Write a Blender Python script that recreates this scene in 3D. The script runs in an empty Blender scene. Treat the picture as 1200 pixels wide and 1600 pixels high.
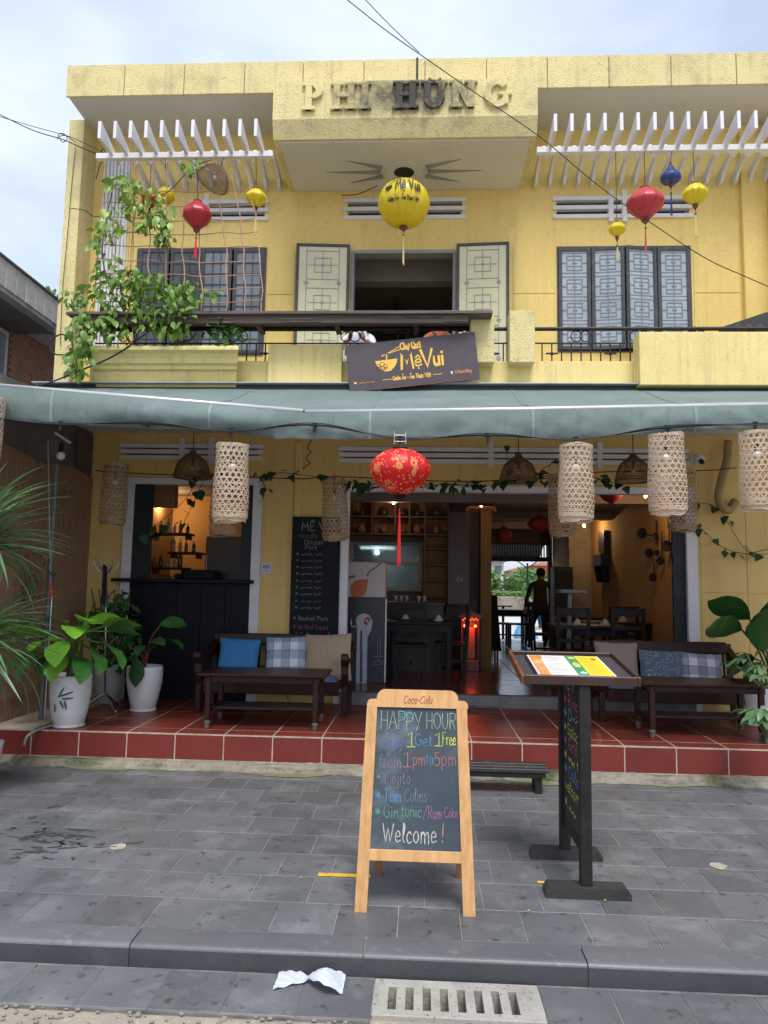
import bpy, bmesh, math, random
from math import sin, cos, pi, radians, sqrt, atan2
from mathutils import Vector, Matrix, noise
random.seed(7)
S = bpy.context.scene
C = S.collection
# ---------------------------------------------------------------- camera (measured from the photograph)
FPX, PITCH, YAW, ROLL = 1135.0, .102, .0516, .0168
_F0 = Vector((-sin(YAW), cos(YAW), 0)); _X0 = Vector((cos(YAW), sin(YAW), 0)); _Z0 = Vector((0, 0, 1))
_F = _F0*cos(PITCH) + _Z0*sin(PITCH); _U0 = _Z0*cos(PITCH) - _F0*sin(PITCH)
_R = _X0*cos(ROLL) + _U0*sin(ROLL); _U = _U0*cos(ROLL) - _X0*sin(ROLL)
CAM = Vector((0, 0, 1.62))
cd = bpy.data.cameras.new('camera'); co = bpy.data.objects.new('camera', cd); C.objects.link(co)
M3 = Matrix((_R, _U, -_F)).transposed()
co.matrix_world = Matrix.Translation(CAM) @ M3.to_4x4()
cd.sensor_fit = 'HORIZONTAL'; cd.sensor_width = 36; cd.lens = 36*FPX/1200
cd.clip_start = .05; cd.clip_end = 2000
S.camera = co
# ---------------------------------------------------------------- world, sun, exposure
w = bpy.data.worlds.new('World'); S.world = w; w.use_nodes = True
nt = w.node_tree; nt.nodes.clear()
N = nt.nodes.new; L = nt.links.new
out = N('ShaderNodeOutputWorld'); bg = N('ShaderNodeBackground'); L(bg.outputs[0], out.inputs[0])
sky = N('ShaderNodeTexSky'); sky.sky_type = 'NISHITA'; sky.sun_disc = False
SUN_EL, SUN_AZ = radians(62), radians(168)      # azimuth from +Y clockwise: high, behind the photographer
sky.sun_elevation = SUN_EL; sky.sun_rotation = SUN_AZ; sky.air_density = 1; sky.dust_density = 2.5
tc = N('ShaderNodeTexCoord'); mp = N('ShaderNodeMapping'); mp.inputs['Scale'].default_value = (1, 1, 2.2)
nz = N('ShaderNodeTexNoise'); nz.inputs['Scale'].default_value = 2.3; nz.inputs['Detail'].default_value = 6
nz.inputs['Roughness'].default_value = .5
L(tc.outputs['Generated'], mp.inputs[0]); L(mp.outputs[0], nz.inputs[0])
rp = N('ShaderNodeValToRGB'); rp.color_ramp.elements[0].position = .36; rp.color_ramp.elements[1].position = .66
rp.color_ramp.elements[0].color = (.45,)*3+(1,); rp.color_ramp.elements[1].color = (.93,)*3+(1,)
L(nz.outputs[0], rp.inputs[0])
mx = N('ShaderNodeMixRGB'); mx.inputs[2].default_value = (5.35, 5.95, 7.0, 1)
L(rp.outputs[0], mx.inputs[0]); L(sky.outputs[0], mx.inputs[1]); L(mx.outputs[0], bg.inputs[0])
bg.inputs[1].default_value = .084
sd = bpy.data.lights.new('sun', 'SUN'); sd.energy = 1.5; sd.angle = radians(22); sd.color = (1, .965, .91)
so = bpy.data.objects.new('sun', sd); C.objects.link(so)
sdir = Vector((sin(SUN_AZ)*cos(SUN_EL), cos(SUN_AZ)*cos(SUN_EL), sin(SUN_EL)))
so.rotation_euler = sdir.to_track_quat('Z', 'Y').to_euler(); so.location = (0, -5, 12)
S.view_settings.view_transform = 'Standard'; S.view_settings.look = 'None'
S.view_settings.exposure = 1.24; S.view_settings.gamma = 1; S.view_settings.use_curve_mapping = False

# ---------------------------------------------------------------- helpers
def at(px, py, Y):
    d = _R*((px-600)/FPX) - _U*((py-800)/FPX) + _F
    return CAM + d*(Y/d.y)
def onz(px, py, z):
    d = _R*((px-600)/FPX) - _U*((py-800)/FPX) + _F
    return CAM + d*((z-CAM.z)/d.z)
def RZ(a): return Matrix.Rotation(a, 4, 'Z')
def RX(a): return Matrix.Rotation(a, 4, 'X')
def RY(a): return Matrix.Rotation(a, 4, 'Y')
def T(*a): return Matrix.Translation(Vector(a))

class MB:
    def __init__(s): s.v = []; s.f = []
    def add(s, vs, fs, M=None):
        n = len(s.v)
        s.v += [tuple(M @ Vector(p)) if M else tuple(p) for p in vs]
        s.f += [tuple(i+n for i in f) for f in fs]
        return s
    def box(s, x0, x1, y0, y1, z0, z1, c=0, M=None):
        if c <= 0:
            v = [(x, y, z) for z in (z0, z1) for y in (y0, y1) for x in (x0, x1)]
            return s.add(v, [(0,2,3,1),(4,5,7,6),(0,1,5,4),(2,6,7,3),(0,4,6,2),(1,3,7,5)], M)
        bm = bmesh.new(); v = [bm.verts.new((x, y, z)) for z in (z0, z1) for y in (y0, y1) for x in (x0, x1)]
        for f in [(0,2,3,1),(4,5,7,6),(0,1,5,4),(2,6,7,3),(0,4,6,2),(1,3,7,5)]: bm.faces.new([v[i] for i in f])
        bmesh.ops.bevel(bm, geom=bm.edges[:], offset=c, segments=1, affect='EDGES')
        s.add([tuple(q.co) for q in bm.verts], [[q.index for q in f.verts] for f in (bm.verts.index_update() or bm.faces)], M)
        bm.free(); return s
    def cbox(s, cx, cy, cz, sx, sy, sz, c=0, M=None):
        return s.box(cx-sx/2, cx+sx/2, cy-sy/2, cy+sy/2, cz-sz/2, cz+sz/2, c, M)
    def bar(s, a, b, w, h=None, up=(0,0,1), c=0):          # rectangular bar from a to b
        a = Vector(a); b = Vector(b); h = h or w; d = b-a; l = d.length; z = d.normalized()
        u = Vector(up)
        if abs(z.dot(u)) > .98: u = Vector((0, 1, 0))
        x = u.cross(z).normalized(); y = z.cross(x)
        M = Matrix((x, y, z)).transposed().to_4x4(); M.translation = a
        return s.box(-w/2, w/2, -h/2, h/2, 0, l, c, M)
    def tube(s, pts, r, n=6, cap=True, M=None):
        pts = [Vector(p) for p in pts]; rs = r if isinstance(r, (list, tuple)) else [r]*len(pts)
        vs = []; fs = []; prev = None
        for i, p in enumerate(pts):
            t = (pts[min(i+1, len(pts)-1)] - pts[max(i-1, 0)]).normalized()
            if prev is None:
                u = Vector((0,0,1)) if abs(t.z) < .9 else Vector((1,0,0)); x = t.cross(u).normalized()
            else: x = (prev - t*prev.dot(t)).normalized()
            prev = x; y = t.cross(x)
            for k in range(n):
                a = 2*pi*k/n; vs.append(p + x*(cos(a)*rs[i]) + y*(sin(a)*rs[i]))
        for i in range(len(pts)-1):
            for k in range(n):
                k2 = (k+1) % n; fs.append((i*n+k, i*n+k2, (i+1)*n+k2, (i+1)*n+k))
        if cap: fs += [tuple(range(n))[::-1], tuple(range((len(pts)-1)*n, len(pts)*n))]
        return s.add(vs, fs, M)
    def lathe(s, prof, n=24, M=None, ribs=0, ribd=0, close=True):
        vs = []; fs = []
        for (r, z) in prof:
            for k in range(n):
                a = 2*pi*k/n; rr = r
                if ribs: rr = r*(1 - ribd*abs(sin(ribs*a/2))) if ribd > 0 else r*(1+ribd*(1-abs(sin(ribs*a/2)))**2)
                vs.append((rr*cos(a), rr*sin(a), z))
        m = len(prof)
        for i in range(m-1):
            for k in range(n): fs.append((i*n+k, i*n+(k+1) % n, (i+1)*n+(k+1) % n, (i+1)*n+k))
        if close: fs += [tuple(range(n))[::-1], tuple(range((m-1)*n, m*n))]
        return s.add(vs, fs, M)
    def prism(s, poly, y0, y1, M=None):                     # outline (x,z) extruded in y
        n = len(poly); v = [(x, y0, z) for x, z in poly] + [(x, y1, z) for x, z in poly]
        f = [tuple(range(n)), tuple(range(n, 2*n))[::-1]] + [(i, i+n, (i+1) % n+n, (i+1) % n) for i in range(n)]
        return s.add(v, f, M)
    def grid(s, fn, nu, nv):
        vs = [fn(i/nu, j/nv) for j in range(nv+1) for i in range(nu+1)]
        fs = [(j*(nu+1)+i, j*(nu+1)+i+1, (j+1)*(nu+1)+i+1, (j+1)*(nu+1)+i) for j in range(nv) for i in range(nu)]
        return s.add(vs, fs)
    def sphere(s, c, r, n=10, m=6, sc=(1,1,1)):
        prof = [(max(1e-4, sin(pi*i/m))*r, -cos(pi*i/m)*r) for i in range(m+1)]
        return s.lathe(prof, n, T(*c) @ Matrix.Diagonal((*sc, 1)), close=False)
    def mesh(s, name, smooth=False):
        me = bpy.data.meshes.new(name); me.from_pydata(s.v, [], s.f)
        bm = bmesh.new(); bm.from_mesh(me); bmesh.ops.recalc_face_normals(bm, faces=bm.faces[:]); bm.to_mesh(me); bm.free()
        if smooth: me.polygons.foreach_set('use_smooth', [True]*len(me.polygons))
        return me
    def obj(s, name, m, parent=None, smooth=False, kind=None, label=None, sharp=None):
        me = s.mesh(name, smooth or bool(sharp)); me.materials.append(m)
        if sharp: me.set_sharp_from_angle(angle=radians(sharp))
        return link(name, me, parent, kind, label)

def link(name, me, parent=None, kind=None, label=None, M=None):
    o = bpy.data.objects.new(name, me); C.objects.link(o)
    if parent:
        o.parent = parent
        r = parent
        while r.parent: r = r.parent
        if parent.parent is None: o.matrix_parent_inverse = Matrix.Translation(-r.location)
    if M: o.matrix_basis = M
    if kind: o['kind'] = kind
    if label: o['label'] = label
    return o
def thing(name, label, cat, loc=(0,0,0), group=None):
    o = bpy.data.objects.new(name, None); C.objects.link(o); o.location = loc; o.empty_display_size = .1
    o['label'] = label; o['category'] = cat
    if group: o['group'] = group
    return o
def tag(o, label, cat, group=None):
    o['label'] = label; o['category'] = cat
    if group: o['group'] = group
    return o
def struct(o): o['kind'] = 'structure'; return o
def copy_tree(o, parent=None):
    c = o.copy(); C.objects.link(c)
    if parent: c.parent = parent
    for ch in list(o.children): copy_tree(ch, c)
    return c
def place(o, loc, rz=0, label=None, group=None):
    o.location = loc; o.rotation_euler = (0, 0, rz)
    if label: o['label'] = label
    if group: o['group'] = group
    return o
def pinv(o):                                               # local-built thing: parts sit in the thing's own frame
    return o
def cr(pts, k=5):                                          # Catmull-Rom
    pts = [Vector(p) for p in pts]
    if len(pts) < 3: return pts
    P = [pts[0]*2-pts[1]] + pts + [pts[-1]*2-pts[-2]]; o = []
    for i in range(1, len(P)-2):
        for j in range(k):
            t = j/k; a, b, c, d = P[i-1], P[i], P[i+1], P[i+2]
            o.append(.5*((2*b)+(c-a)*t+(2*a-5*b+4*c-d)*t*t+(3*b-a-3*c+d)*t**3))
    o.append(pts[-1]); return o

# ---------------------------------------------------------------- materials
MATS = {}
def mat(name, col, col2=None, rough=.6, scale=4, bump=0, bscale=None, stain=None, sscale=1.2, samt=.5, spos=.55, metal=0,
        rnd=0, spec=.5, roff=True, coat=0, sub=0, trans=0, emit=None, estr=0, stretch=(1,1,1), detail=6, alpha=None, transl=0, speck=None, speckscale=60, speckamt=.3, streak=None):
    if name in MATS: return MATS[name]
    m = bpy.data.materials.new(name); m.use_nodes = True; t = m.node_tree; nd = t.nodes; ln = t.links.new
    b = nd['Principled BSDF']; b.inputs['Roughness'].default_value = rough; b.inputs['Metallic'].default_value = metal
    b.inputs['Specular IOR Level'].default_value = spec
    if coat: b.inputs['Coat Weight'].default_value = coat; b.inputs['Coat Roughness'].default_value = .15
    if trans: b.inputs['Transmission Weight'].default_value = trans
    if emit: b.inputs['Emission Color'].default_value = (*emit, 1); b.inputs['Emission Strength'].default_value = estr
    geo = nd.new('ShaderNodeNewGeometry'); oi = nd.new('ShaderNodeObjectInfo')
    mpn = nd.new('ShaderNodeMapping'); mpn.inputs['Scale'].default_value = stretch
    add = nd.new('ShaderNodeVectorMath'); add.operation = 'MULTIPLY_ADD'
    ln(oi.outputs['Random'], add.inputs[0]); add.inputs[1].default_value = (13.7, 7.3, 5.1) if rnd and roff else (0, 0, 0)
    ln(geo.outputs['Position'], add.inputs[2]); ln(add.outputs[0], mpn.inputs[0])
    V = mpn.outputs[0]
    def noi(sc, det=detail, ro=.6):
        n = nd.new('ShaderNodeTexNoise'); n.inputs['Scale'].default_value = sc; n.inputs['Detail'].default_value = det
        n.inputs['Roughness'].default_value = ro; ln(V, n.inputs[0]); return n.outputs[0]
    def ramp(src, a, bb):
        r = nd.new('ShaderNodeMapRange'); r.inputs[1].default_value = a; r.inputs[2].default_value = bb; ln(src, r.inputs[0]); return r.outputs[0]
    def mix(f, a, bb, mode='MIX'):
        x = nd.new('ShaderNodeMixRGB'); x.blend_type = mode
        if isinstance(f, float): x.inputs[0].default_value = f
        else: ln(f, x.inputs[0])
        for i, c in ((1, a), (2, bb)):
            if isinstance(c, tuple): x.inputs[i].default_value = (*c, 1)
            else: ln(c, x.inputs[i])
        return x.outputs[0]
    c2 = col2 or tuple(x*.82 for x in col)
    cc = mix(ramp(noi(scale), .3, .7), tuple(col), tuple(c2))
    if stain:
        f = nd.new('ShaderNodeMath'); f.operation = 'MULTIPLY'; f.inputs[1].default_value = samt
        ln(ramp(noi(sscale, 8, .68), spos, spos+.16), f.inputs[0]); cc = mix(f.outputs[0], cc, tuple(stain))
    if speck:
        f = nd.new('ShaderNodeMath'); f.operation = 'MULTIPLY'; f.inputs[1].default_value = speckamt
        ln(ramp(noi(speckscale, 3), .6, .68), f.inputs[0]); cc = mix(f.outputs[0], cc, tuple(speck))
    if streak:
        m2 = nd.new('ShaderNodeMapping'); m2.inputs['Scale'].default_value = (9, 9, .55); ln(geo.outputs['Position'], m2.inputs[0])
        n2 = nd.new('ShaderNodeTexNoise'); n2.inputs['Scale'].default_value = 1.3; n2.inputs['Detail'].default_value = 8; n2.inputs['Roughness'].default_value = .65; ln(m2.outputs[0], n2.inputs[0])
        f = nd.new('ShaderNodeMath'); f.operation = 'MULTIPLY'; f.inputs[1].default_value = streak[1]
        ln(ramp(n2.outputs[0], .53, .74), f.inputs[0]); cc = mix(f.outputs[0], cc, tuple(streak[0]))
    if rnd:
        hs = nd.new('ShaderNodeHueSaturation'); mr = nd.new('ShaderNodeMapRange'); ln(oi.outputs['Random'], mr.inputs[0])
        mr.inputs[3].default_value = 1-rnd; mr.inputs[4].default_value = 1+rnd; ln(mr.outputs[0], hs.inputs['Value']); ln(cc, hs.inputs['Color']); cc = hs.outputs[0]
    ln(cc, b.inputs['Base Color'])
    rr = nd.new('ShaderNodeMapRange'); ln(noi(scale*2.3, 4), rr.inputs[0]); rr.inputs[3].default_value = max(.03, rough-.12); rr.inputs[4].default_value = min(1, rough+.12)
    ln(rr.outputs[0], b.inputs['Roughness'])
    if bump:
        bp = nd.new('ShaderNodeBump'); bp.inputs['Strength'].default_value = min(1, bump); bp.inputs['Distance'].default_value = .01*max(1, bump)
        ln(noi(bscale or scale*6, 5), bp.inputs['Height']); ln(bp.outputs[0], b.inputs['Normal'])
    if sub: b.inputs['Subsurface Weight'].default_value = sub; b.inputs['Subsurface Radius'].default_value = (.02, .02, .01)
    if transl:
        tr = nd.new('ShaderNodeBsdfTranslucent'); ln(cc, tr.inputs[0]); ms = nd.new('ShaderNodeMixShader'); ms.inputs[0].default_value = transl
        ln(b.outputs[0], ms.inputs[1]); ln(tr.outputs[0], ms.inputs[2]); ln(ms.outputs[0], nd['Material Output'].inputs[0])
    if alpha is not None: b.inputs['Alpha'].default_value = alpha
    m.diffuse_color = (*col, 1)
    MATS[name] = m; return m

YEL = mat('yellow wall paint', (.81, .62, .22), (.75, .56, .175), .75, 1.6, .12, 70, stain=(.46, .34, .15), sscale=1.1, samt=.4, spos=.55, streak=((.42, .33, .18), .35), speck=(.30, .24, .14), speckscale=26, speckamt=.25)
STUC = mat('pale yellow roughcast', (.70, .605, .30), (.62, .525, .25), .85, 2.2, .9, 55, stain=(.30, .27, .16), sscale=2.2, samt=.5, spos=.54, speck=(.18, .15, .09), speckscale=48, speckamt=.6, streak=((.28, .25, .16), .45))
STUC2 = mat('pale yellow render', (.76, .63, .27), (.68, .55, .21), .8, 2.0, .35, 60, stain=(.35, .31, .19), sscale=2.6, samt=.45, spos=.57, streak=((.34, .30, .18), .5), speck=(.28, .24, .14), speckscale=40, speckamt=.35)
LOWY = mat('ochre wall paint', (.74, .52, .19), (.66, .455, .155), .75, 1.7, .1, 60, stain=(.38, .28, .13), sscale=1.6, samt=.35, spos=.56, streak=((.36, .26, .13), .35))
SOFF = mat('whitewashed soffit', (.62, .60, .57), (.54, .52, .50), .85, 1.6, .15, 40, stain=(.36, .34, .31), sscale=1.4, samt=.5, spos=.6)
WHITE = mat('white painted plaster', (.72, .72, .74), (.62, .62, .65), .7, 3, .15, 50, stain=(.22, .23, .25), sscale=7, samt=.5, spos=.6)
WHF = mat('white painted frame', (.72, .71, .74), (.63, .61, .65), .55, 3, .05, 50, stain=(.36, .34, .35), sscale=6, samt=.35, spos=.6)
DARKM = mat('dark grey window metal', (.065, .065, .075), (.045, .045, .055), .5, 8, .1, stain=(.14, .13, .13), sscale=9, samt=.5)
BLACK = mat('black painted metal', (.012, .012, .014), (.02, .02, .022), .5, 8, spec=.25)
RED = mat('red glazed tile', (.185, .036, .025), (.15, .028, .019), .37, 2, 0, stain=(.12, .055, .045), sscale=3.2, samt=.3, spos=.56, rnd=.10, spec=.35)
REDR = mat('red riser tile', (.185, .030, .023), (.155, .024, .018), .45, 3, 0, stain=(.15, .08, .07), sscale=4, samt=.35, spos=.58, rnd=.07, spec=.35)
INTILE = mat('brown glazed tile', (.13, .034, .026), (.095, .024, .019), .2, 3, 0, 20, rnd=.2, spec=.8)
GROUT = mat('pale mortar', (.50, .44, .36), (.34, .30, .24), .9, 14, .4, 60, stain=(.14, .13, .10), sscale=6, samt=.7, spos=.57)
SLATE = mat('dark grey stone tile', (.122, .127, .134), (.084, .089, .095), .5, 2.1, .25, 26, stain=(.20, .205, .21), sscale=2.8, samt=.5, spos=.5, rnd=.16, roff=False, speck=(.022, .022, .024), speckscale=12, speckamt=.55)
SGROUT = mat('light grey stone joint', (.30, .30, .29), (.14, .14, .14), .9, 5, .2)
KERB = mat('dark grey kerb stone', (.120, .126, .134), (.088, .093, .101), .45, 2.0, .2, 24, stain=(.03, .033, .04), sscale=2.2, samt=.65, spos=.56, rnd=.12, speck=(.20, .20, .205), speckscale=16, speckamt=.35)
CONC = mat('weathered concrete', (.30, .27, .21), (.17, .15, .12), .95, 7, 1.5, 22, stain=(.045, .062, .018), sscale=2.2, samt=.95, spos=.49, speck=(.07, .06, .05), speckscale=20, speckamt=.5)
DWOOD = mat('dark brown varnished wood', (.036, .010, .006), (.018, .006, .004), .34, 3, .15, 30, stretch=(1, 8, 8), spec=.25)
GREYW = mat('weathered grey wood', (.17, .14, .115), (.075, .058, .045), .85, 5, .6, 30, stretch=(.6, 9, 9))
BWOOD = mat('black painted wood', (.013, .012, .012), (.022, .021, .020), .5, 6, .3, 40, stain=(.10, .09, .08), sscale=12, samt=.4, spos=.63, spec=.25)
LWOOD = mat('orange varnished pine', (.61, .355, .155), (.46, .24, .09), .42, 3, .15, 40, stretch=(9, 1, 1), stain=(.33, .14, .05), sscale=3, samt=.35)
STEEL = mat('brushed steel', (.55, .55, .56), (.42, .42, .43), .3, 6, metal=1)
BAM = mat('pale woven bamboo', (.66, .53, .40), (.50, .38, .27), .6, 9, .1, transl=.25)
RATT = mat('brown rattan', (.24, .125, .065), (.15, .075, .04), .65, 9)
CABLE = mat('black cable', (.012, .012, .013), None, .6)
GLASSD = mat('dark grey tinted glass', (.16, .19, .23), (.20, .235, .28), .12, 1.5, spec=.8, stain=(.32, .36, .40), sscale=1.8, samt=.6)
POTW = mat('white glazed pot', (.74, .74, .75), (.66, .66, .68), .3, 3, stain=(.42, .38, .34), sscale=4, samt=.35, spos=.62)
SOIL = mat('dark soil', (.035, .022, .014), None, .95, 20, .8)
# ---------------------------------------------------------------- stroke lettering (outlines drawn as strokes, used for chalk and brush print)
GL = {
'A':(7,'0,0 3.5,10 7,0|1.3,3.6 5.7,3.6'),'B':(6,'.5,0 .5,10|~.5,10 5,9.3 4.6,5.8 .5,5.2|~.5,5.2 5.8,4.6 5.4,.6 .5,0'),
'C':(6.5,'~6.3,8.3 4,10 .6,7.5 .3,3 3,0 6.3,1.6'),'D':(6.5,'.5,0 .5,10|~.5,10 5.6,8.4 6.2,4 4,.6 .5,0'),'E':(5.5,'5.3,10 .5,10 .5,0 5.3,0|.5,5.2 4.6,5.2'),
'F':(5.5,'5.3,10 .5,10 .5,0|.5,5.2 4.4,5.2'),'G':(7,'~6.3,8.4 4,10 .8,8 .2,3.6 3,0 6.2,1.2 6.4,4.4|3.8,4.4 7,4.4'),
'H':(6.5,'.5,0 .5,10|6,0 6,10|.5,5 6,5'),'I':(2,'1,0 1,10'),'J':(5,'~4,10 4,2.5 2.6,0 .4,1.6'),'K':(6,'.5,0 .5,10|5.8,10 .5,4.8 5.8,0'),
'L':(5,'.5,10 .5,0 5,0'),'M':(8,'.3,0 1.2,10 4,3.4 6.8,10 7.7,0'),'N':(7,'.5,0 .5,10 6.4,0 6.4,10'),
'O':(7,'~3.5,10 .5,8 .3,3 3.4,0 6.5,2.4 6.6,7.4 3.5,10'),'P':(6,'.5,0 .5,10|~.5,10 5.6,9.4 5.4,5.6 .5,4.8'),'Q':(7,'~3.5,10 .5,8 .3,3 3.4,0 6.5,2.4 6.6,7.4 3.5,10|4.4,2.4 7,-.6'),
'R':(6.3,'.5,0 .5,10|~.5,10 5.6,9.4 5.2,5.8 .5,5|2.6,5 6,0'),'S':(6,'~5.6,8.6 3.4,10 .6,8.6 1.4,5.8 4.6,4.4 5.4,1.8 3,0 .3,1.4'),
'T':(6.5,'0,10 6.4,10|3.2,10 3.2,0'),'U':(6.5,'~.5,10 .5,3 3,0 5.8,2.4 6,10'),'V':(6.5,'0,10 3.2,0 6.5,10'),'W':(9.5,'0,10 2.4,0 4.7,8 6.8,0 9.5,10'),'Y':(6.5,'0,10 3.2,5|6.5,10 2.2,0'),
'a':(5.3,'~4.6,5.6 2.4,6.2 .4,3.6 1.8,.1 4.5,2.4|~4.6,6 4.4,1 5.4,.2'),'b':(5,'.6,10 .6,.2|~.6,3.6 3,6.2 4.8,3.4 3,0 .6,.8'),'c':(4.6,'~4.4,5 2.6,6.2 .4,3.4 2,0 4.6,1'),
'd':(5.2,'~4.6,5 2.4,6 .4,3.2 2,0 4.6,1.4|4.7,10 4.7,0'),'e':(4.8,'~.6,3 4.4,3.6 3,6.2 .5,4 1.4,.2 4.8,1.2'),'f':(3.8,'~4,9.4 2.4,10 1.6,7 1.6,-1|.2,5.8 3.6,5.8'),
'g':(5.2,'~4.6,5.4 2.2,6.2 .4,3.2 2,.2 4.5,2.6|~4.6,6 4.7,-1.6 2.8,-3.8 .6,-2.6'),'h':(5,'.6,10 .6,0|~.6,3.6 3,6.2 4.3,4 4.4,0'),'i':(1.8,'.9,6 .9,0|.8,8.2 1,8.8'),
'j':(2.6,'~1.9,6 1.9,-2 .9,-4 -.9,-2.8|1.8,8.2 2,8.8'),'k':(4.8,'.6,10 .6,0|4.4,6.2 .6,2.8 4.8,0'),'l':(2.4,'~1.4,4 2.2,8.6 1.2,10 .8,2 2.2,.1'),
'm':(7.8,'.6,6 .6,0|~.6,3.8 2.6,6.2 3.7,4 3.8,0|~3.8,3.8 5.8,6.2 7,4 7.1,0'),'n':(5.2,'.6,6 .6,0|~.6,3.8 3,6.2 4.5,4 4.6,0'),'o':(5,'~2.5,6.2 .4,4 1,.8 3.2,.1 4.7,2.8 4,5.6 2.5,6.2'),
'p':(5.2,'.6,6 .6,-4|~.6,4 3,6.2 4.9,3.2 3,0 .6,1'),'q':(5.2,'4.6,6 4.6,-4|~4.6,5 2.4,6 .4,3.2 2,0 4.6,1.4'),'r':(3.8,'.6,6 .6,0|~.6,3.4 1.8,5.6 3.8,5.8'),'s':(4.2,'~3.9,5.4 2.2,6.2 .6,4.8 3.6,2.4 2.6,.1 .2,.8'),
't':(3.8,'~1.7,9 1.6,1.6 3.6,.3|.1,6.2 3.6,6.2'),'u':(5.2,'~.6,6 .7,1.6 2.6,0 4.5,2.4|4.6,6 4.7,0'),'v':(4.6,'0,6 2.3,0 4.6,6'),'w':(7,'0,6 1.8,0 3.5,5.4 5.2,0 7,6'),'x':(4.6,'.2,6 4.4,0|4.4,6 .2,0'),'y':(5,'.3,6 2.5,1|~4.8,6 2.4,-2 .4,-3.8'),'z':(4.4,'.3,6 4.2,6 .3,0 4.3,0'),
'0':(5.5,'~2.7,10 .4,7 .6,2 2.8,0 5,3 4.8,8 2.7,10'),'1':(4,'.6,8 2.4,10 2.4,0|.3,0 4.2,0'),'3':(5,'~.5,9.4 3.6,9.6 4,6.4 1.6,5.4 4.8,3.6 3.6,.2 .3,.8'),'5':(5.2,'4.8,10 1,10 .8,5.6|~.8,5.6 4,6 4.8,2.6 3,0 .4,.8'),
'9':(5,'~4.6,7 2.4,4.6 .5,7.4 2.6,10 4.6,7.6 4.4,3 3,0'),'!':(2,'1.2,10 .8,3|.7,1 .8,.2'),'*':(5.5,'.4,5 5,5|1.2,7.4 4.2,2.6|4.2,7.4 1.2,2.6|2.7,8 2.7,2'),'/':(4,'0,-1 4,10'),'-':(4,'.5,4 3.5,4'),'_':(9,'.5,4 8.5,4'),'.':(1.6,'.7,.3 .9,.3'),':':(1.6,'.8,1 .8,1.5|.8,5 .8,5.5'),
}
def acc(base, *extra): w_, s_ = GL[base]; return (w_, s_+'|'+'|'.join(extra))
GL['ê'] = acc('e', '1,7.6 2.6,9.2 4,7.6'); GL['ệ'] = acc('e', '1,7.4 2.6,9.4 4,7.4', '2.3,-1.9 2.7,-1.9'); GL['Ệ'] = acc('E', '1.4,11.4 3,13.2 4.6,11.4', '2.7,-2.4 3.1,-2.4')
GL['ơ'] = (5.8, GL['o'][1]+'|~4,5.6 5.6,6 5.6,7.4'); GL['ợ'] = (5.8, GL['o'][1]+'|~4,5.6 5.6,6 5.6,7.4|2.4,-1.9 2.8,-1.9')
GL['á'] = acc('a', '2,7.8 3.6,9.6'); GL['Ă'] = acc('A', '~1.8,12.6 3.5,11.2 5.2,12.6'); GL['Ẩ'] = acc('A', '1.8,11 3.5,12.4 5.2,11', '~4.8,13 6,13.6 5.4,12.4'); GL['ự'] = (6, GL['u'][1]+'|~4.6,5.6 6,6.2 6,7.6|2.4,-1.9 2.8,-1.9')
GL['ạ'] = acc('a', '2.3,-1.9 2.7,-1.9'); GL['Đ'] = (6.8, GL['D'][1]+'|-1,5.2 2.8,5.2'); GL['ằ'] = acc('a', '~1,8.6 2.6,7.4 4.2,8.6', '1.2,10.6 2.8,9.4')
def strokes(text, size, sp=1.4, slant=0, jit=0, rnd=None):
    k = size/10; x = 0; o = []; rnd = rnd or random.Random(len(text)*7+1)
    for ch in text:
        if ch == ' ': x += 3.6; continue
        if ch == '~':                                     # an illegible squiggle of chalk
            pts = [Vector((x+i*1.1+rnd.uniform(-.3, .3), rnd.uniform(.2, 6.2), 0)) for i in range(7)]
            o.append([p*k for p in cr(pts, 3)]); x += 7.4; continue
        w_, s_ = GL[ch]; dy = rnd.uniform(-jit, jit); sc = 1+rnd.uniform(-jit, jit)*.07
        for pl in s_.split('|'):
            sm = pl[0] == '~'; pl = pl.lstrip('~')
            pts = [Vector((x+float(a)*sc, float(b)*sc+dy, 0)) for a, b in (q.split(',') for q in pl.split())]
            pts = [Vector((p.x+p.y*slant, p.y, 0))*k for p in pts]
            o.append(cr(pts, 4) if sm else pts)
        x += w_+sp
    return o, (x-sp)*k
def ribbon(mb, pts, wd, fn, taper=False, rnd=None):        # flat stroke laid on a surface given by fn(x,y,h)
    n = len(pts)
    if n < 2: return
    seg = []
    for i in range(n-1):
        d = (pts[i+1]-pts[i]).length; m = max(1, int(d/(wd*3+.012)))
        seg += [pts[i].lerp(pts[i+1], j/m) for j in range(m)]
    seg.append(pts[-1]); n = len(seg); vs = []
    for i, p in enumerate(seg):
        a = seg[min(i+1, n-1)]-seg[max(i-1, 0)]
        if a.length < 1e-7: a = Vector((1, 0, 0))
        a.normalize(); q = Vector((-a.y, a.x, 0)); h = wd/2
        if taper: h *= .55+.75*sin(pi*min(1, max(0, (i+.6)/n)))
        if rnd: h *= rnd.uniform(.65, 1.25)
        e = a*(wd*.35 if i == n-1 else (-wd*.35 if i == 0 else 0))
        vs += [fn((p+e+q*h).x, (p+e+q*h).y), fn((p+e-q*h).x, (p+e-q*h).y)]
    mb.add(vs, [(2*i, 2*i+1, 2*i+3, 2*i+2) for i in range(n-1)])
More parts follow.
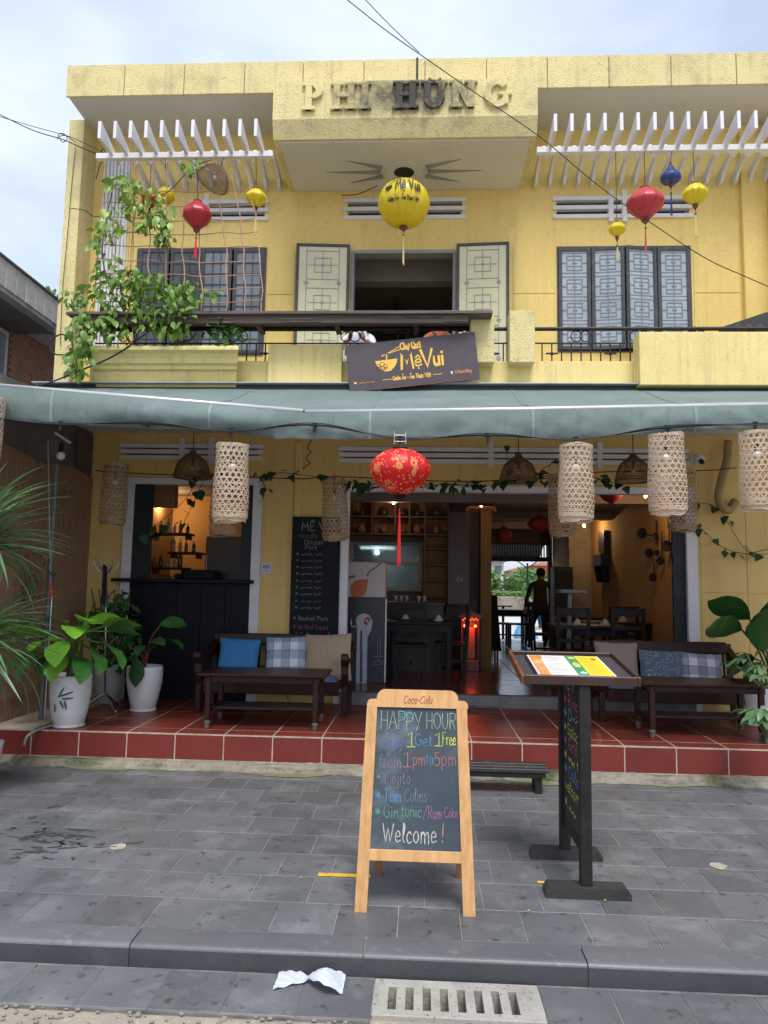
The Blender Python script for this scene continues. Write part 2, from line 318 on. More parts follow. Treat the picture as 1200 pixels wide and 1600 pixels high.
def write(parent, text, size, wd, M, m, x0=0, fit=None, lift=.0015, taper=False, slant=0, jit=0, sp=1.4, label=None, center=False, rough=False, surf=None):
    st, W = strokes(text, size, sp, slant, jit); sx = fit/W if fit else 1
    if center: x0 -= W*sx/2
    mb = MB(); rr = random.Random(3) if rough else None; kk = 0
    for s_ in st:
        kk += 1; li = lift+(kk % 7)*.00012
        fn = (lambda x, y, li=li: surf(x0+x, y, li)) if surf else (lambda x, y, li=li: M @ Vector((x0+x, y, li)))
        ribbon(mb, [Vector((p.x*sx, p.y, 0)) for p in s_], wd, fn, taper, rr)
    return mb.obj('lettering', m, parent, label=label)
def chalk(c, n): return mat('chalk '+n, tuple(x*.85+.02 for x in c), tuple(x*.38+.02 for x in c), .95, 70)
def flatM(origin, right, up):                              # frame whose local x/y run along a board, z out of it
    r = Vector(right).normalized(); u = Vector(up).normalized(); n = r.cross(u)
    M = Matrix((r, u, n)).transposed().to_4x4(); M.translation = Vector(origin); return M

# leaves
def leaf_mesh(name, ln, wd, droop=.3, fold=.2, n=7, shape='oval', m=None, wave=0, curl=0):
    mb = MB(); vs = []; a = 0; x = z = 0
    for i in range(n+1):
        t = i/n
        if shape == 'oval': h = sin(pi*min(1, t*1.02))**.75
        elif shape == 'heart': h = (1-t)**.75*(1.25 if t > .08 else .75)*min(1, .35+t*4)
        elif shape == 'strap': h = (1-t**2.2)*min(1, .35+t*3)
        else: h = sin(pi*t**.8)
        h = max(h, .02)*wd/2; a = -droop*t*1.6; wv = wave*sin(t*19)
        nx, nz = -sin(a), cos(a)
        for k, f in ((-1, 1), (0, 0), (1, 1)):
            up = abs(k)*fold*h+wv*abs(k)
            vs.append((x+nx*up, k*h, z+nz*up))
        x += cos(a)*ln/n; z += sin(a)*ln/n
    fs = []
    for i in range(n):
        b = i*3; fs += [(b, b+1, b+4, b+3), (b+1, b+2, b+5, b+4)]
    mb.add(vs, fs); me = mb.mesh(name, True)
    if m: me.materials.append(m)
    return me
def leaf_at(me, p, d, roll=0, s=1, parent=None, name='leaf'):
    d = Vector(d).normalized(); up = Vector((0, 0, 1))
    if abs(d.z) > .97: up = Vector((0, 1, 0))
    y = up.cross(d).normalized(); z = d.cross(y)
    M = Matrix((d, y, z)).transposed().to_4x4() @ Matrix.Rotation(roll, 4, 'X') @ Matrix.Scale(s, 4); M.translation = Vector(p)
    return link(name, me, parent, M=M)
def leafm(name, c, c2, rough=.42, transl=.3, rnd=.25):
    return mat(name, c, c2, rough, 12, .05, transl=transl, rnd=rnd, spec=.5)
G_VINE = leafm('fresh vine leaf', (.22, .37, .06), (.13, .26, .04)); G_VINE2 = leafm('yellow green vine leaf', (.42, .50, .13), (.30, .40, .08))
G_YEL = leafm('yellowed leaf', (.70, .38, .04), (.6, .3, .03)); G_IVY = leafm('dark ivy leaf', (.035, .085, .03), (.02, .055, .02), transl=.15)
G_BIG = leafm('bright broad leaf', (.20, .44, .045), (.12, .32, .03), .3); G_DARK = leafm('deep green broad leaf', (.025, .085, .03), (.016, .055, .02), .28, .15)
G_STRAP = leafm('blue green strap leaf', (.15, .27, .12), (.085, .18, .07), .35); G_STEM = mat('green stem', (.08, .12, .03), None, .6); BARK = mat('brown bark', (.09, .06, .04), (.05, .035, .02), .9, 20, .6)
# ================================================================ GROUND
g = MB()
for (x0, x1, y0, y1) in ((-150, 150, -60, 3.10), (-150, -.17, 3.10, 3.352), (.512, 150, 3.10, 3.352), (-150, 150, 3.352, 150)): g.add([(x0, y0, -.105), (x1, y0, -.105), (x1, y1, -.105), (x0, y1, -.105)], [(0, 1, 2, 3)])
EARTH = mat('worn concrete and earth', (.33, .285, .23), (.22, .19, .155), .95, 3.2, 1.2, 22, stain=(.11, .10, .085), sscale=1.7, samt=.6, speck=(.42, .38, .33), speckscale=34, speckamt=.5)
road = struct(g.obj('road', EARTH))
g = MB()
rr = random.Random(4)
def slabfn(u, v):
    x = -3+u*7; y = 2.1+v*.93
    return (x, y, -.102+.007*noise.noise((x*2.2, y*2.2, 3))+.004*noise.noise((x*14, y*14, 1)))
g.grid(slabfn, 140, 22); wc = struct(g.obj('broken_concrete_strip', EARTH, smooth=True))
g = MB()
for i in range(420):
    x = rr.uniform(-2.2, 2.2); y = 3.06-abs(rr.gauss(0, .12)); s = rr.uniform(.003, .011)
    g.cbox(x, y, -.099+s*.3, s*2, s*1.5, s, s*.3, None)
tag(g.obj('gravel', mat('grey grit', (.25, .23, .2), None, .95, 30, .5), kind='stuff'), 'loose grit and crumbs of concrete along the gutter tiles', 'gravel')
g = MB(); g.box(-9, -.18, 3.055, 3.38, -.3, -.0925); g.box(.524, 9, 3.055, 3.38, -.3, -.0925); gut = struct(g.obj('gutter_bed', mat('grey gutter joint', (.19, .185, .175), (.08, .08, .078), .9, 9, .2)))
def tile_mesh(name, sx, sy, sz, m, c=.0025):
    b = MB(); b.cbox(0, 0, -sz/2, sx, sy, sz, c); me = b.mesh(name); me.materials.append(m); return me
gt = tile_mesh('gutter_tile', .296, .298, .02, SLATE)
for k in range(14):
    for x in (-.331-k*.3006, .677+k*.3006):
        if x > -4.3: o = link('paving_tile', gt, gut, M=T(x+rr.uniform(-.0015, .0015), 3.213, -.089+rr.uniform(-.001, .001)))
for xx in (-.2565, .5925+.005):
    pass
# kerb: long blocks with a rounded top edge
def kerb_block(x0, x1):
    prof = [(3.545, -.2), (3.545, .004), (3.408, .004), (3.394, .001), (3.386, -.005), (3.381, -.014), (3.380, -.2)]
    b = MB(); n = len(prof)
    b.add([(x0, y, z) for y, z in prof]+[(x1, y, z) for y, z in prof], [tuple(range(n)), tuple(range(n, 2*n))[::-1]]+[(i, i+n, (i+1) % n+n, (i+1) % n) for i in range(n)])
    return b
kb = MB(); kb.box(-9, 9, 3.40, 3.54, -.3, -.012); kbed = struct(kb.obj('kerb', SGROUT))
ks = [-6.45, -5.42, -4.37, -3.3, -2.27, -1.285, -.233, .745, 1.79, 2.84, 3.9, 4.9]
KFACE = mat('shaded grimy kerb face', (.042, .045, .050), (.026, .028, .032), .45, 2.2, .2, 24, stain=(.09, .09, .095), sscale=3, samt=.5, spos=.56, rnd=.08)  # face coloured darker than the top, for its shade as well as grime
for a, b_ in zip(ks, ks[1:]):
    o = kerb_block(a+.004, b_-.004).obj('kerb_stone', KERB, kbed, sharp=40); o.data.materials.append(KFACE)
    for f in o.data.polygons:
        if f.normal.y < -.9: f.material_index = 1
# plaza tiles in running bond
pb = MB(); pb.box(-9, 9, 3.53, 8.6, -.3, -.0035); plaza = struct(pb.obj('pavement', SGROUT))
RY0 = 3.549; RD = .3345; TW = .3035
ptile = tile_mesh('stone_tile', TW-.005, RD-.005, .03, SLATE, .002)
ptn = [ptile]
for j in range(9):
    off = [.0, .13, .21, .05, .17, .26, .09, .2, .02][j]
    yc = RY0+RD*(j+.5); xr = min(4.4, 1.75+yc*.45)
    k0 = int((-xr-off)/TW)-1; k1 = int((xr-off)/TW)+1
    for k in range(k0, k1):
        xx = k*TW+off+.061
        if j == 8 and False: continue
        if xx < -3.62 - .1 and yc > 5.6: continue
        o = link('stone_tile', ptile, plaza, M=T(xx, yc, rr.uniform(-.0012, .0012)) @ RX(rr.uniform(-.002, .002)) @ RY(rr.uniform(-.002, .002)))
# cement spots, puddle smear, yellow paint marks
def blob(name, c, r, z, m, sc=.55, seed=1, n=26, amp=.35):
    b = MB(); vs = [(c[0], c[1], z)]
    for k in range(n):
        a = 2*pi*k/n; q = r*(1+amp*noise.noise((cos(a)*1.5+seed, sin(a)*1.5, seed)))
        vs.append((c[0]+cos(a)*q, c[1]+sin(a)*q*sc*1.6, z))
    b.add(vs, [(0, k+1, (k+1) % n+1) for k in range(n)]); return b
CEM = mat('dried cement splash', (.40, .36, .28), (.28, .25, .2), .95, 25, .4)
for (px, py, r, s_) in ((184, 1323, .052, 1), (1122, 1353, .05, 5)):
    c = onz(px, py, .004); o = blob('cement_spot', c, r, .0045, CEM, .6, s_).obj('cement_spot', CEM)
    tag(o, 'pale dried cement splash on the grey paving, %s' % ('left of the chalkboard stand' if px < 600 else 'right of the menu lectern'), 'stain', 'cement splashes on the paving')
WETM = mat('dark damp smear', (.060, .063, .067), (.08, .083, .088), .3, 10)
sm = MB()
for k in range(60):
    c = onz(rr.gauss(75, 48), rr.gauss(1310, 19), .004); a = rr.uniform(-.7, .9); l = rr.uniform(.015, .11); w_ = rr.uniform(.006, .026)
    pts = [Vector((c.x+cos(a)*l*t+.02*sin(t*4+k), c.y+sin(a)*l*t, 0)) for t in (0, .25, .5, .75, 1)]
    ribbon(sm, pts, w_, lambda x, y, h=.0036+.00005*k: Vector((x, y, h)), True, rr)
tag(sm.obj('damp_smear', WETM, kind='stuff'), 'dark damp drag marks smeared over the paving at the far left', 'stain')
YP = mat('yellow road paint', (.80, .47, .03), (.6, .33, .03), .7, 14, .2, stain=(.10, .10, .10), sscale=22, samt=.9, spos=.56)
for (a, b_, nm) in (((497, 1366), (579, 1369), 'broad yellow painted dash behind the left leg of the chalkboard stand'), ((840, 1378), (903, 1380), 'faded yellow painted dash between the two feet of the menu lectern')):
    p = onz(*a, .004); q = onz(*b_, .004); m_ = MB(); h = .022 if a[0] < 600 else .014
    m_.box(p.x, q.x, p.y-h, p.y+h, .0035, .0048); tag(m_.obj('paint_mark', YP), nm, 'paint mark', 'yellow paint dashes on the paving')
# drain grate block with open slots
def drain():
    t = thing('drain_cover', 'concrete drain cover with eight dark slots in the gutter', 'drain', (.17, 3.2, -.1))
    x0, x1, y0, y1 = -.178, .522, 3.09, 3.362; n = 8; zt, zb = -.083, -.19
    b = MB(); pitch = .072; sx = -.115; sw = .034; ya, yb = 3.135, 3.305
    b.box(x0, x1, y0, ya, zb, zt, .004); b.box(x0, x1, yb, y1, zb, zt, .004)
    e = [x0]+sum([[sx+i*pitch, sx+i*pitch+sw] for i in range(n)], [])+[x1]
    for i in range(0, len(e), 2): b.box(e[i], e[i+1], ya-.004, yb+.004, zb, zt-.0008, 0)
    b.obj('slab', mat('speckled concrete', (.36, .345, .31), (.27, .255, .225), .92, 8, .6, 60, stain=(.1, .09, .07), sscale=4, samt=.5, speck=(.08, .08, .08), speckscale=45, speckamt=.6), t)
    d = MB(); d.box(x0+.01, x1-.01, y0+.01, y1-.01, -.50, -.48); d.box(x0, x1, y0, y0+.01, -.48, -.191); d.box(x0, x1, y1-.01, y1, -.48, -.191); d.box(x0, x0+.01, y0+.01, y1-.01, -.48, -.191); d.box(x1-.01, x1, y0+.01, y1-.01, -.48, -.191); d.obj('pit', mat('dark pit shade', (.012, .010, .008), None, .95, 20, spec=.1), t)  # pit coloured near black to deepen the shade inside the slots
drain()
tv = MB()                                                   # dropped paper tissue
ca = onz(433, 1530, -.085); cb_ = onz(540, 1528, -.085)
def tis(u, v):
    x = ca.x+(cb_.x-ca.x)*u; s_ = v-.5
    y = 3.305+s_*(.022+.13*abs(cos(u*pi*1.05))**.8)+.03*sin(u*6.3)
    z = -.086+.055*max(0, sin((u-.42)*pi/.55))*(1-abs(s_)*.5)+.012*abs(noise.noise((u*7, v*5, 2)))+.004
    return (x, y, z+.004*sin(u*31+v*17))
tv.grid(tis, 30, 9); tag(tv.obj('paper_tissue', mat('white tissue', (.62, .65, .72), (.52, .56, .66), .9, 30, .3, transl=.15), smooth=True), 'crumpled white paper tissue lying below the kerb', 'litter')

# ================================================================ TERRACE
ZT, ZF, BY = .288, .425, 8.40
b = MB(); b.box(-5.2, 6.2, 6.5345, BY+.05, -.2, ZT-.0015); terrace = struct(b.obj('terrace', GROUT))
def rough_strip(u, v):
    x = -3.6+u*8.2; prof = [(6.40, -.03), (6.41, .008), (6.425, .035), (6.44, .052), (6.50, .060), (6.56, .062)]
    k = v*(len(prof)-1); i = min(int(k), len(prof)-2); f = k-i
    y = prof[i][0]*(1-f)+prof[i+1][0]*f; z = prof[i][1]*(1-f)+prof[i+1][1]*f
    nn = noise.noise((x*4, v*2.5, 0))*.028+noise.noise((x*17, v*8, 3))*.013
    return (x, y-nn*1.2*(1-v)-max(0, noise.noise((x*1.3, 5, 2)))*.035*(1-v), z+nn*(.6 if v > .3 else 0))
b = MB(); b.grid(rough_strip, 420, 15); struct(b.obj('terrace_footing', CONC, smooth=True))
# moss and washed mortar on the paving along the footing
MOSS = mat('moss and lime wash', (.20, .21, .12), (.10, .125, .045), .95, 6, .6, stain=(.34, .33, .25), sscale=3.5, samt=.8)
b = MB()
def mossf(u, v):
    x = -3.5+u*7.8; y = 6.42-v*(.015+.22*max(0, .1+noise.noise((x*1.3, 2, 7)))+.03*noise.noise((x*9, 2, 7))); return (x, y, .0042-.0006*v+.0003*sin(x*30))
b.grid(mossf, 260, 3); tag(b.obj('moss_fringe', MOSS, kind='stuff'), 'green moss and lime streaks on the paving along the footing of the terrace', 'moss')
rt = tile_mesh('riser_tile', .427, .210, .012, REDR, .0015)
for k in range(-13, 11):
    xx = .461+.4375*k
    if -5.0 < xx < 5.0: link('tile', rt, terrace, M=T(xx+.219, 6.5325, .171) @ RX(pi/2) @ RZ(0))
tt = tile_mesh('terrace_tile', .4265, .430, .012, RED, .0015); tf = tile_mesh('terrace_edge_tile', .4265, .194, .012, RED, .0015)
for k in range(-9, 11):
    xx = .461+.4375*k+.219
    if not -4.0 < xx < 4.9: continue
    link('tile', tf, terrace, M=T(xx, 6.642, ZT+rr.uniform(-.0008, .0008)))
    for j in range(4):
        if 6.747+.44*j+.43 > BY+.2: continue
        link('tile', tt, terrace, M=T(xx, 6.747+.22+.44*j, ZT+rr.uniform(-.0008, .0008)))
# threshold and interior floor
b = MB(); b.box(-.9, 3.06, BY-.05, BY+.02, ZT-.01, ZF-.006, .006); b.obj('threshold', mat('grey stone sill', (.20, .19, .185), (.13, .125, .12), .6, 6, .2, stain=(.4, .38, .33), sscale=8, samt=.4), terrace)
b = MB(); b.box(-3.7, 6.2, BY+.02, 16.7, -.2, ZF-.006); ifl = struct(b.obj('interior_floor', mat('dark grout', (.05, .03, .025), None, .8, 10)))
it = tile_mesh('floor_tile', .4295, .432, .012, INTILE, .003)
for k in range(-3, 8):
    for j in range(19):
        xx = .461+.4375*k+.219; yy = BY+.24+.4395*j
        if -.9 < xx < 3.5 and not (yy > 11.4 and xx < .7): link('tile', it, ifl, M=T(xx, yy, ZF+rr.uniform(-.0008, .0008)))

# ================================================================ SHOPHOUSE
H = thing('shophouse', 'two storey yellow shophouse with raised letters on its white and yellow concrete eaves', 'building', (0, BY, 0))
def part(name, mb, m, parent=H, **k): return mb.obj(name, m, parent, **k)
def wall_holes(mb, x0, x1, z0, z1, y, holes, depth=.2, back=True):
    xs = sorted({x0, x1}|{h[0] for h in holes}|{h[1] for h in holes}); zs = sorted({z0, z1}|{h[2] for h in holes}|{h[3] for h in holes})
    ins = lambda a, c: any(h[0]-1e-6 < a < h[1]+1e-6 and h[2]-1e-6 < c < h[3]+1e-6 for h in holes)
    for i in range(len(xs)-1):
        for j in range(len(zs)-1):
            if not ins((xs[i]+xs[i+1])/2, (zs[j]+zs[j+1])/2):
                for yy in ((y, y+depth) if back else (y,)):
                    mb.add([(xs[i], yy, zs[j]), (xs[i+1], yy, zs[j]), (xs[i+1], yy, zs[j+1]), (xs[i], yy, zs[j+1])], [(0, 1, 2, 3)])
    for a, c, d, e in holes+[(x0, x1, z0, z1)]:
        for p, q in (((a, d), (c, d)), ((c, d), (c, e)), ((c, e), (a, e)), ((a, e), (a, d))):
            mb.add([(p[0], y, p[1]), (q[0], y, q[1]), (q[0], y+depth, q[1]), (p[0], y+depth, p[1])], [(0, 1, 2, 3)])
W1 = (-3.50, -1.935, 4.375, 5.68); WC = (-.88, .38, 3.72, 5.65); WR = (1.59, 3.13, 4.41, 5.67)
VC = (-.94, .45, 6.07, 6.27); VL = (-2.86, -1.96, 6.07, 6.27); VR = (1.58, 3.14, 6.06, 6.28)
b = MB(); wall_holes(b, -4.12, 6.2, 3.42, 7.19, BY, [W1, WC, WR, VC, VL, VR]); part('upper_wall', b, YEL)
for (x0, x1) in ((-1.90, -1.56), (1.06, 1.555), (3.17, 3.70)):
    for (z0, z1) in ((3.72, 5.10), (5.112, 5.70), (5.712, 6.04) if x0 > 4 else (5.112, 5.70)):
        if (z0, z1) == (5.112, 5.70) and False: pass
    for (z0, z1) in ((3.72, 5.10), (5.112, 5.70)):
        q = MB(); q.box(x0, x1, BY-.007, BY-.0002, z0, z1, .003); part('wall_panel', q, YEL)
q = MB(); q.box(3.73, 4.02, BY-.07, BY-.001, 3.72, 7.168, .006); part('pilaster', q, YEL)
q = MB(); q.box(4.02, 4.5, BY-.32, BY-.001, 3.72, 7.168, .006); part('pilaster', q, YEL)
q = MB(); q.box(-3.62, -3.60, BY-.03, BY-.001, 3.72, 7.0); q.box(-3.66, -3.63, BY-.02, BY-.001, 3.72, 7.0); part('wall_band', q, YEL)
q = MB(); q.box(-4.30, -4.115, 8.05, 8.62, -.1, 7.1695, .004); part('wing_wall', q, STUC)
q = MB()
for i in range(7): q.box(-3.98+.045*i, -3.955+.045*i, 8.34-.012*(i % 2), 8.36, 3.75, 6.85)
q.box(-3.99, -3.66, 8.36, 8.39, 3.75, 6.85); part('fluted_panel', q, WHITE)
# roof slab, coping blocks, sign box
q = MB(); q.box(-4.12, 6.2, 7.662, 9.4, 7.172, 7.50); part('roof_slab', q, SOFF)
gx = [-4.15, -3.466, -2.769, -2.070, -1.399, -.705, -.016, .672, 1.347, 2.024, 2.701, 3.407, 4.1, 4.79, 5.48, 6.2]
for a, c in zip(gx, gx[1:]):
    q = MB(); q.box(a+.0045, c-.0045, 7.636, 7.662, 7.168, 7.552-.006*(a/6), .005); part('coping_block', q, STUC)
q = MB(); q.box(-4.13, 6.2, 7.648, 7.6615, 7.171, 7.53); part('coping_core', q, mat('dark joint', (.30, .24, .12), None, .9, 10))
q = MB(); q.box(-4.15, 6.2, 7.6625, 9.4, 7.5005, 7.535); part('roof_screed', q, STUC)
BX0, BX1, BF = -1.655, 1.185, 7.30
def sooted(name, src, c, r, k, col=(.045, .042, .038)):         # a soot stain with its own place on the wall, broken up by noise
    m = src.copy(); m.name = name; t = m.node_tree; nd = t.nodes; ln = t.links.new; b = nd['Principled BSDF']
    old = [l for l in t.links if l.to_socket == b.inputs['Base Color']][0].from_socket
    g_ = nd.new('ShaderNodeNewGeometry'); s1 = nd.new('ShaderNodeVectorMath'); s1.operation = 'SUBTRACT'; s1.inputs[1].default_value = c; ln(g_.outputs['Position'], s1.inputs[0])
    s2 = nd.new('ShaderNodeVectorMath'); s2.operation = 'DIVIDE'; s2.inputs[1].default_value = r; ln(s1.outputs[0], s2.inputs[0])
    l_ = nd.new('ShaderNodeVectorMath'); l_.operation = 'LENGTH'; ln(s2.outputs[0], l_.inputs[0])
    no = nd.new('ShaderNodeTexNoise'); no.inputs['Scale'].default_value = 5.5; no.inputs['Detail'].default_value = 9; no.inputs['Roughness'].default_value = .75; ln(g_.outputs['Position'], no.inputs[0])
    a_ = nd.new('ShaderNodeMath'); a_.operation = 'MULTIPLY_ADD'; a_.inputs[1].default_value = -.55; a_.inputs[2].default_value = .62+k; ln(l_.outputs['Value'], a_.inputs[0])
    d_ = nd.new('ShaderNodeMath'); d_.operation = 'ADD'; ln(a_.outputs[0], d_.inputs[0]); ln(no.outputs[0], d_.inputs[1])
    mr = nd.new('ShaderNodeMapRange'); mr.inputs[1].default_value = .62; mr.inputs[2].default_value = 1.12; ln(d_.outputs[0], mr.inputs[0])
    x = nd.new('ShaderNodeMixRGB'); x.inputs[2].default_value = (*col, 1); ln(mr.outputs[0], x.inputs[0]); ln(old, x.inputs[1]); ln(x.outputs[0], b.inputs['Base Color']); return m
STUCS = sooted('sooty roughcast', STUC, (-.22, BF, 6.86), (.70, 1, .30), .09)
q = MB()
pr_ = [(BF, 7.045), (BF, 6.615), (7.375, 6.43), (BY-.001, 6.43), (BY-.001, 7.17), (7.66, 7.17), (7.63, 7.145)]; n_ = len(pr_)
q.add([(BX0, y, z) for y, z in pr_]+[(BX1, y, z) for y, z in pr_], [tuple(range(n_)), tuple(range(n_, 2*n_))[::-1]]+[(i, i+n_, (i+1) % n_+n_, (i+1) % n_) for i in range(n_)])
part('sign_box', q, STUCS)
PEEL = mat('peeling whitewash', (.62, .605, .585), (.56, .545, .525), .85, 1.4, .2, 30, stain=(.30, .285, .27), sscale=2.3, samt=.8, spos=.63)
q = MB(); q.box(BX0+.06, BX1-.06, 7.41, BY-.003, 6.415, 6.4295); box_so = part('box_soffit', q, PEEL)
# sunburst: six tapered rays and a ring round a dark hole
hc = Vector((-.245, 7.98, 6.413))
def ray(a, r0, r1, w0):
    d = Vector((cos(a)*1.15, sin(a), 0)); p = Vector((-d.y, d.x, 0)); q = MB()
    A = [hc+d*r0+p*w0/2, hc+d*r0-p*w0/2, hc+d*r1]
    q.add([*A, *[v+Vector((0, 0, -.02 if i < 2 else -.003)) for i, v in enumerate(A)]], [(0, 1, 2), (3, 5, 4), (0, 3, 4, 1), (1, 4, 5, 2), (2, 5, 3, 0)])
    q.obj('sunburst_ray', mat('ray shade grey', (.30, .29, .28), (.24, .235, .23), .85, 5), H)  # grey colour stands in for the shade of the tapered recesses
for a in (-22, 0, 22, 158, 180, 202): ray(radians(a), .24, .80 if a in (0, 180) else .62, .052)
q = MB(); q.lathe([(.21, 0), (.21, -.02), (.12, -.02), (.12, 0)], 28, T(hc.x, hc.y, 6.4145), close=False); part('ceiling_rose', q, PEEL)
q = MB(); q.lathe([(.118, 0), (.118, -.012)], 24, T(hc.x, hc.y, 6.4145)); part('lamp_hole', q, BLACK)
# PHI HUNG slab serif letters, raised and soot-stained
LET = sooted('sooty letter render', mat('raised letter render', (.70, .60, .30), (.62, .52, .24), .8, 6, .5, 40), (-.17, BF, 6.86), (.80, 1, .40), .20)
LETD = LET
def slab_letter(ch, x, h, w_, mt):
    q = MB(); st = .074; sf = .034; y0 = BF-.034; D = [0]
    def bx(x0, x1, z0, z1):
        D[0] += 1; q.box(x+x0, x+x1, y0-.0007*D[0], BF+.001, Z0+z0, Z0+z1, .006)
    def arc(cx, cz, rx, rz, a0, a1, n=14, t=st):
        vs = []; D[0] += 1; yy = y0-.0007*D[0]
        for i in range(n+1):
            a = radians(a0+(a1-a0)*i/n)
            for r_, y in ((0, yy), (t, yy), (t, BF+.001), (0, BF+.001)): vs.append((x+cx+cos(a)*(rx-r_), y, Z0+cz+sin(a)*(rz-r_*.8)))
        fs = []
        for i in range(n):
            for k in range(4): fs.append((i*4+k, i*4+(k+1) % 4, i*4+4+(k+1) % 4, i*4+4+k))
        fs += [(0, 1, 2, 3), (n*4+3, n*4+2, n*4+1, n*4)]; q.add(vs, fs)
    def stem(sx, z0=0, z1=None, foot=True, top=True):
        z1 = h if z1 is None else z1; bx(sx, sx+st, z0, z1)
        if foot: bx(sx-sf, sx+st+sf, 0, .04)
        if top: bx(sx-sf, sx+st+sf, h-.035, h)
    def diag(xa, za, xb, zb, wd=.05):
        D[0] += 1; yy = y0-.0007*D[0]
        q.add([(x+xa, yy, Z0+za), (x+xa+wd, yy, Z0+za), (x+xb+wd, yy, Z0+zb), (x+xb, yy, Z0+zb), (x+xa, BF, Z0+za), (x+xa+wd, BF, Z0+za), (x+xb+wd, BF, Z0+zb), (x+xb, BF, Z0+zb)], [(0, 1, 2, 3), (7, 6, 5, 4), (0, 4, 5, 1), (1, 5, 6, 2), (2, 6, 7, 3), (3, 7, 4, 0)])
    Z0 = 6.70
    if ch == 'P': stem(.03); bx(.05, .12, h-.045, h); bx(.05, .12, h*.42, h*.42+.045); arc(.12, h*.71, .10, h*.29, -90, 90)
    if ch in 'H': stem(.03); stem(w_-.09); bx(.06, w_-.05, h/2-.02, h/2+.025)
    if ch == 'I': stem(.04)
    if ch == 'N': stem(.03, top=True); stem(w_-.08, foot=False); diag(.035, h, w_-.085, 0, .065)
    if ch == 'U': stem(.03, .1, foot=False); stem(w_-.09, .1, foot=False); arc(w_/2, .115, w_/2-.03, .115, 180, 360); arc(w_/2+.01, h+.035, .07, .05, 190, 350, 8, .022)
    if ch == 'G': arc(w_/2, h/2, w_/2, h/2, 40, 330, 22); bx(w_-.08, w_-.02, .03, h*.45); bx(w_-.13, w_+.02, h*.42, h*.42+.04)
    q.obj('letter', mt, H, sharp=30)
lets = [('P', 470, 512, LET), ('H', 514, 556, LET), ('I', 556, 582, LETD), ('H', 611, 652, LETD), ('U', 655, 697, LETD), ('N', 699, 742, LETD), ('G', 753, 797, LET)]
for ch, a, c, m_ in lets:
    x0 = at(a, 160, BF).x; x1 = at(c, 160, BF).x; slab_letter(ch, x0+.02, .31, x1-x0-.02, m_)
q = MB(); q.box(at(652, 95, 7.64).x-.012, at(652, 95, 7.64).x+.012, 7.632, 7.66, 7.17, 7.56); part('roof_joint', q, BLACK)
# pergola: fins, cross beam, curved brackets
def fin_mesh():
    q = MB(); y0, y1 = 7.06, BY-.004
    pr = [(y0, 6.50), (y0, 6.285)]+[(7.48, 6.285), (7.56, 6.34), (7.68, 6.46), (7.82, 6.56), (7.98, 6.60), (8.12, 6.585), (8.22, 6.53), (8.28, 6.46), (8.315, 6.46), (y1, 6.46)]+[(y1, 6.80), (8.2, 6.80), (7.9, 6.76), (7.5, 6.62)]
    n = len(pr)
    for s_ in (-.0165, ): pass
    q.add([(-.0165, y, z) for y, z in pr]+[(.0165, y, z) for y, z in pr], [tuple(range(n)), tuple(range(n, 2*n))[::-1]]+[(i, i+n, (i+1) % n+n, (i+1) % n) for i in range(n)])
    me = q.mesh('fin'); me.materials.append(WHITE); return me
def fin_mesh2():                                             # straight fin + separate thin curved bracket behind the beam
    q = MB(); fp = [(7.06, 6.275), (7.06, 6.465), (7.44, 6.345), (7.60, 6.35), (7.60, 6.30), (7.436, 6.30), (7.374, 6.30), (7.374, 6.285)]; n = len(fp)
    q.add([(-.0165, y, z) for y, z in fp]+[(.0165, y, z) for y, z in fp], [tuple(range(n)), tuple(range(n, 2*n))[::-1]]+[(i, i+n, (i+1) % n+n, (i+1) % n) for i in range(n)])
    top = [(7.6, 6.36), (7.75, 6.555), (7.92, 6.64), (8.15, 6.63), (8.395, 6.57)]; bot = [(7.6, 6.30), (7.75, 6.50), (7.92, 6.585), (8.1, 6.57), (8.24, 6.50), (8.30, 6.43), (8.395, 6.42)]
    pr = top+bot[::-1]; n = len(pr)
    q.add([(-.0165, y, z) for y, z in pr]+[(.0165, y, z) for y, z in pr], [tuple(range(n)), tuple(range(n, 2*n))[::-1]]+[(i, i+n, (i+1) % n+n, (i+1) % n) for i in range(n)])
    me = q.mesh('fin'); me.materials.append(WHITE); return me
FM = fin_mesh2()
fl = [-3.443+.1668*i for i in range(11)]; fr_ = [1.315+.1667*i for i in range(20)]
for x in fl: link('pergola_fin', FM, H, M=T(x, 0, 0))
for x in fr_: link('pergola_fin', FM, H, M=T(x+.01, 0, 0))
q = MB(); q.box(-3.62, BX0-.002, 7.375, 7.435, 6.245, 6.31, .004); part('pergola_beam', q, WHITE)
q = MB(); q.box(BX1+.002, 6.1, 7.375, 7.435, 6.245, 6.31, .004); part('pergola_beam', q, WHITE)
# vents
def vent(x0, x1, z0, z1, posts, y=BY, mw=WHITE, ns=3, hollow=True):
    f = MB(); gp = (z1-z0)/(ns-1)
    f.box(x0-.055, x0-.0, y-.012, y+.1, z0-.03, z1+.03) if False else None
    root = MB(); root.box(x0+.01, x1-.01, y+.10, y+.11, z0, z1); r = root.obj('vent', mat('vent shadow gap', (.02, .02, .022), None, .9, 5), H)
    for i in range(ns):
        z = z0-.022+gp*i; s_ = MB(); s_.box(x0-.05, x1+.05, y-.022-.001*i, y+.06, z, z+.05, .003); s_.obj('slat', mw, r)
    for p in posts: s_ = MB(); s_.box(p-.03, p+.03, y-.03, y+.05, z0-.07, z1+.10, .003); s_.obj('mullion', mw, r)
vent(VC[0], VC[1], 6.07, 6.29, []); vent(VL[0], VL[1], 6.07, 6.29, [-2.68]); vent(VR[0], VR[1], 6.06, 6.285, [2.22, 2.38])

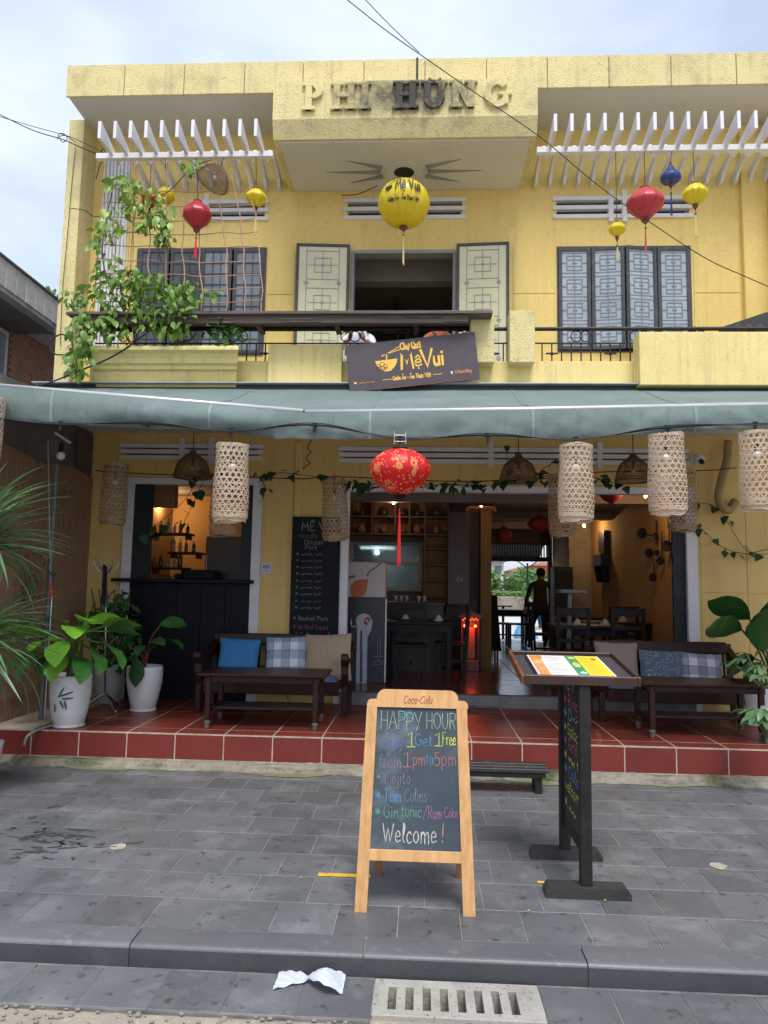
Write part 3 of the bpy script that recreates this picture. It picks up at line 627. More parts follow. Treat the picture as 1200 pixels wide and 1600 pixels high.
# ---------------------------------------------------------------- upper windows
def leaf_frame(parent, x0, x1, z0, z1, y, m, fw=.05, d=.035, glass=None, pattern=None, pm=None, M=None):
    f = MB()
    f.box(x0, x0+fw, y, y+d, z0, z1, .003, M); f.box(x1-fw, x1, y, y+d, z0, z1, .003, M)
    f.box(x0+fw, x1-fw, y+.001, y+d-.001, z0, z0+fw, .003, M); f.box(x0+fw, x1-fw, y+.001, y+d-.001, z1-fw, z1, .003, M)
    fo = f.obj('shutter', m, parent)
    gq = MB(); gq.box(x0+fw, x1-fw, y+d*.45, y+d*.55, z0+fw, z1-fw, 0, M); gq.obj('pane', glass, fo)
    if pattern:
        pq = MB(); pattern(pq, x0+fw, x1-fw, z0+fw, z1-fw, y+d*.42 if pm is not DARKM else y+d*.3, M); pq.obj('grille', pm, fo)
    return fo
GFROST = mat('frosted yellowish glass', (.68, .64, .38), (.60, .58, .40), .22, 3, spec=.6, stain=(.45, .48, .46), sscale=3, samt=.4)
LEAD2 = mat('pale lead strip', (.34, .35, .33), (.26, .27, .26), .5, 8)
GBLUE = mat('blue grey window glass', (.33, .39, .46), (.42, .48, .54), .15, 1.3, spec=.6, stain=(.45, .5, .54), sscale=2.5, samt=.5, spos=.58)
LEAD = mat('lead coloured strip', (.22, .26, .31), (.17, .20, .25), .5, 8)
def pat_sq(q, x0, x1, z0, z1, y, M):
    cx = (x0+x1)/2; w_ = x1-x0; t = .006; n = 4; h = (z1-z0)/n
    for i in range(n):
        cz = z0+h*(i+.5); a = w_*.30
        for s_ in (1, -1):
            q.box(cx-a, cx+a, y-.004, y, cz+s_*a-t, cz+s_*a+t, 0, M); q.box(cx+s_*a-t, cx+s_*a+t, y-.005, y, cz-a, cz+a, 0, M)
            q.box(cx-a, cx+a, y-.0045, y, cz+s_*a*.45-t*.6, cz+s_*a*.45+t*.6, 0, M)
            q.box(cx+s_*a, cx+s_*w_*.5, y-.004, y, cz-t, cz+t, 0, M)
        q.box(cx-t, cx+t, y-.0055, y, cz-a*1.55, cz+a*1.55, 0, M); q.box(cx-a*.3, cx+a*.3, y-.006, y, cz-t, cz+t, 0, M)
        q.box(x0, x1, y-.0035, y, cz+h*.42-t*.7, cz+h*.42+t*.7, 0, M); q.box(x0, x1, y-.0035, y, cz-h*.42-t*.7, cz-h*.42+t*.7, 0, M)
def pat_lead(q, x0, x1, z0, z1, y, M):
    t = .004; n = 4; h = (z1-z0)/n; cx = (x0+x1)/2; w_ = x1-x0
    for s_ in (.16, .84): q.box(x0+w_*s_-t, x0+w_*s_+t, y-.004, y, z0, z1, 0, M)
    for i in range(n):
        cz = z0+h*(i+.5)
        for dz in (-.38, .38): q.box(x0+w_*.16, x1-w_*.16, y-.0045, y, cz+dz*h-t, cz+dz*h+t, 0, M)
        for s_ in (1, -1):
            q.box(cx-w_*.17, cx+w_*.17, y-.005, y, cz+s_*h*.19-t, cz+s_*h*.19+t, 0, M); q.box(cx+s_*w_*.17-t, cx+s_*w_*.17+t, y-.0055, y, cz-h*.19, cz+h*.19, 0, M)
        q.box(x0+w_*.2, x1-w_*.2, y-.003, y, cz-t, cz+t, 0, M); q.box(cx-t, cx+t, y-.0035, y, cz-h*.36, cz+h*.36, 0, M)
        q.cbox(cx, y-.004, cz, .03, .006, .03, 0, M)
        for sx in (.16, .84):
            p = x0+w_*sx; k = .022; r2 = MB(); Mx = (M or Matrix()) @ T(p, y-.003, z0+h*i+h*.02) @ RY(pi/4); q.cbox(0, 0, 0, k*2, .004, k*2, 0, Mx)
def pat_dia(q, x0, x1, z0, z1, y, M):
    t = .005
    for i in range(1, 3): q.box(x0+(x1-x0)*i/3-t, x0+(x1-x0)*i/3+t, y-.004, y, z0, z1, 0, M)
    for i in range(1, 9): q.box(x0, x1, y-.005, y, z0+(z1-z0)*i/9-t, z0+(z1-z0)*i/9+t, 0, M)
# right window: four leaves, middle pair slightly ajar
wR = MB(); yR = BY-.03
wR.box(WR[0]-.012, WR[0]+.012, BY-.01, BY+.1, WR[2]-.02, WR[3]+.02); wR.box(WR[1]-.012, WR[1]+.012, BY-.01, BY+.1, WR[2]-.02, WR[3]+.02); wR.box(WR[0]+.012, WR[1]-.012, BY-.009, BY+.1, WR[3], WR[3]+.02); wR.box(WR[0]+.012, WR[1]-.012, BY-.009, BY+.1, WR[2]-.02, WR[2])
wRo = part('window', wR, DARKM)
lw = (WR[1]-WR[0])/4
for i in range(4):
    a = WR[0]+lw*i; mm = None
    if i == 1: mm = T(a, yR, 0) @ RZ(radians(-7)) @ T(-a, -yR, 0)
    if i == 2: mm = T(a+lw, yR, 0) @ RZ(radians(9)) @ T(-a-lw, -yR, 0)
    leaf_frame(wRo, a+.004, a+lw-.004, WR[2]+.01, WR[3]-.005, yR, DARKM, .042, .035, GBLUE, pat_sq, LEAD, mm)
# left window
wL = MB()
for a in (W1[0], (W1[0]+W1[1])/2, W1[1]): wL.box(a-.02, a+.02, BY-.015, BY+.1, W1[2]-.02, W1[3]+.02)
wL.box(W1[0], W1[1], BY-.012, BY+.1, W1[3], W1[3]+.025); wL.box(W1[0], W1[1], BY-.012, BY+.1, W1[2]-.025, W1[2]); wLo = part('window', wL, DARKM)
lw = (W1[1]-W1[0])/4
for i in range(4):
    a = W1[0]+lw*i; leaf_frame(wLo, a+.01, a+lw-.01, W1[2], W1[3], BY-.03+.008*(i % 2), DARKM, .04, .03, mat('dark green grey glass', (.04, .05, .055), (.07, .08, .085), .12, 2, spec=.8) if i < 2 else GLASSD, pat_dia, DARKM)
# centre doorway with shutters folded open flat against the wall
cf = MB(); cf.box(WC[0], WC[0]+.035, BY-.012, BY+.16, WC[2], WC[3]); cf.box(WC[1]-.035, WC[1], BY-.012, BY+.16, WC[2], WC[3]); cf.box(WC[0]+.035, WC[1]-.035, BY-.011, BY+.16, WC[3]-.03, WC[3]+.01)
cfo = part('balcony_doorway', cf, mat('grey blue door frame', (.28, .30, .33), None, .5, 6))
for (a, c, rz, px) in ((-1.535, -.893, 4, -.893), (.385, 1.005, -4, .385)):
    mm = T(px, BY-.05, 0) @ RZ(radians(rz)) @ T(-px, -BY+.05, 0)
    leaf_frame(cfo, a, c, 3.78, 5.70, BY-.085, DARKM, .035, .03, GFROST, pat_lead, LEAD2, mm)
# upstairs room
q = MB(); RMW = mat('grey room wall', (.17, .155, .14), (.14, .13, .12), .9, 2)
q.box(-4.0, 5, 12.0, 12.1, 3.5, 6.4); q.box(-4.1, -4.0, BY+.2, 12.1, 3.5, 6.4); q.box(5, 5.1, BY+.2, 12.1, 3.5, 6.4); part('upstairs_room_wall', q, RMW)
q = MB(); q.box(-4.1, 5.1, BY+.2, 12.1, 5.9, 6.0); part('upstairs_ceiling', q, mat('dim ceiling', (.30, .29, .28), None, .9, 2))
q = MB(); q.box(-4.1, 5.1, BY+.2, 12.1, 3.40, 3.5); part('upstairs_floor', q, mat('upstairs floor', (.12, .06, .04), None, .5, 3))
q = MB(); q.box(-1.2, .8, 9.2, 9.4, 5.62, 5.9); part('lintel_beam', q, mat('pale grey beam', (.36, .36, .38), None, .8, 3))
q = MB(); q.tube([(-.42, 10.4, 5.9), (-.42, 10.4, 5.35)], .012); q.sphere((-.42, 10.4, 5.62), .08, 12, 8); q.box(-.6, -.2, 10.37, 10.43, 5.33, 5.35); part('hanging_lamp', q, DARKM)

# ---------------------------------------------------------------- balcony
BF2 = 7.2
q = MB(); q.box(-3.46, 6.2, BF2+.02, BY-.001, 3.52, 3.70); part('balcony_slab', q, STUC2)
q = MB(); q.box(-3.46, 6.2, BF2, BF2+.12, 3.55, 3.905, .004); part('parapet', q, STUC2)
q = MB(); q.box(-3.46, -3.34, BF2+.122, BY-.001, 3.55, 3.905, .004); part('parapet_return', q, STUC2)
def moulded(x0, x1):                                         # planter-like moulded corbel
    pr = [(7.06, 3.72), (7.06, 3.75), (7.02, 3.765), (7.02, 3.80), (6.985, 3.815), (6.975, 3.86), (6.95, 3.90), (6.90, 3.925), (6.90, 3.955), (6.93, 3.975), (7.19, 3.975), (7.19, 3.60), (7.10, 3.60)]
    q = MB(); n = len(pr)
    off = [-(7.2-y)*.35 for y, z in pr]
    q.add([(x0+o, y, z) for (y, z), o in zip(pr, off)]+[(x1-o*0.9, y, z) for (y, z), o in zip(pr, off)], [tuple(range(n)), tuple(range(n, 2*n))[::-1]]+[(i, i+n, (i+1) % n+n, (i+1) % n) for i in range(n)])
    return q
part('moulded_planter', moulded(-3.30, -1.92), STUC2)
q = MB(); q.box(-1.575, -.82, 7.13, BF2-.001, 3.60, 4.055, .006); part('balcony_panel', q, STUC2)
q = MB(); q.box(.466, .705, 7.05, 7.25, 3.845, 4.375, .006); part('balcony_post', q, STUC)
q = MB(); q.box(.855, 1.105, 7.05, 7.25, 3.845, 4.375, .006); part('balcony_post', q, STUC)
q = MB(); q.box(2.10, 6.1, 6.98, 7.19, 3.60, 4.13, .006); part('balcony_panel', q, STUC2)
q = MB(); q.tube([(-3.45, BF2+.06, 4.262), (6.1, BF2+.06, 4.262)], .022, 8); part('handrail', q, BLACK)
rail = MB(); rail.box(-3.45, 6.1, BF2+.055, BF2+.067, 4.105, 4.118); part('rail_bar', rail, BLACK)
def ring(cx, cz, r, y): q = MB(); q.tube([(cx+cos(a)*r, y, cz+sin(a)*r) for a in [2*pi*k/16 for k in range(17)]], .006, 5, False); return q
x = -3.3; i = 0
while x < 2.2:
    if not any(a < x < c for a, c in ((-1.58, -.82), (.46, .71), (.85, 1.11))):
        q = MB(); q.box(x-.006, x+.006, BF2+.05, BF2+.062, 3.905, 4.105); part('baluster', q, BLACK)
        if i % 6 == 2:
            for dx in (-.045, .045): part('rail_ring', ring(x+dx, 4.185, .055, BF2+.06), BLACK)
        if i % 6 == 5: q = MB(); q.box(x-.06, x+.06, BF2+.05, BF2+.061, 3.995, 4.01); q.cbox(x, BF2+.055, 4.0, .03, .015, .03, .004, None); part('rail_star', q, BLACK)
    x += .098; i += 1
for cx in (2.72, 2.8, 3.3): part('rail_ring', ring(cx, 4.185, .055, BF2+.06), BLACK)
# ---------------------------------------------------------------- ground floor walls of the shophouse
def atx(px, py, X):
    d = _R*((px-600)/FPX) - _U*((py-800)/FPX) + _F
    return CAM + d*((X-CAM.x)/d.x)
K = (-3.42, -1.955, ZT, 2.80); DO = (-.86, 3.02, ZT, 2.74)
VA = (-3.55, -1.93, 3.10, 3.24); VB = (-.93, 3.02, 3.08, 3.22)
b = MB(); wall_holes(b, -4.12, 6.2, -.1, 3.42, BY, [K, DO, VA, VB]); part('ground_floor_wall', b, LOWY)
vent(*VA, [-2.50, -2.85], mw=WHF); vent(VB[0], VB[1], 3.08, 3.22, [.80, 2.05], mw=WHF)
q = MB(); q.box(-4.3, 6.2, 7.24, BY-.002, 3.40, 3.415); part('porch_ceiling', q, SOFF)
for (x0, x1) in ((-1.83, -1.50), (3.16, 3.66), (3.672, 4.6)):
    for (z0, z1) in ((ZT+.02, 1.60), (1.612, 2.9)):
        q = MB(); q.box(x0, x1, BY-.007, BY-.0002, z0, z1, .003); part('wall_panel', q, LOWY)
q = MB(); q.box(-1.49, -1.40, BY-.03, BY-.0005, ZT, 3.3, .01); part('wall_pilaster', q, LOWY)
# white frames
def fr(x0, x1, z1, wl, wr):
    f = MB(); f.box(x0-wl, x0+.02, BY-.03, BY+.1, ZT, z1+.06, .004); o = f.obj('door_frame', WHF, H)
    f = MB(); f.box(x1-.02, x1+wr, BY-.03, BY+.1, ZT, z1+.06, .004); f.obj('jamb', WHF, o)
    f = MB(); f.box(x0+.021, x1-.021, BY-.028, BY+.1, z1-.02, z1+.058, .004); f.obj('head', WHF, o)
    return o
fk = fr(K[0], K[1], K[3], .09, .09); fd = fr(DO[0], DO[1], DO[3], .12, .10)
DTEAL = mat('dark teal painted wood', (.004, .008, .010), (.006, .011, .014), .6, 3, .1, 20)
DNAVY = mat('navy black painted boards', (.005, .006, .010), (.009, .010, .016), .55, 3, .2, 30, spec=.18, stain=(.02, .02, .028), sscale=9, samt=.3)
q = MB(); q.box(K[0]+.022, K[0]+.24, BY+.0, BY+.04, 1.62, K[3]-.022, .004); q.obj('folded_door_leaf', DTEAL, H)
q = MB(); q.box(K[1]-.15, K[1]-.022, BY+.0, BY+.04, 1.62, K[3]-.022, .004); q.obj('folded_door_leaf', DTEAL, H)
q = MB(); q.box(K[0]-.16, K[1]+.03, BY-.13, BY+.35, 1.625, 1.665, .006); part('serving_counter', q, DNAVY)
for i in range(5):
    w_ = (K[1]-K[0]-.04)/5; q = MB(); q.box(K[0]+.02+w_*i, K[0]+.02+w_*(i+1)-.003, BY-.02+.002*(i % 2), BY+.02, ZT, 1.624, .004); q.obj('counter_board', DNAVY, H)
q = MB(); q.box(DO[1]-.16, DO[1]-.02, BY+.02, BY+.07, ZF, DO[3]-.03, .004)
for k in range(9): q.box(DO[1]-.17, DO[1]-.155, BY+.012, BY+.03, .6+k*.24, .72+k*.24, .002)
part('folding_gate', q, DTEAL)
# ---------------------------------------------------------------- interior
RX_ = 3.28; CZ = 2.95
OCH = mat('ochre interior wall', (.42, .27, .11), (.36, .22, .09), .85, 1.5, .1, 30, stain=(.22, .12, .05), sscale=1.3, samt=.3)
INC = mat('dull interior ceiling', (.27, .235, .22), (.22, .19, .18), .9, 2)
def room_wall(x0, x1, y0, y1, z0=ZF-.1, z1=CZ, m=OCH, n='interior_wall'): q = MB(); q.box(x0, x1, y0, y1, z0, z1); return part(n, q, m)
room_wall(RX_, RX_+.2, BY+.205, 14.2)                       # right wall
room_wall(2.86, 3.5, 14.205, 14.4, m=mat('rough grey plaster', (.30, .27, .22), (.2, .18, .15), .9, 4, .6, stain=(.1, .09, .08), sscale=4, samt=.5))
room_wall(2.95, 3.1, 14.405, 16.48)
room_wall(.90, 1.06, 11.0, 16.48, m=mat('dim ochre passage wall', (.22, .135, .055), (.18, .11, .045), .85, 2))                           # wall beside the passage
# back wall with kitchen hatch
b = MB(); p0 = at(548, 850, 11.3); p1 = at(657, 905, 11.3); HK = (p0.x, p1.x, 1.55, p0.z)
b = MB(); wall_holes(b, -1.75, .895, ZF-.1, CZ, 11.3, [HK], .12); part('kitchen_wall', b, mat('grey plum wall', (.16, .13, .13), (.12, .10, .10), .8, 3))
room_wall(-1.78, -1.66, BY+.205, 13.0, z1=CZ, m=OCH)       # wall between bar and dining room
q = MB(); q.box(-3.8, 3.5, BY+.205, 16.6, CZ, CZ+.05); part('interior_ceiling', q, INC)
# beams under the ceiling
for y in (10.2, 12.6, 14.6): q = MB(); q.box(-1.65, RX_-.002, y, y+.18, CZ-.13, CZ-.001); part('ceiling_beam', q, INC)
# kitchen beyond
q = MB(); q.box(-1.7, .89, 13.2, 13.3, 0, CZ-.01); part('kitchen_back_wall', q, mat('blue green tiled wall', (.22, .28, .29), (.16, .2, .21), .4, 3))
kw = MB(); kw.box(HK[0]-.03, HK[0]+.03, 11.26, 11.42, HK[2], HK[3]+.04, .003); kwo = kw.obj('hatch_frame', mat('beige frame', (.42, .37, .31), None, .6, 5), H); kw = MB(); kw.box(HK[1]-.03, HK[1]+.03, 11.26, 11.42, HK[2]-.0, HK[3]+.04, .003); kw.obj('jamb', MATS['beige frame'], kwo)
for z in (HK[2]+.0, 1.96, HK[3]-.01): q = MB(); q.box(HK[0]+.031, HK[1]-.031, 11.265, 11.415, z, z+.045, .003); q.obj('rail', MATS['beige frame'], kwo)
q = MB(); q.box(HK[0]+.03, HK[1]-.03, 11.33, 11.336, 2.0, HK[3]-.01); q.obj('pane', mat('smoky glass', (.25, .32, .32), None, .08, 2, trans=.75, spec=.6), kwo)
lamp = thing('tube_lamp', 'lit white tube lamp glowing behind the kitchen hatch glass', 'lamp', (-.75, 12.6, 2.35))
q = MB(); q.tube([(-1.05, 12.6, 2.28), (-.45, 12.6, 2.28)], .02, 8); q.obj('tube', mat('lit tube', (.9, .95, 1), emit=(.85, .95, 1), estr=1.6), lamp)
q = MB(); q.box(-1.1, -.4, 12.58, 12.62, 2.30, 2.33); q.obj('lamp_housing', WHF, lamp)
ld = bpy.data.lights.new('tube_light', 'POINT'); ld.energy = 3; ld.color = (.85, .95, 1); ld.shadow_soft_size = .02
lo = bpy.data.objects.new('tube_light', ld); C.objects.link(lo); lo.location = (-.75, 12.45, 2.2)
# the bar room behind the serving counter
BARW = mat('warm bar wall', (.40, .25, .10), (.34, .20, .08), .85, 1.6)
q = MB(); q.box(-3.9, -1.785, 10.9, 11.0, 0, CZ-.002); part('bar_back_wall', q, BARW)
q = MB(); q.box(-3.92, -3.80, BY+.205, 10.9, 0, CZ-.002); part('bar_side_wall', q, BARW)
q = MB(); q.box(-3.78, -3.2, 9.2, 9.35, 2.6, CZ-.002); part('bar_downstand', q, BARW)
def bulb_light(name, label, p, e, col, r=.04, st=20, cat='lamp', shade=None):
    t = thing(name, label, cat, p)
    q = MB(); q.sphere(p, r, 12, 8); q.obj('bulb', mat('lit bulb %s' % name, col, emit=col, estr=st), t, smooth=True)
    q = MB(); q.tube([(p[0], p[1], p[2]+r*.8), (p[0], p[1], p[2]+r*2.2)], r*.55, 8); q.obj('socket', BLACK, t)
    l = bpy.data.lights.new(name+'_light', 'POINT'); l.energy = e; l.color = col; l.shadow_soft_size = r
    o = bpy.data.objects.new(name+'_light', l); C.objects.link(o); o.location = (p[0], p[1]-.0, p[2]-r*1.6)
    return t
bulb_light('bar_bulb', 'warm bulb lighting the bottle shelves behind the serving counter', (-3.76, 10.3, 2.82), 7, (1, .62, .30))
# bar shelves with bottles, jars
SHW = mat('dark shelf wood', (.05, .03, .02), None, .6, 5)
rr = random.Random(21)
def bottle(p, h, r, m, lab):
    q = MB(); q.lathe([(r*.9, 0), (r, .01), (r, h*.58), (r*.8, h*.68), (r*.34, h*.78), (r*.32, h), (r*.3, h)], 12, T(*p)); o = q.obj('bottle', m, None, sharp=40)
    return tag(o, lab, 'bottle', 'bottles on the bar shelves')
bm_ = [mat('amber bottle glass', (.25, .09, .015), None, .15, 5, spec=.8), mat('dark green bottle glass', (.015, .04, .02), None, .15, 5, spec=.8), mat('clear bottle glass', (.45, .45, .42), None, .15, 5, spec=.8), mat('pale labelled bottle', (.62, .55, .42), None, .5, 5)]
for i, (a, c, py) in enumerate(((233, 296, 832), (262, 312, 862), (233, 290, 886), (233, 300, 908))):
    Y_ = 9.9; p = at(a, py, Y_); r_ = at(c, py, Y_)
    t = thing('bar_shelf', ['top wooden shelf on the bar wall', 'second bar shelf, with pale labelled bottles', 'third bar shelf below the labelled bottles', 'lowest bar shelf holding bowls of fruit'][i], 'shelf', ((p.x+r_.x)/2, Y_, p.z))
    q = MB(); q.box(p.x, r_.x, Y_-.02, Y_+.26, p.z-.03, p.z, .003); q.obj('board', SHW, t)
    for xx in (p.x+.05, r_.x-.05): q = MB(); q.box(xx-.01, xx+.01, Y_+.0, Y_+.25, p.z-.09, p.z-.031); q.obj('bracket', SHW, t)
    x = p.x+.05; k = 0
    while x < r_.x-.03:
        mm = bm_[(i*2+k) % 4]; hh = rr.uniform(.10, .24) if i < 3 else .06
        if i == 3: q = MB(); q.sphere((x, Y_+.06, p.z+.045), .045, 10, 7); tag(q.obj('fruit', mat('yellow fruit', (.6, .38, .06), (.3, .3, .05), .5, 12, rnd=.4), smooth=True), 'round yellow fruit on the lowest bar shelf, %s from the left' % ['first', 'second', 'third', 'fourth', 'fifth', 'sixth', 'seventh', 'eighth'][min(k, 7)], 'fruit', 'fruit on the lowest bar shelf')
        else: bottle((x, Y_+.06, p.z+.001), hh, rr.uniform(.022, .036), mm, ['amber', 'dark green', 'clear', 'pale labelled'][(i*2+k) % 4]+' bottle on the '+['top', 'second', 'third'][i]+' bar shelf, number %s from the left' % ['one', 'two', 'three', 'four', 'five', 'six', 'seven', 'eight'][min(k, 7)])
        x += rr.uniform(.07, .11); k += 1
p = at(322, 838, 9.7); r_ = at(376, 905, 9.7)
fg = thing('bar_fridge', 'plain grey fridge standing behind the bar counter, right of the bottles', 'fridge', ((p.x+r_.x)/2, 9.9, ZT))
q = MB(); q.box(p.x, r_.x, 9.7, 10.25, ZT, p.z, .01); q.obj('cabinet', mat('grey enamel', (.13, .105, .10), None, .4, 3), fg)
q = MB(); q.box(p.x+.02, p.x+.035, 9.675, 9.698, 1.7, 2.0, .003); q.obj('handle', STEEL, fg)
q = MB(); a = at(285, 890, 9.2); c = at(335, 905, 9.2); q.box(a.x, c.x, 9.2, 9.5, 1.665, a.z, .02); q.box(a.x-.12, a.x-.01, 9.25, 9.45, 1.665, a.z-.05, .02); tag(q.obj('coffee_machine', BLACK), 'low black coffee machine on the bar counter', 'coffee machine')
for (x0, py0, py1, nm) in ((383, 845, 860, 'blue white can standing against the right door leaf of the bar'), (381, 880, 903, 'slim steel flask on the right end of the bar counter')):
    a = at(x0-3, py0, BY+.1); c = at(x0+3, py1, BY+.1); q = MB(); zz = 1.665 if py1 > 900 else c.z
    q.lathe([(.024, 0), (.024, (a.z-zz)*.8), (.014, a.z-zz)], 12, T((a.x+c.x)/2, BY+.08, zz)); o = tag(q.obj('flask' if py1 > 900 else 'drinks_can', STEEL if py1 > 900 else mat('blue can', (.10, .28, .5), (.6, .65, .7), .3, 30), sharp=40), nm, 'flask' if py1 > 900 else 'can')
q = MB(); c = at(383, 862, BY+.1); q.box(c.x-.05, c.x+.06, BY+.045, BY+.15, c.z-.015, c.z-.001); part('door_ledge', q, DTEAL)

# wall shelving (cubbies) in the dining room
CUB = mat('brown cubby wood', (.10, .05, .032), (.07, .034, .022), .6, 4)
sv = thing('cubby_shelf', 'brown cubbyhole shelving round the kitchen hatch, holding jars and bowls', 'shelf', (-.2, 11.2, 1.4))
Ys = 11.0
xs = [at(v, 820, Ys).x for v in (520, 548, 582, 618, 640, 664, 700)]
zs_ = [at(600, v, Ys).z for v in (835, 808, 780)]
q = MB(); q.box(xs[0], xs[-1], Ys+.18, Ys+.19, zs_[0], zs_[-1]); q.box(xs[-2], xs[-1], Ys+.181, Ys+.19, 1.25, zs_[0]); q.obj('back_panel', mat('ochre niche back', (.30, .16, .06), None, .9, 3), sv)
for x in xs: q = MB(); q.box(x-.015, x+.015, Ys-.1, Ys+.18, zs_[0]-.0, zs_[-1]+.0, .002); q.obj('upright', CUB, sv)
for z in zs_: q = MB(); q.box(xs[0]-.015, xs[-1]+.015, Ys-.103, Ys+.178, z-.014, z+.014, .002); q.obj('shelf_board', CUB, sv)
for x in xs[-2:]: q = MB(); q.box(x-.015, x+.015, Ys-.1, Ys+.18, 1.22, zs_[0]-.015, .002); q.obj('upright', CUB, sv)
for py in (858, 883, 907, 932): z = at(680, py, Ys).z; q = MB(); q.box(xs[-2]+.015, xs[-1]-.015, Ys-.1, Ys+.178, z-.012, z+.012, .002); q.obj('shelf_board', CUB, sv)
POTS = [mat('terracotta', (.28, .10, .05), None, .8, 9), mat('cream ceramic', (.5, .42, .33), None, .4, 9), mat('dark ceramic', (.05, .04, .04), None, .3, 9)]
for i in range(6):
    for j in range(2):
        cx = (xs[i]+xs[i+1])/2; z = zs_[j]+.015; k = (i*3+j*2) % 3; q = MB(); s_ = .8+.3*((i*5+j) % 3)/2
        pr = [(.03, 0), (.055, .03), (.06, .07), (.035, .11), (.04, .13)] if k != 1 else [(.03, 0), (.07, .05), (.075, .06), (.068, .055)]
        q.lathe([(a*s_, c_*s_) for a, c_ in pr], 14, T(cx, Ys+.02, z)); o = q.obj('jar' if k != 1 else 'bowl', POTS[k], smooth=True)
        tag(o, ('%s in the %s row of the cubby shelf, %s cubby from the left' % (['brown pot', 'pale bowl', 'dark jar'][k], ['lower', 'upper'][j], ['first', 'second', 'third', 'fourth', 'fifth', 'sixth'][i])), 'jar' if k != 1 else 'bowl')
a = at(700, 800, 10.9); c = at(733, 945, 10.9)
cb = thing('dark_cupboard', 'tall dark red brown panel cupboard with small white script, right of the cubby shelf', 'cupboard', ((a.x+c.x)/2, 10.95, c.z))
q = MB(); q.box(a.x, c.x, 10.8, 10.98, c.z, a.z, .005); q.obj('panel', mat('dark oxblood panel', (.035, .016, .018), None, .4, 3), cb)
write(cb, 'Lu', .07, .008, flatM((a.x+.13, 10.797, 1.72), (1, 0, 0), (0, 0, 1)), chalk((.7, .65, .6), 'cream'), slant=.3)
# drinks kiosk: cabinet with a beer tap picture and a white printed box on top
kx0, kx1, ky = -1.02, -.437, 9.15
kt = thing('drinks_kiosk', 'navy drinks cabinet with a printed silver beer tap picture, standing in the doorway', 'cabinet', ((kx0+kx1)/2, ky+.25, ZF))
q = MB(); q.box(kx0, kx1, ky, ky+.6, ZF, 1.475, .006); q.obj('cabinet', mat('navy print', (.022, .024, .04), (.03, .032, .05), .4, 3), kt)
q = MB(); q.box(kx1-.001, kx1+.02, ky-.006, ky+.02, ZF+.01, 1.47, .003); q.obj('edge_strip', WHF, kt)
def kp(px, py): v = at(px, py, ky-.002); return (v.x, v.z)
def plate(name, pts, y, m, par, th=.002): q = MB(); q.prism(pts, y-th, y); return q.obj(name, m, par)
SILV = mat('printed silver', (.55, .58, .66), (.35, .38, .47), .4, 14, stretch=(6, 1, .3))
plate('printed_tap', [kp(*v) for v in ((556, 1068), (558, 985), (556, 968), (560, 961), (568, 958), (577, 961), (582, 971), (580, 984), (574, 996), (573, 1068))], ky-.001, SILV, kt)
plate('printed_tap_stripe', [kp(*v) for v in ((562, 1066), (563, 985), (566, 985), (566, 1066))], ky-.0035, mat('print navy stripe', (.05, .06, .13), None, .4), kt, .001)
plate('printed_badge', [(kp(573.5, 970)[0]+cos(t_)*.040+sin(t_)*.01, kp(573.5, 970)[1]+sin(t_)*.052) for t_ in [2*pi*k/20 for k in range(20)]], ky-.0035, mat('print red', (.38, .04, .035), None, .4), kt, .001)
plate('printed_badge_mark', [(kp(574, 971)[0]+cos(t_)*.012-sin(t_)*.02, kp(574, 971)[1]+sin(t_)*.030) for t_ in [2*pi*k/12 for k in range(12)]], ky-.005, mat('print pale', (.6, .5, .5), None, .4), kt, .001)
q = MB()
for a_, c_ in (((590, 1000), (590, 1026)), ((594, 996), (594, 1026)), ((584, 1026), (598, 1026)), ((584, 1036), (592, 1030)), ((592, 1030), (597, 1037)), ((584, 1038), (597, 1038))):
    A = kp(*a_); B_ = kp(*c_); ribbon(q, [Vector((A[0], A[1], 0)), Vector((B_[0], B_[1], 0))], .004, lambda x, y: Vector((x, ky-.0025, y)))
q.obj('printed_sketch', mat('print grey line', (.3, .32, .38), None, .5), kt)
tp = MB(); v = at(548, 979, ky-.08); tp.tube([(v.x, v.y, v.z-.06), (v.x, v.y, v.z+.13)], [.012, .007], 8); tp.tube([(v.x-.04, v.y, v.z), (v.x+.06, v.y, v.z)], .011, 8); tp.tube([(v.x, v.y, v.z), (v.x, ky, v.z)], .01, 8); tp.obj('tap', STEEL, kt, smooth=True)
bt = thing('printed_box', 'white box printed with an orange round fish, on top of the navy drinks cabinet', 'box', ((kx0+kx1)/2, ky+.2, 1.48))
bz1 = at(600, 879, ky+.05).z
q = MB(); q.box(kx0+.02, kx1-.008, ky+.05, ky+.5, 1.478, bz1, .004); q.obj('box_body', mat('white printed card', (.62, .58, .58), (.56, .53, .53), .6, 3), bt)
def bp(px, py): v = at(px, py, ky+.048); return (v.x, v.z)
ORF = mat('printed orange', (.62, .17, .07), (.5, .11, .05), .6, 9)
ol = [(547, 923), (548, 915), (553, 909), (560, 906), (568, 905), (575, 905), (574, 914), (573, 923), (569, 930), (562, 935), (558, 936), (559, 939), (552, 939), (553, 935), (549, 931)]
plate('printed_fish', [bp(*v) for v in ol], ky+.049, ORF, bt)
q = MB(); ribbon(q, cr([Vector((*bp(574, 900), 0)), Vector((*bp(578, 892), 0)), Vector((*bp(585, 888), 0)), Vector((*bp(595, 880), 0))]), .014, lambda x, y: Vector((x, ky+.0465, y)), rnd=random.Random(2)); q.obj('printed_straw', mat('print black', (.04, .03, .03), None, .6), bt)
v = bp(541, 903); write(bt, 'Miguel', .042, .006, flatM((v[0]-.03, ky+.047, v[1]), (1, 0, 0), (0, 0, 1)), mat('print black', (.04, .03, .03)), label=None)
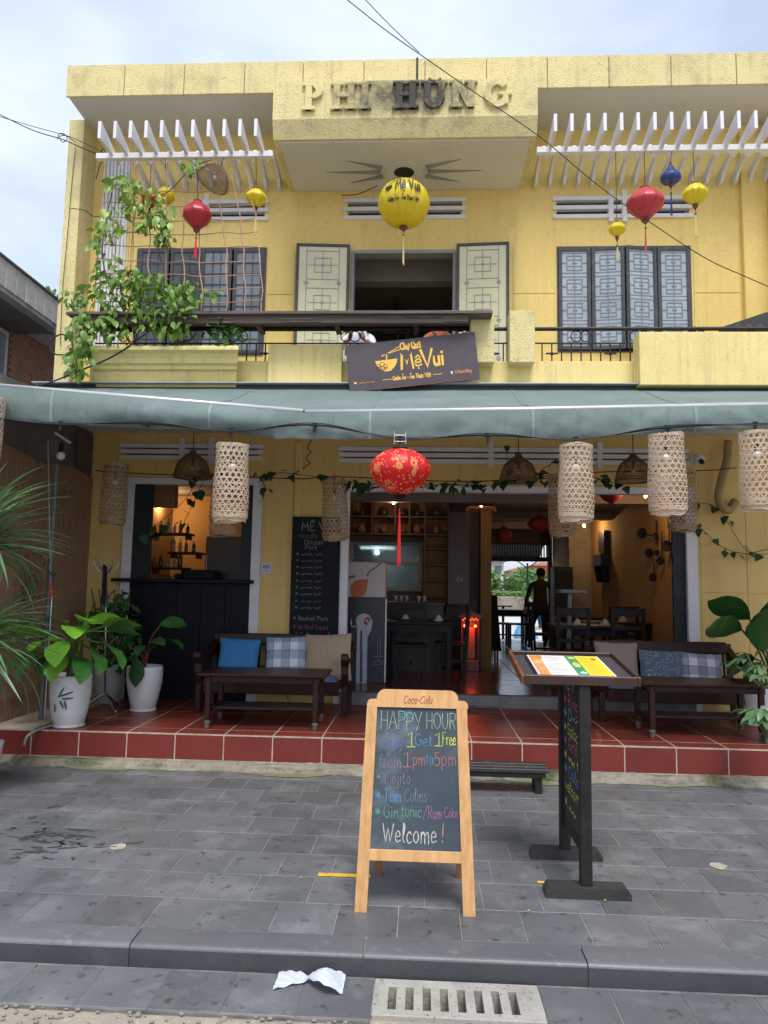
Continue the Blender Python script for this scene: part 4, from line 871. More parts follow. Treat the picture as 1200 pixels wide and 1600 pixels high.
v = at(560, 876, ky+.1); q = MB(); q.tube([(v.x-.06, ky+.12, bz1), (v.x-.06, ky+.12, bz1+.03), (v.x+.04, ky+.12, bz1+.03), (v.x+.04, ky+.12, bz1)], .007, 6); q.obj('box_handle', BLACK, bt)
# kitchen counter in front of the hatch, with glasses
q = MB(); q.box(-.50, .35, 10.55, 10.95, 1.36, 1.40, .004); q.box(-.48, .33, 10.6, 10.95, ZF, 1.36); tag(q.obj('bar_counter', mat('dark counter', (.03, .025, .025), None, .4, 4)), 'dark narrow counter under the kitchen hatch', 'counter')
for i, x in enumerate((-.36, -.28, -.2, -.02, .06)):
    q = MB(); q.lathe([(.02, 0), (.03, .09), (.028, .09), (.018, .01)], 10, T(x, 10.7, 1.40)); tag(q.obj('drinking_glass', bm_[2], smooth=True), 'small clear glass on the counter under the hatch, %s from the left' % ['first', 'second', 'third', 'fourth', 'fifth'][i], 'glass', 'glasses on the hatch counter')
# dining furniture
DK = mat('near black furniture wood', (.008, .007, .008), (.013, .011, .011), .45, 5, spec=.22)
def dtable(w_=.95, d_=.7, h=.74):
    t = thing('dining_table', 'dark wooden dining table inside', 'table')
    q = MB(); q.cbox(0, 0, h-.02, w_, d_, .04, .006); q.obj('tabletop', DK, t)
    q = MB(); q.cbox(0, 0, h-.09, w_-.12, d_-.12, .09); q.obj('apron', DK, t)
    for sx in (-1, 1):
        for sy in (-1, 1): q = MB(); q.cbox(sx*(w_/2-.07), sy*(d_/2-.07), (h-.04)/2, .055, .055, h-.04); q.obj('leg', DK, t)
    return t
def dchair():
    t = thing('dining_chair', 'dark wooden dining chair', 'chair')
    q = MB(); q.cbox(0, 0, .44, .42, .42, .035, .006); q.obj('seat', DK, t)
    for sx in (-1, 1):
        q = MB(); q.cbox(sx*.18, -.18, .215, .04, .04, .43); q.obj('leg', DK, t)
        q = MB(); q.bar((sx*.18, .18, 0), (sx*.18, .24, .98), .04); q.obj('leg', DK, t)
    for z, h in ((.93, .09), (.74, .05), (.58, .05)): q = MB(); q.cbox(0, .18+.06*z, z, .33, .022, h, .004); q.obj('back_slat', DK, t)
    q = MB(); q.cbox(0, 0, .2, .03, .34, .03); q.obj('stretcher', DK, t)
    return t
NAP = mat('white napkin', (.55, .55, .56), None, .9, 9)
def napkin(x, y, z, lab):
    q = MB(); q.lathe([(.065, 0), (.05, .03), (.018, .075), (.002, .08)], 9, T(x, y, z)); tag(q.obj('folded_napkin', NAP), lab, 'napkin')
dt0 = dtable(); dc0 = dchair()
place(dt0, (-.02, 10.05, ZF), 0, 'dark dining table between the drinks cabinet and the hatch counter')
tb = [(2.2, 9.75, 'dark dining table nearest the doorway on the right, behind the sofa'), (2.85, 10.9, 'dark dining table set against the ochre wall'), (2.75, 12.5, 'dark dining table deep inside on the right')]
for x, y, lb in tb: place(copy_tree(dt0), (x, y, ZF), 0, lb)
place(dc0, (.42, 10.05, ZF), -pi/2, 'dark chair at the right end of the dining table by the hatch counter')
for x, y, a_, lb in ((-.12, 9.62, 0, 'dark chair tucked at the front of the table by the drinks cabinet'), (1.85, 9.2, pi, 'dark chair left of two in front of the nearest right dining table'), (2.5, 9.2, pi, 'dark chair right of two in front of the nearest right dining table'), (2.75, 10.3, pi, 'dark chair before the dining table at the ochre wall'), (2.1, 12.5, pi/2, 'dark chair at the left end of the deepest dining table'), (1.75, 16.0, pi/2, 'dark chair by the riverside opening, left of two'), (2.05, 15.9, -pi/2, 'dark chair by the riverside opening, next to the walking person')):
    place(copy_tree(dc0), (x, y, ZF), a_, lb)
place(copy_tree(dt0), (1.85, 16.1, ZF), 0, 'small dark table in the riverside opening')
for x, y, lb in ((-.2, 9.95, 'white folded napkin, left one on the table by the drinks cabinet'), (.25, 10.0, 'white folded napkin, right one on the table by the drinks cabinet'), (2.05, 9.7, 'white folded napkin on the left half of the nearest right table'), (2.42, 9.75, 'white folded napkin on the right half of the nearest right table'), (2.95, 10.85, 'white folded napkin on the table at the ochre wall')): napkin(x, y, ZF+.741, lb)
# tall pedestal stand, covered chair, shrine, cupboard, wall ornament, wall art
p = at(893, 924, 9.3); t = thing('pedestal_stand', 'tall slim grey pedestal table inside the doorway', 'table', (p.x-.05, 9.3, ZF))
GP = mat('grey metal stand', (.16, .165, .175), None, .4, 5)
q = MB(); q.cbox(p.x, 9.3, p.z, .34, .32, .05, .01); q.obj('tabletop', GP, t)
q = MB(); q.bar((p.x-.06, 9.3, ZF+.03), (p.x-.02, 9.3, p.z-.026), .05); q.obj('column', GP, t); q = MB(); q.cbox(p.x-.06, 9.3, ZF+.016, .36, .36, .03, .006); q.obj('foot', GP, t)
a = at(757, 930, 12.3); c = at(779, 1013, 12.3)
t = thing('covered_chair', 'high backed chair under a plain black cover beside the passage', 'chair', (a.x+.1, 12.3, ZF))
q = MB(); n_ = 8
q.prism([(a.x+.0, .62), (a.x+.0, a.z), (a.x+.19, a.z), (a.x+.21, 1.2), (a.x+.26, .60)], 12.1, 12.6); q.obj('cover', mat('black cloth', (.012, .012, .014), None, .95, 9), t)
for xx in (a.x+.06, a.x+.2):
    for yy in (12.15, 12.55): q = MB(); q.cbox(xx, yy, (ZF+.62)/2, .03, .03, .62-ZF); q.obj('leg', DK, t)
sx0 = at(724, 960, 11.0-.2); sx1 = at(748, 960, 10.8)
t = thing('altar_shrine', 'small red lacquered floor shrine glowing with red lights', 'shrine', ((sx0.x+sx1.x)/2, 10.75, ZF))
RL = mat('red lacquer', (.14, .018, .012), (.09, .012, .01), .35, 6)
x0, x1 = sx0.x-.04, sx1.x; zt_ = at(735, 965, 10.7).z
q = MB(); q.box(x0, x1, 10.62, 10.9, ZF, ZF+.16, .008); q.box(x0, x0+.02, 10.66, 10.9, ZF+.16, zt_); q.box(x1-.02, x1, 10.66, 10.9, ZF+.16, zt_); q.box(x0+.02, x1-.02, 10.88, 10.9, ZF+.16, zt_); q.obj('case', RL, t)
q = MB(); q.prism([(x0-.03, zt_), (x1+.03, zt_), (x1+.05, zt_+.03), ((x0+x1)/2, zt_+.10), (x0-.05, zt_+.03)], 10.62, 10.9); q.obj('roof', RL, t)
REM = mat('lit red lamp', (1, .05, .02), emit=(1, .05, .015), estr=9)
for dx in (-.075, .075): q = MB(); q.sphere(((x0+x1)/2+dx, 10.7, zt_-.12), .020, 8, 6); q.obj('red_lamp', REM, t)
for k in range(9): q = MB(); q.sphere((x0+.03+k*(x1-x0-.06)/8, 10.64, zt_-.03+.018*(k % 2)), .006, 6, 4); q.obj('fairy_light', REM, t)
q = MB(); q.box((x0+x1)/2-.07, (x0+x1)/2+.07, 10.74, 10.78, ZF+.17, zt_-.14); q.obj('inner_panel', mat('gilt panel', (.4, .12, .03), None, .4, 20), t)
l = bpy.data.lights.new('altar_light', 'POINT'); l.energy = 1.2; l.color = (1, .1, .03); l.shadow_soft_size = .03; o = bpy.data.objects.new('altar_light', l); C.objects.link(o); o.location = ((x0+x1)/2, 10.6, zt_-.12)
a = at(866, 885, 13.2); c = at(896, 960, 13.2)
t = thing('tall_cabinet', 'tall black cabinet beside the rough grey pillar at the far end', 'cabinet', (a.x+.15, 13.3, ZF))
q = MB(); q.box(a.x, c.x, 13.2, 13.6, ZF, a.z, .005); q.obj('cabinet_body', mat('blue black cabinet', (.012, .014, .022), None, .5, 4), t); q = MB(); q.box(a.x+.02, c.x-.02, 13.185, 13.198, ZF+.2, a.z-.05, .003); q.obj('door', mat('blue black cabinet', (.012, .014, .022)), t)
# wall ornament like an upended stool on the ochre wall
def wallpt(px, py): return atx(px, py, RX_-.02)
a = wallpt(945, 830); bN = mat('dark blue painted wood', (.012, .018, .035), None, .5, 4)
t = thing('wall_ornament', 'dark blue wooden stool hung upside down on the ochre wall', 'wall decoration', (RX_, a.y, a.z))
yy = a.y; w_ = .55; q = MB(); q.box(RX_-.09, RX_-.002, yy-.22, yy+.22, wallpt(945, 868).z, a.z, .01); q.obj('stool_seat', bN, t)
q = MB(); q.box(RX_-.17, RX_-.002, yy-.30, yy+.30, wallpt(945, 885).z, wallpt(945, 866).z, .01); q.obj('stool_rim', bN, t)
for dy in (-.24, .24): q = MB(); q.bar((RX_-.1, yy+dy, wallpt(945, 885).z), (RX_-.06, yy+dy*.8, wallpt(945, 905).z-.05), .11, .09); q.obj('leg', bN, t)
AB = mat('black iron art', (.012, .011, .010), None, .5, 5)
t = thing('lotus_wall_art', 'black iron lotus leaves and pods on thin rods fixed to the ochre wall', 'wall decoration', (RX_, 9.6, 1.6))
for (px, py, qx, qy) in ((1003, 833, 1022, 838), (1025, 812, 1025, 850), (1014, 864, 1030, 864), (1022, 880, 1022, 900), (1034, 830, 1034, 876), (1046, 820, 1045, 850), (1056, 830, 1056, 868)):
    A = atx(px, py, RX_-.05); B_ = atx(qx, qy, RX_-.05); q = MB(); q.tube([A, B_], .011, 5); q.obj('rod', AB, t)
for (px, py, r_) in ((1003, 833, .07), (1014, 864, .06), (1020, 902, .055), (1032, 876, .055), (1042, 853, .065), (1055, 869, .06), (1026, 864, .04), (1024, 837, .04)):
    A = atx(px, py, RX_-.06); q = MB(); q.lathe([(.003, -.02), (r_*1.15, 0), (r_*1.05, .012), (.003, 0)], 16, T(*A) @ RZ(.75+.2*((px % 3)-1)) @ RY(-pi/2), close=False); q.obj('lotus_leaf', AB, t)
a = atx(915, 856, RX_-.03); c = atx(915, 916, RX_-.03)
t = thing('picture_frame', 'narrow lit picture frame seen edge on at the end of the ochre wall', 'picture', (RX_, a.y, c.z))
q = MB(); q.box(RX_-.03, RX_-.002, a.y-.14, a.y+.14, c.z, a.z, .004); q.obj('frame', mat('orange frame', (.45, .16, .06), None, .5), t); q = MB(); q.box(RX_-.034, RX_-.031, a.y-.11, a.y+.11, c.z+.03, a.z-.03); q.obj('print', mat('pale print', (.7, .6, .5), None, .7), t)
bulb_light('wall_spot', 'warm ceiling spot above the narrow picture at the far end of the ochre wall', (2.95, 13.3, 2.78), 7, (1, .60, .26), .03, 5)
bulb_light('ceiling_bulb', 'warm ceiling bulb washing the ochre wall above the lotus wall art', (2.9, 9.5, 2.84), 5.5, (1, .55, .22), .022, 5)
# straw pendant lamp and small bulb seen near the red lantern
p = at(752, 790, 10.6); t = bulb_light('straw_pendant', 'frayed straw pendant lamp glowing above the shrine', tuple(p), .4, (1, .55, .22), .02, 10)
q = MB(); q.lathe([(.02, .07), (.10, .045), (.20, -.02), (.19, -.025), (.10, .035), (.02, .06)], 30, T(*p), close=False); q.obj('straw_shade', mat('brown straw', (.28, .13, .06), (.16, .07, .03), .9, 30), t)
q = MB()
for k in range(60): a_ = 2*pi*k/60; r_ = .2; q.tube([(p.x+cos(a_)*r_, p.y+sin(a_)*r_, p.z-.015), (p.x+cos(a_)*(r_+.02), p.y+sin(a_)*(r_+.02), p.z-.06-rr.uniform(0, .03))], .003, 3)
q.obj('straw_fringe', MATS['brown straw'], t, kind='stuff'); q = MB(); q.tube([(p.x, p.y, p.z+.07), (p.x, p.y, CZ)], .004, 4); q.obj('cord', CABLE, t)
p = at(615, 786, 10.4); bulb_light('shelf_bulb', 'tiny warm bulb in front of the cubby shelf, under the big red lantern', tuple(p), 1.2, (1, .7, .4), .018, 12)
for (px, py, r_) in ((787, 838, .14), (843, 820, .20), (955, 770, .18)):
    p = at(px, py, 11.8 if px < 900 else 9.6); q = MB(); q.lathe([(.03, .12*1.3), (r_*.8, .08), (r_, 0), (r_*.6, -.09), (.03, -.14)], 16, T(*p)); q.tube([(p.x, p.y, p.z+.15), (p.x, p.y, CZ)], .004, 4)
    tag(q.obj('dim_red_lantern', mat('dim red silk', (.22, .02, .02), None, .7, 5), smooth=True), {787: 'dim red lantern low over the riverside opening', 843: 'dim red lantern under the ceiling above the walking person', 955: 'red lantern top just inside the door head on the right'}[px], 'lantern')
# far end wall with opening to the river street
FO = (1.44, 2.86, ZF, 2.64)
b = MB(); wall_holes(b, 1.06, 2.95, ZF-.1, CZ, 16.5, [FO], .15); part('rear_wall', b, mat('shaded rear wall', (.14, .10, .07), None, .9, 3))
t = MB(); z0 = at(800, 870, 16.5).z; t.box(FO[0], FO[1], 16.5, 16.56, z0-.10, z0, .004); to = t.obj('transom', BLACK, H)
for i in range(24): x = FO[0]+.03+i*(FO[1]-FO[0]-.06)/23; q = MB(); q.box(x-.012, x+.012, 16.51, 16.54, z0, FO[3]-.04); q.obj('transom_bar', BLACK, to)
q = MB(); q.box(FO[0], FO[1], 16.505, 16.55, FO[3]-.04, FO[3]); q.obj('rail', BLACK, to)
q = MB(); xs2 = [FO[0]+(FO[1]-FO[0])*i/60 for i in range(61)]; ya = 17.6; za = at(800, 872, ya).z
q.add([(x, ya, za+.05) for x in xs2]+[(x, ya, za-.05-.035*abs(sin(i*pi/8))) for i, x in enumerate(xs2)], [(i, i+1, 62+i, 61+i) for i in range(60)])
q.add([(x, ya, za+.05) for x in (FO[0], FO[1])]+[(x, 16.66, za+.5) for x in (FO[0], FO[1])], [(0, 1, 3, 2)]); tag(q.obj('rear_awning', mat('dark rear awning cloth', (.03, .035, .035), None, .8)), 'small dark scalloped awning outside the riverside opening', 'awning')
# riverside beyond
q = MB(); q.box(-12, 24, 16.7, 34, .0, ZF-.06); struct(q.obj('riverside_street', mat('pale sunlit paving', (.50, .50, .49), (.44, .44, .43), .85, 3)))
q = MB(); a = at(778, 932, 33); q.box(-10, 22, 33, 33.4, .3, a.z, .03); tag(q.obj('river_wall', CONC), 'weathered low river wall across the back street', 'wall')
q = MB(); a = at(778, 924, 36); rr = random.Random(5)
for i in range(5200): x = rr.uniform(1, 10); y = rr.uniform(35.5, 36.5); z = rr.uniform(.8, a.z+.05*noise.noise((x*2, 0, 0))); s_ = .09; q.add([(x-s_, y, z), (x+s_*.3, y-s_, z-s_*.4), (x+s_, y, z+s_*.5), (x, y+s_, z+s_*.2)], [(0, 1, 2, 3)])
tag(q.obj('clipped_hedge', leafm('hedge leaf', (.14, .27, .05), (.09, .19, .03)), kind='stuff'), 'clipped bright green hedge behind the river wall', 'hedge')
def far_house(px0, px1, pyt, pyb, Y_, m, lab, roofc, nwin):
    a = at(px0, pyt, Y_); c = at(px1, pyb, Y_); t = thing('far_house', lab, 'house', ((a.x+c.x)/2, Y_, c.z))
    q = MB(); q.box(a.x, c.x, Y_, Y_+6, c.z, a.z); q.obj('wall', m, t)
    h = (c.x-a.x)*.2; q = MB(); q.add([(a.x-.3, Y_-.4, a.z), (c.x+.3, Y_-.4, a.z), (c.x+.3, Y_+6.4, a.z), (a.x-.3, Y_+6.4, a.z), (a.x+.8, Y_+3, a.z+h), (c.x-.8, Y_+3, a.z+h)], [(0, 1, 5, 4), (1, 2, 5), (2, 3, 4, 5), (3, 0, 4), (0, 3, 2, 1)]); q.obj('roof', mat('red roof tiles', (.36, .12, .07), (.24, .08, .05), .9, 30), t)
    for j in range(2):
        for i in range(nwin):
            x = a.x+(c.x-a.x)*(i+.5)/nwin; z = c.z+(a.z-c.z)*(.28+.44*j); w_ = (c.x-a.x)/nwin*.3; q = MB(); q.box(x-w_, x+w_, Y_-.06, Y_-.001, z-(a.z-c.z)*.13, z+(a.z-c.z)*.13, .02); q.obj('window', mat('far window', (.15, .18, .2), None, .3), t)
far_house(735, 787, 876, 926, 48, mat('white far wall', (.66, .66, .64), None, .9), 'white villa with red roof seen through the passage on the left', 0, 3)
far_house(838, 880, 884, 932, 52, mat('orange far wall', (.60, .26, .10), None, .9), 'orange house with red roof seen through the passage on the right', 0, 3)
far_house(800, 836, 892, 930, 60, mat('cream far wall', (.62, .5, .36), None, .9), 'cream house between the villa and the orange house across the river', 0, 3)
def crown(name, c, r, n, ms, size, lab=None, cat='tree', parent=None, seed=1, kind=None, sq=1.0):
    rr = random.Random(seed); q = MB(); cl = [(Vector(c)+Vector((rr.uniform(-1, 1)*r, rr.uniform(-1, 1)*r, rr.uniform(-1, 1)*r*sq))*.62, r*rr.uniform(.28, .55)) for _ in range(14)]
    for i in range(n):
        cc, cr_ = cl[rr.randrange(14)]; d = Vector((rr.gauss(0, 1), rr.gauss(0, 1), rr.gauss(0, 1))).normalized(); p = cc+d*cr_*rr.uniform(.6, 1.05)
        u = Vector((rr.gauss(0, 1), rr.gauss(0, 1), rr.gauss(0, .6))).normalized(); v = u.cross(d).normalized(); s_ = size*rr.uniform(.6, 1.2)
        q.add([p-u*s_, p+v*s_*.45, p+u*s_, p-v*s_*.45], [(0, 1, 2, 3)])
    return q.obj(name, ms, parent, kind=kind)
for i, (px, py, Y_, r_) in enumerate(((764, 908, 44, .7), (808, 908, 42, 1.0), (820, 912, 40, 1.0), (845, 918, 24, .55), (852, 930, 23, .5))):
    p = at(px, py, Y_); t = thing('riverside_tree', ['thin palm like tree before the white villa', 'broad round tree in the middle of the passage view', 'low bushy tree by the street lamp', 'bright shrub left of the passage edge, above the walking person', 'lower bright shrub behind the walking person'][i], 'tree' if i < 3 else 'shrub', (p.x, p.y, .35))
    crown('crown', p, r_, 900, leafm('riverside leaf', (.16, .30, .07), (.08, .18, .04)), .16*r_+.03, parent=t, seed=i+40); q = MB(); q.tube([(p.x, p.y, .3), (p.x+.1, p.y, p.z)], [.1, .05], 6); q.obj('trunk', BARK, t)
t = thing('street_lamp', 'slim black street lamp standing by the river wall', 'street lamp', (at(824, 1000, 22).x, 22, .35)); v = at(824, 880, 22)
q = MB(); q.tube([(v.x, 22, .35), (v.x, 22, v.z)], .03, 6); q.obj('pole', BLACK, t)
q = MB(); q.tube(cr([(v.x-.55, 22, v.z+.08), (v.x-.3, 22, v.z+.06), (v.x, 22, v.z-.12), (v.x+.3, 22, v.z+.06), (v.x+.55, 22, v.z+.08)]), .018, 5); q.obj('bracket', BLACK, t)
v = at(786, 947, 18.2); t = thing('pedestal_table', 'small pedestal table outside on the back street', 'table', (v.x, 18.2, ZF-.06)); q = MB(); q.cbox(v.x, 18.2, v.z, .42, .4, .03, .004); q.obj('tabletop', DK, t); q = MB(); q.cbox(v.x, 18.2, (v.z+ZF-.06)/2, .06, .06, v.z-ZF+.06-.03); q.obj('column', DK, t)
p = at(818, 966, 19); q = MB(); q.grid(lambda u, v: (p.x-.25+.6*u, 18.8+.5*v, .37+.42*sin(pi*min(1, max(0, u)))**.6*sin(pi*v)**.5+.05*noise.noise((u*5, v*5, 0))), 14, 8); tag(q.obj('blue_cover', mat('blue plastic sheet', (.05, .22, .45), (.08, .3, .55), .4, 9), smooth=True), 'blue plastic cover over a low bundle on the back street', 'tarpaulin')
p = at(846, 950, 17.6); q = MB(); q.grid(lambda u, v: (p.x-.10+.2*u+.02*sin(v*8), 17.6+.05*sin(u*9), p.z+.25-.65*v), 8, 8); tag(q.obj('blue_cloth', mat('blue plastic sheet', (.05, .22, .45)), smooth=True), 'bright blue cloth hanging behind the walking person', 'cloth')
# ================================================================ NEIGHBOUR, LEFT SIDE
XN = -5.25
n_t = thing('neighbour_building', 'low grey neighbour with panelled parapet, brick wall and white framed window', 'building', (-5.6, 10, 0))
GCON = mat('grey stained cement', (.42, .42, .40), (.30, .30, .28), .9, 3, .5, 30, stain=(.07, .07, .06), sscale=2.5, samt=.7)
for i in range(16):
    y0 = 7.6+i*.235; q = MB(); q.box(XN-.05, XN, y0, y0+.217, 5.27, 5.62, .006); q.obj('parapet_panel', mat('speckled parapet panel', (.66, .66, .65), (.52, .52, .51), .9, 12, .5, 50, rnd=.12), n_t)
q = MB(); q.box(XN-.5, XN+.02, 7.5, 11.5, 5.62, 5.66, .008); q.obj('coping', mat('mossy dark coping', (.09, .09, .08), (.16, .16, .15), .95, 8, .5), n_t)
q = MB(); q.box(XN-2.5, XN-.01, 7.5, 11.5, 5.14, 5.265); q.obj('roof_slab', GCON, n_t)
q = MB(); q.box(XN-1.6, XN+.12, 7.6, 9.55, 5.03, 5.12); q.obj('canopy_slab', mat('dark cement canopy', (.10, .10, .10), (.06, .06, .06), .95, 3, .5), n_t)
XB = XN-.45
q = MB(); q.box(XB-.3, XB, 7.7, 11.5, 0, 5.14); q.obj('side_wall', mat('dark mortar', (.24, .19, .16), None, .95, 9), n_t)
rr = random.Random(9); q = MB()
for j in range(34):
    z = 3.42+j*.05
    y = 9.45+(.06 if j % 2 else 0)
    while y < 11.0: q.box(XB, XB+.012+rr.uniform(-.004, .006), y+.004, y+.116, z+.003, z+.045); y += .12
bk = q.obj('brick_courses', mat('old red brick', (.58, .28, .19), (.40, .23, .17), .95, 9, .6, 40, stain=(.07, .10, .03), sscale=1.5, samt=.7, spos=.58), n_t, kind='stuff')
q = MB(); q.box(XB, XB+.05, 8.5, 9.36, 3.6, 4.99, .01); q.obj('window_frame', WHF, n_t); q = MB(); q.box(XB+.051, XB+.056, 8.56, 9.28, 3.68, 4.92); q.obj('pane', GLASSD, n_t)
q = MB()
for y in (8.7, 9.1, 9.5, 9.9): q.box(XB+.15, XB+.17, y, y+.02, 3.4, 3.95)
q.box(XB+.14, XB+.18, 8.4, 10.2, 3.93, 3.96); q.obj('iron_railing', BLACK, n_t)
p = at(88, 468, 13); t = thing('background_tree', 'leafy tree top showing between the grey neighbour and the yellow wing wall', 'tree', (p.x, 13, 0)); crown('crown', p-Vector((.0, 0, .25)), .42, 700, G_VINE, .09, parent=t, seed=3); q = MB(); q.tube([(p.x, 13, 0), (p.x, 13, p.z-.3)], [.12, .06], 6); q.obj('trunk', BARK, t)
# bamboo side screen, tarpaulin and poles
XS = -3.93
sc = thing('bamboo_screen', 'brown bamboo slat screen closing the left side of the terrace', 'screen', (XS, 7.2, 0))
BSM = mat('brown bamboo slats', (.38, .22, .13), (.24, .135, .08), .7, 12, stretch=(4, 4, .5), stain=(.10, .055, .035), sscale=3, samt=.6)
q = MB(); y = 5.3; rr = random.Random(12); i = 0
while y < BY-.02:
    w_ = .018; q.box(XS+.004*(i % 2), XS+.012+.004*(i % 2), y, y+w_-.003, .05, 2.86+.03*sin(y*5)); y += w_; i += 1
q.obj('slats', BSM, sc, kind='stuff')
for z in (.5, 1.2, 1.9, 2.6): q = MB(); q.box(XS+.018, XS+.026, 5.3, BY-.02, z, z+.012); q.obj('batten', BSM, sc)
TP = mat('grey translucent tarpaulin', (.16, .15, .15), (.10, .095, .09), .55, 3, .2, stain=(.24, .23, .22), sscale=2, samt=.5)
q = MB(); q.grid(lambda u, v: (XS-.03+.05*noise.noise((u*6, v*4, 1))+.03*sin(u*17+v*3), 5.0+u*3.4, 2.82+v*.75), 40, 12); tag(q.obj('tarpaulin', TP, smooth=True), 'creased grey tarpaulin above the bamboo screen under the awning', 'tarpaulin')
q = MB(); q.box(-4.1, -3.93, BY-.35, BY-.01, ZT, 3.35, .01); tag(q.obj('corner_post', mat('dark brown post', (.12, .09, .08), None, .8, 5)), 'dark post where the screen meets the yellow wall', 'post')
a = at(89, 725, 7.0); c = at(84, 955, 7.0); q = MB(); q.tube([(a.x, 7, ZT), (a.x, 7, a.z)], .022, 10); tag(q.obj('plastic_pipe', mat('blue grey plastic pipe', (.12, .15, .18), None, .4)), 'dark blue grey pipe standing against the bamboo screen', 'pipe')
t = thing('umbrella_pole', 'thin white pole with a red grip leaning by the bamboo screen', 'pole', (at(80, 955, 6.9).x, 6.9, ZT)); a = at(75, 688, 6.9); c = at(79, 912, 6.9); e = at(81, 935, 6.9)
q = MB(); q.tube([a, c], .007, 6); q.obj('pole', mat('dull grey pole', (.30, .30, .31), None, .5), t); q = MB(); q.tube([c, e], [.016, .02], 8); q.obj('grip', mat('red rubber', (.5, .03, .03), None, .5), t); q = MB(); q.tube([e, (e.x, e.y, ZT)], .008, 6); q.obj('lower_pole', STEEL, t)

# ================================================================ AWNING
AWC = mat('grey green awning canvas', (.165, .22, .212), (.13, .18, .172), .8, 1.5, .8, 7, stain=(.23, .29, .28), sscale=1.3, samt=.6, transl=.10, streak=((.075, .10, .095), .45))
aw = thing('awning', 'grey green canvas awning with a drooping valance across the whole front', 'awning', (0, 7.2, 3.6))
YA = 5.75
def barpt(x):
    xa = at(475, 644, YA); 
    if x < xa.x: l0 = at(0, 603, YA); f = (x-l0.x)/(xa.x-l0.x); return l0.z+(xa.z-l0.z)*f
    r0 = at(1200, 632, YA); m0 = at(800, 640, YA)
    if x < m0.x: f = (x-xa.x)/(m0.x-xa.x); return xa.z+(m0.z-xa.z)*f
    return m0.z+(r0.z-m0.z)*(x-m0.x)/(r0.x-m0.x)
ZBK = at(600, 607, 7.14).z
def canv(u, v):
    x = -4.9+u*9.6; xb = x*1.0; z0 = ZBK; z1 = barpt(x)+.012; y = 7.14+(YA-7.14)*v
    z = z0+(z1-z0)*v-.035*sin(pi*v)+.010*noise.noise((x*1.6, v*2.5, 0))*sin(pi*v)*2+.006*sin(x*9+v*5)*sin(pi*v)
    return (x, y, z)
q = MB(); q.grid(canv, 160, 16); q.obj('canvas', AWC, aw, smooth=True)
vb = [(-60, 650), (0, 657), (110, 664), (200, 668), (340, 674), (430, 684), (540, 686), (600, 684), (720, 683), (860, 685), (1000, 678), (1100, 672), (1200, 668), (1300, 664)]
vbx = [(at(a, c, YA).x, at(a, c, YA).z) for a, c in vb]
def vbot(x):
    for (a, z0), (c, z1) in zip(vbx, vbx[1:]):
        if a <= x <= c: f = (x-a)/(c-a); return z0+(z1-z0)*f
    return vbx[0][1] if x < 0 else vbx[-1][1]
def val(u, v):
    x = -3.75+u*7.6; z0 = barpt(x)-.005; z1 = vbot(x); sc_ = .010*abs(sin(x*12)) if x > -1.2 else .003*sin(x*8)
    z = z0+(z1-sc_-z0)*v
    y = YA-.016-.015*sin(pi*v)+v*(.008*sin(x*5.3+v*2)+.022*noise.noise((x*2.9, v*1.3, 4))+.004*sin(x*19+v*5)+.012*noise.noise((x*9, v*2.5, 8)))
    if x < -1.2: y -= .05*sin(pi*v)*abs(sin(x*1.1+.4))
    return (x, y, z)
q = MB(); q.grid(val, 330, 12); q.obj('valance', AWC, aw, smooth=True)
for xs_ in (-3.05, -1.72, -.42, .88, 2.15, 3.3):
    q = MB()
    for j in range(16):
        a_, c_ = [Vector(canv((xs_+4.9)/9.6, k_/16))+Vector((0, -.003, .003)) for k_ in (j, j+1)]
        q.add([a_-Vector((.011, 0, 0)), a_+Vector((.011, 0, 0)), c_+Vector((.011, 0, 0)), c_-Vector((.011, 0, 0))], [(0, 1, 2, 3)])
    q.obj('seam', AWC, aw); q = MB()
    for j in range(12):
        a_, c_ = [Vector(val((xs_+3.75)/7.6, k_/12))+Vector((0, -.0035, 0)) for k_ in (j, j+1)]
        q.add([a_-Vector((.011, 0, 0)), a_+Vector((.011, 0, 0)), c_+Vector((.011, 0, 0)), c_-Vector((.011, 0, 0))], [(0, 1, 2, 3)])
    q.obj('seam', mat('faded seam', (.22, .29, .28), (.17, .23, .22), .8, 30), aw)
q = MB()
for j in range(330):
    a_, c_ = [val(k_/330, 1) for k_ in (j, j+1)]; b_ = [val(k_/330, .93) for k_ in (j, j+1)]
    q.add([Vector(a_)+Vector((0, -.003, 0)), Vector(c_)+Vector((0, -.003, 0)), Vector(b_[1])+Vector((0, -.003, 0)), Vector(b_[0])+Vector((0, -.003, 0))], [(0, 1, 2, 3)])
q.obj('hem', mat('worn hem', (.12, .165, .155), (.08, .11, .10), .8, 14), aw)
BRM = mat('pale aluminium bar', (.58, .60, .61), (.48, .5, .5), .35, 4, metal=.4)
xk = at(475, 644, YA).x
q = MB(); q.tube([(-3.75, YA, barpt(-3.75)), (xk-.01, YA, barpt(xk-.01)+.008)], .020, 10); q.obj('front_bar', BRM, aw, smooth=True)
q = MB(); q.tube([(xk+.01, YA, barpt(xk+.01)), (at(800, 640, YA).x, YA, at(800, 640, YA).z), (3.85, YA, barpt(3.85))], .020, 10); q.obj('front_bar', BRM, aw, smooth=True)
for x in (-3.2, -.95, .9, 2.9): q = MB(); q.bar((x, 7.15, 3.42), (x, YA+.02, barpt(x)-.03), .03, .04); q.obj('folding_arm', BRM, aw)
fl_ = MB(); z0 = at(600, 598, 7.05).z; fl_.box(-3.98, 5.0, 7.03, 7.30, z0-.012, z0, .003); tf_ = fl_.obj('flashing_top', mat('pale sheet metal', (.42, .42, .43), None, .5, 5, stain=(.1, .1, .1), sscale=5, samt=.5), aw)
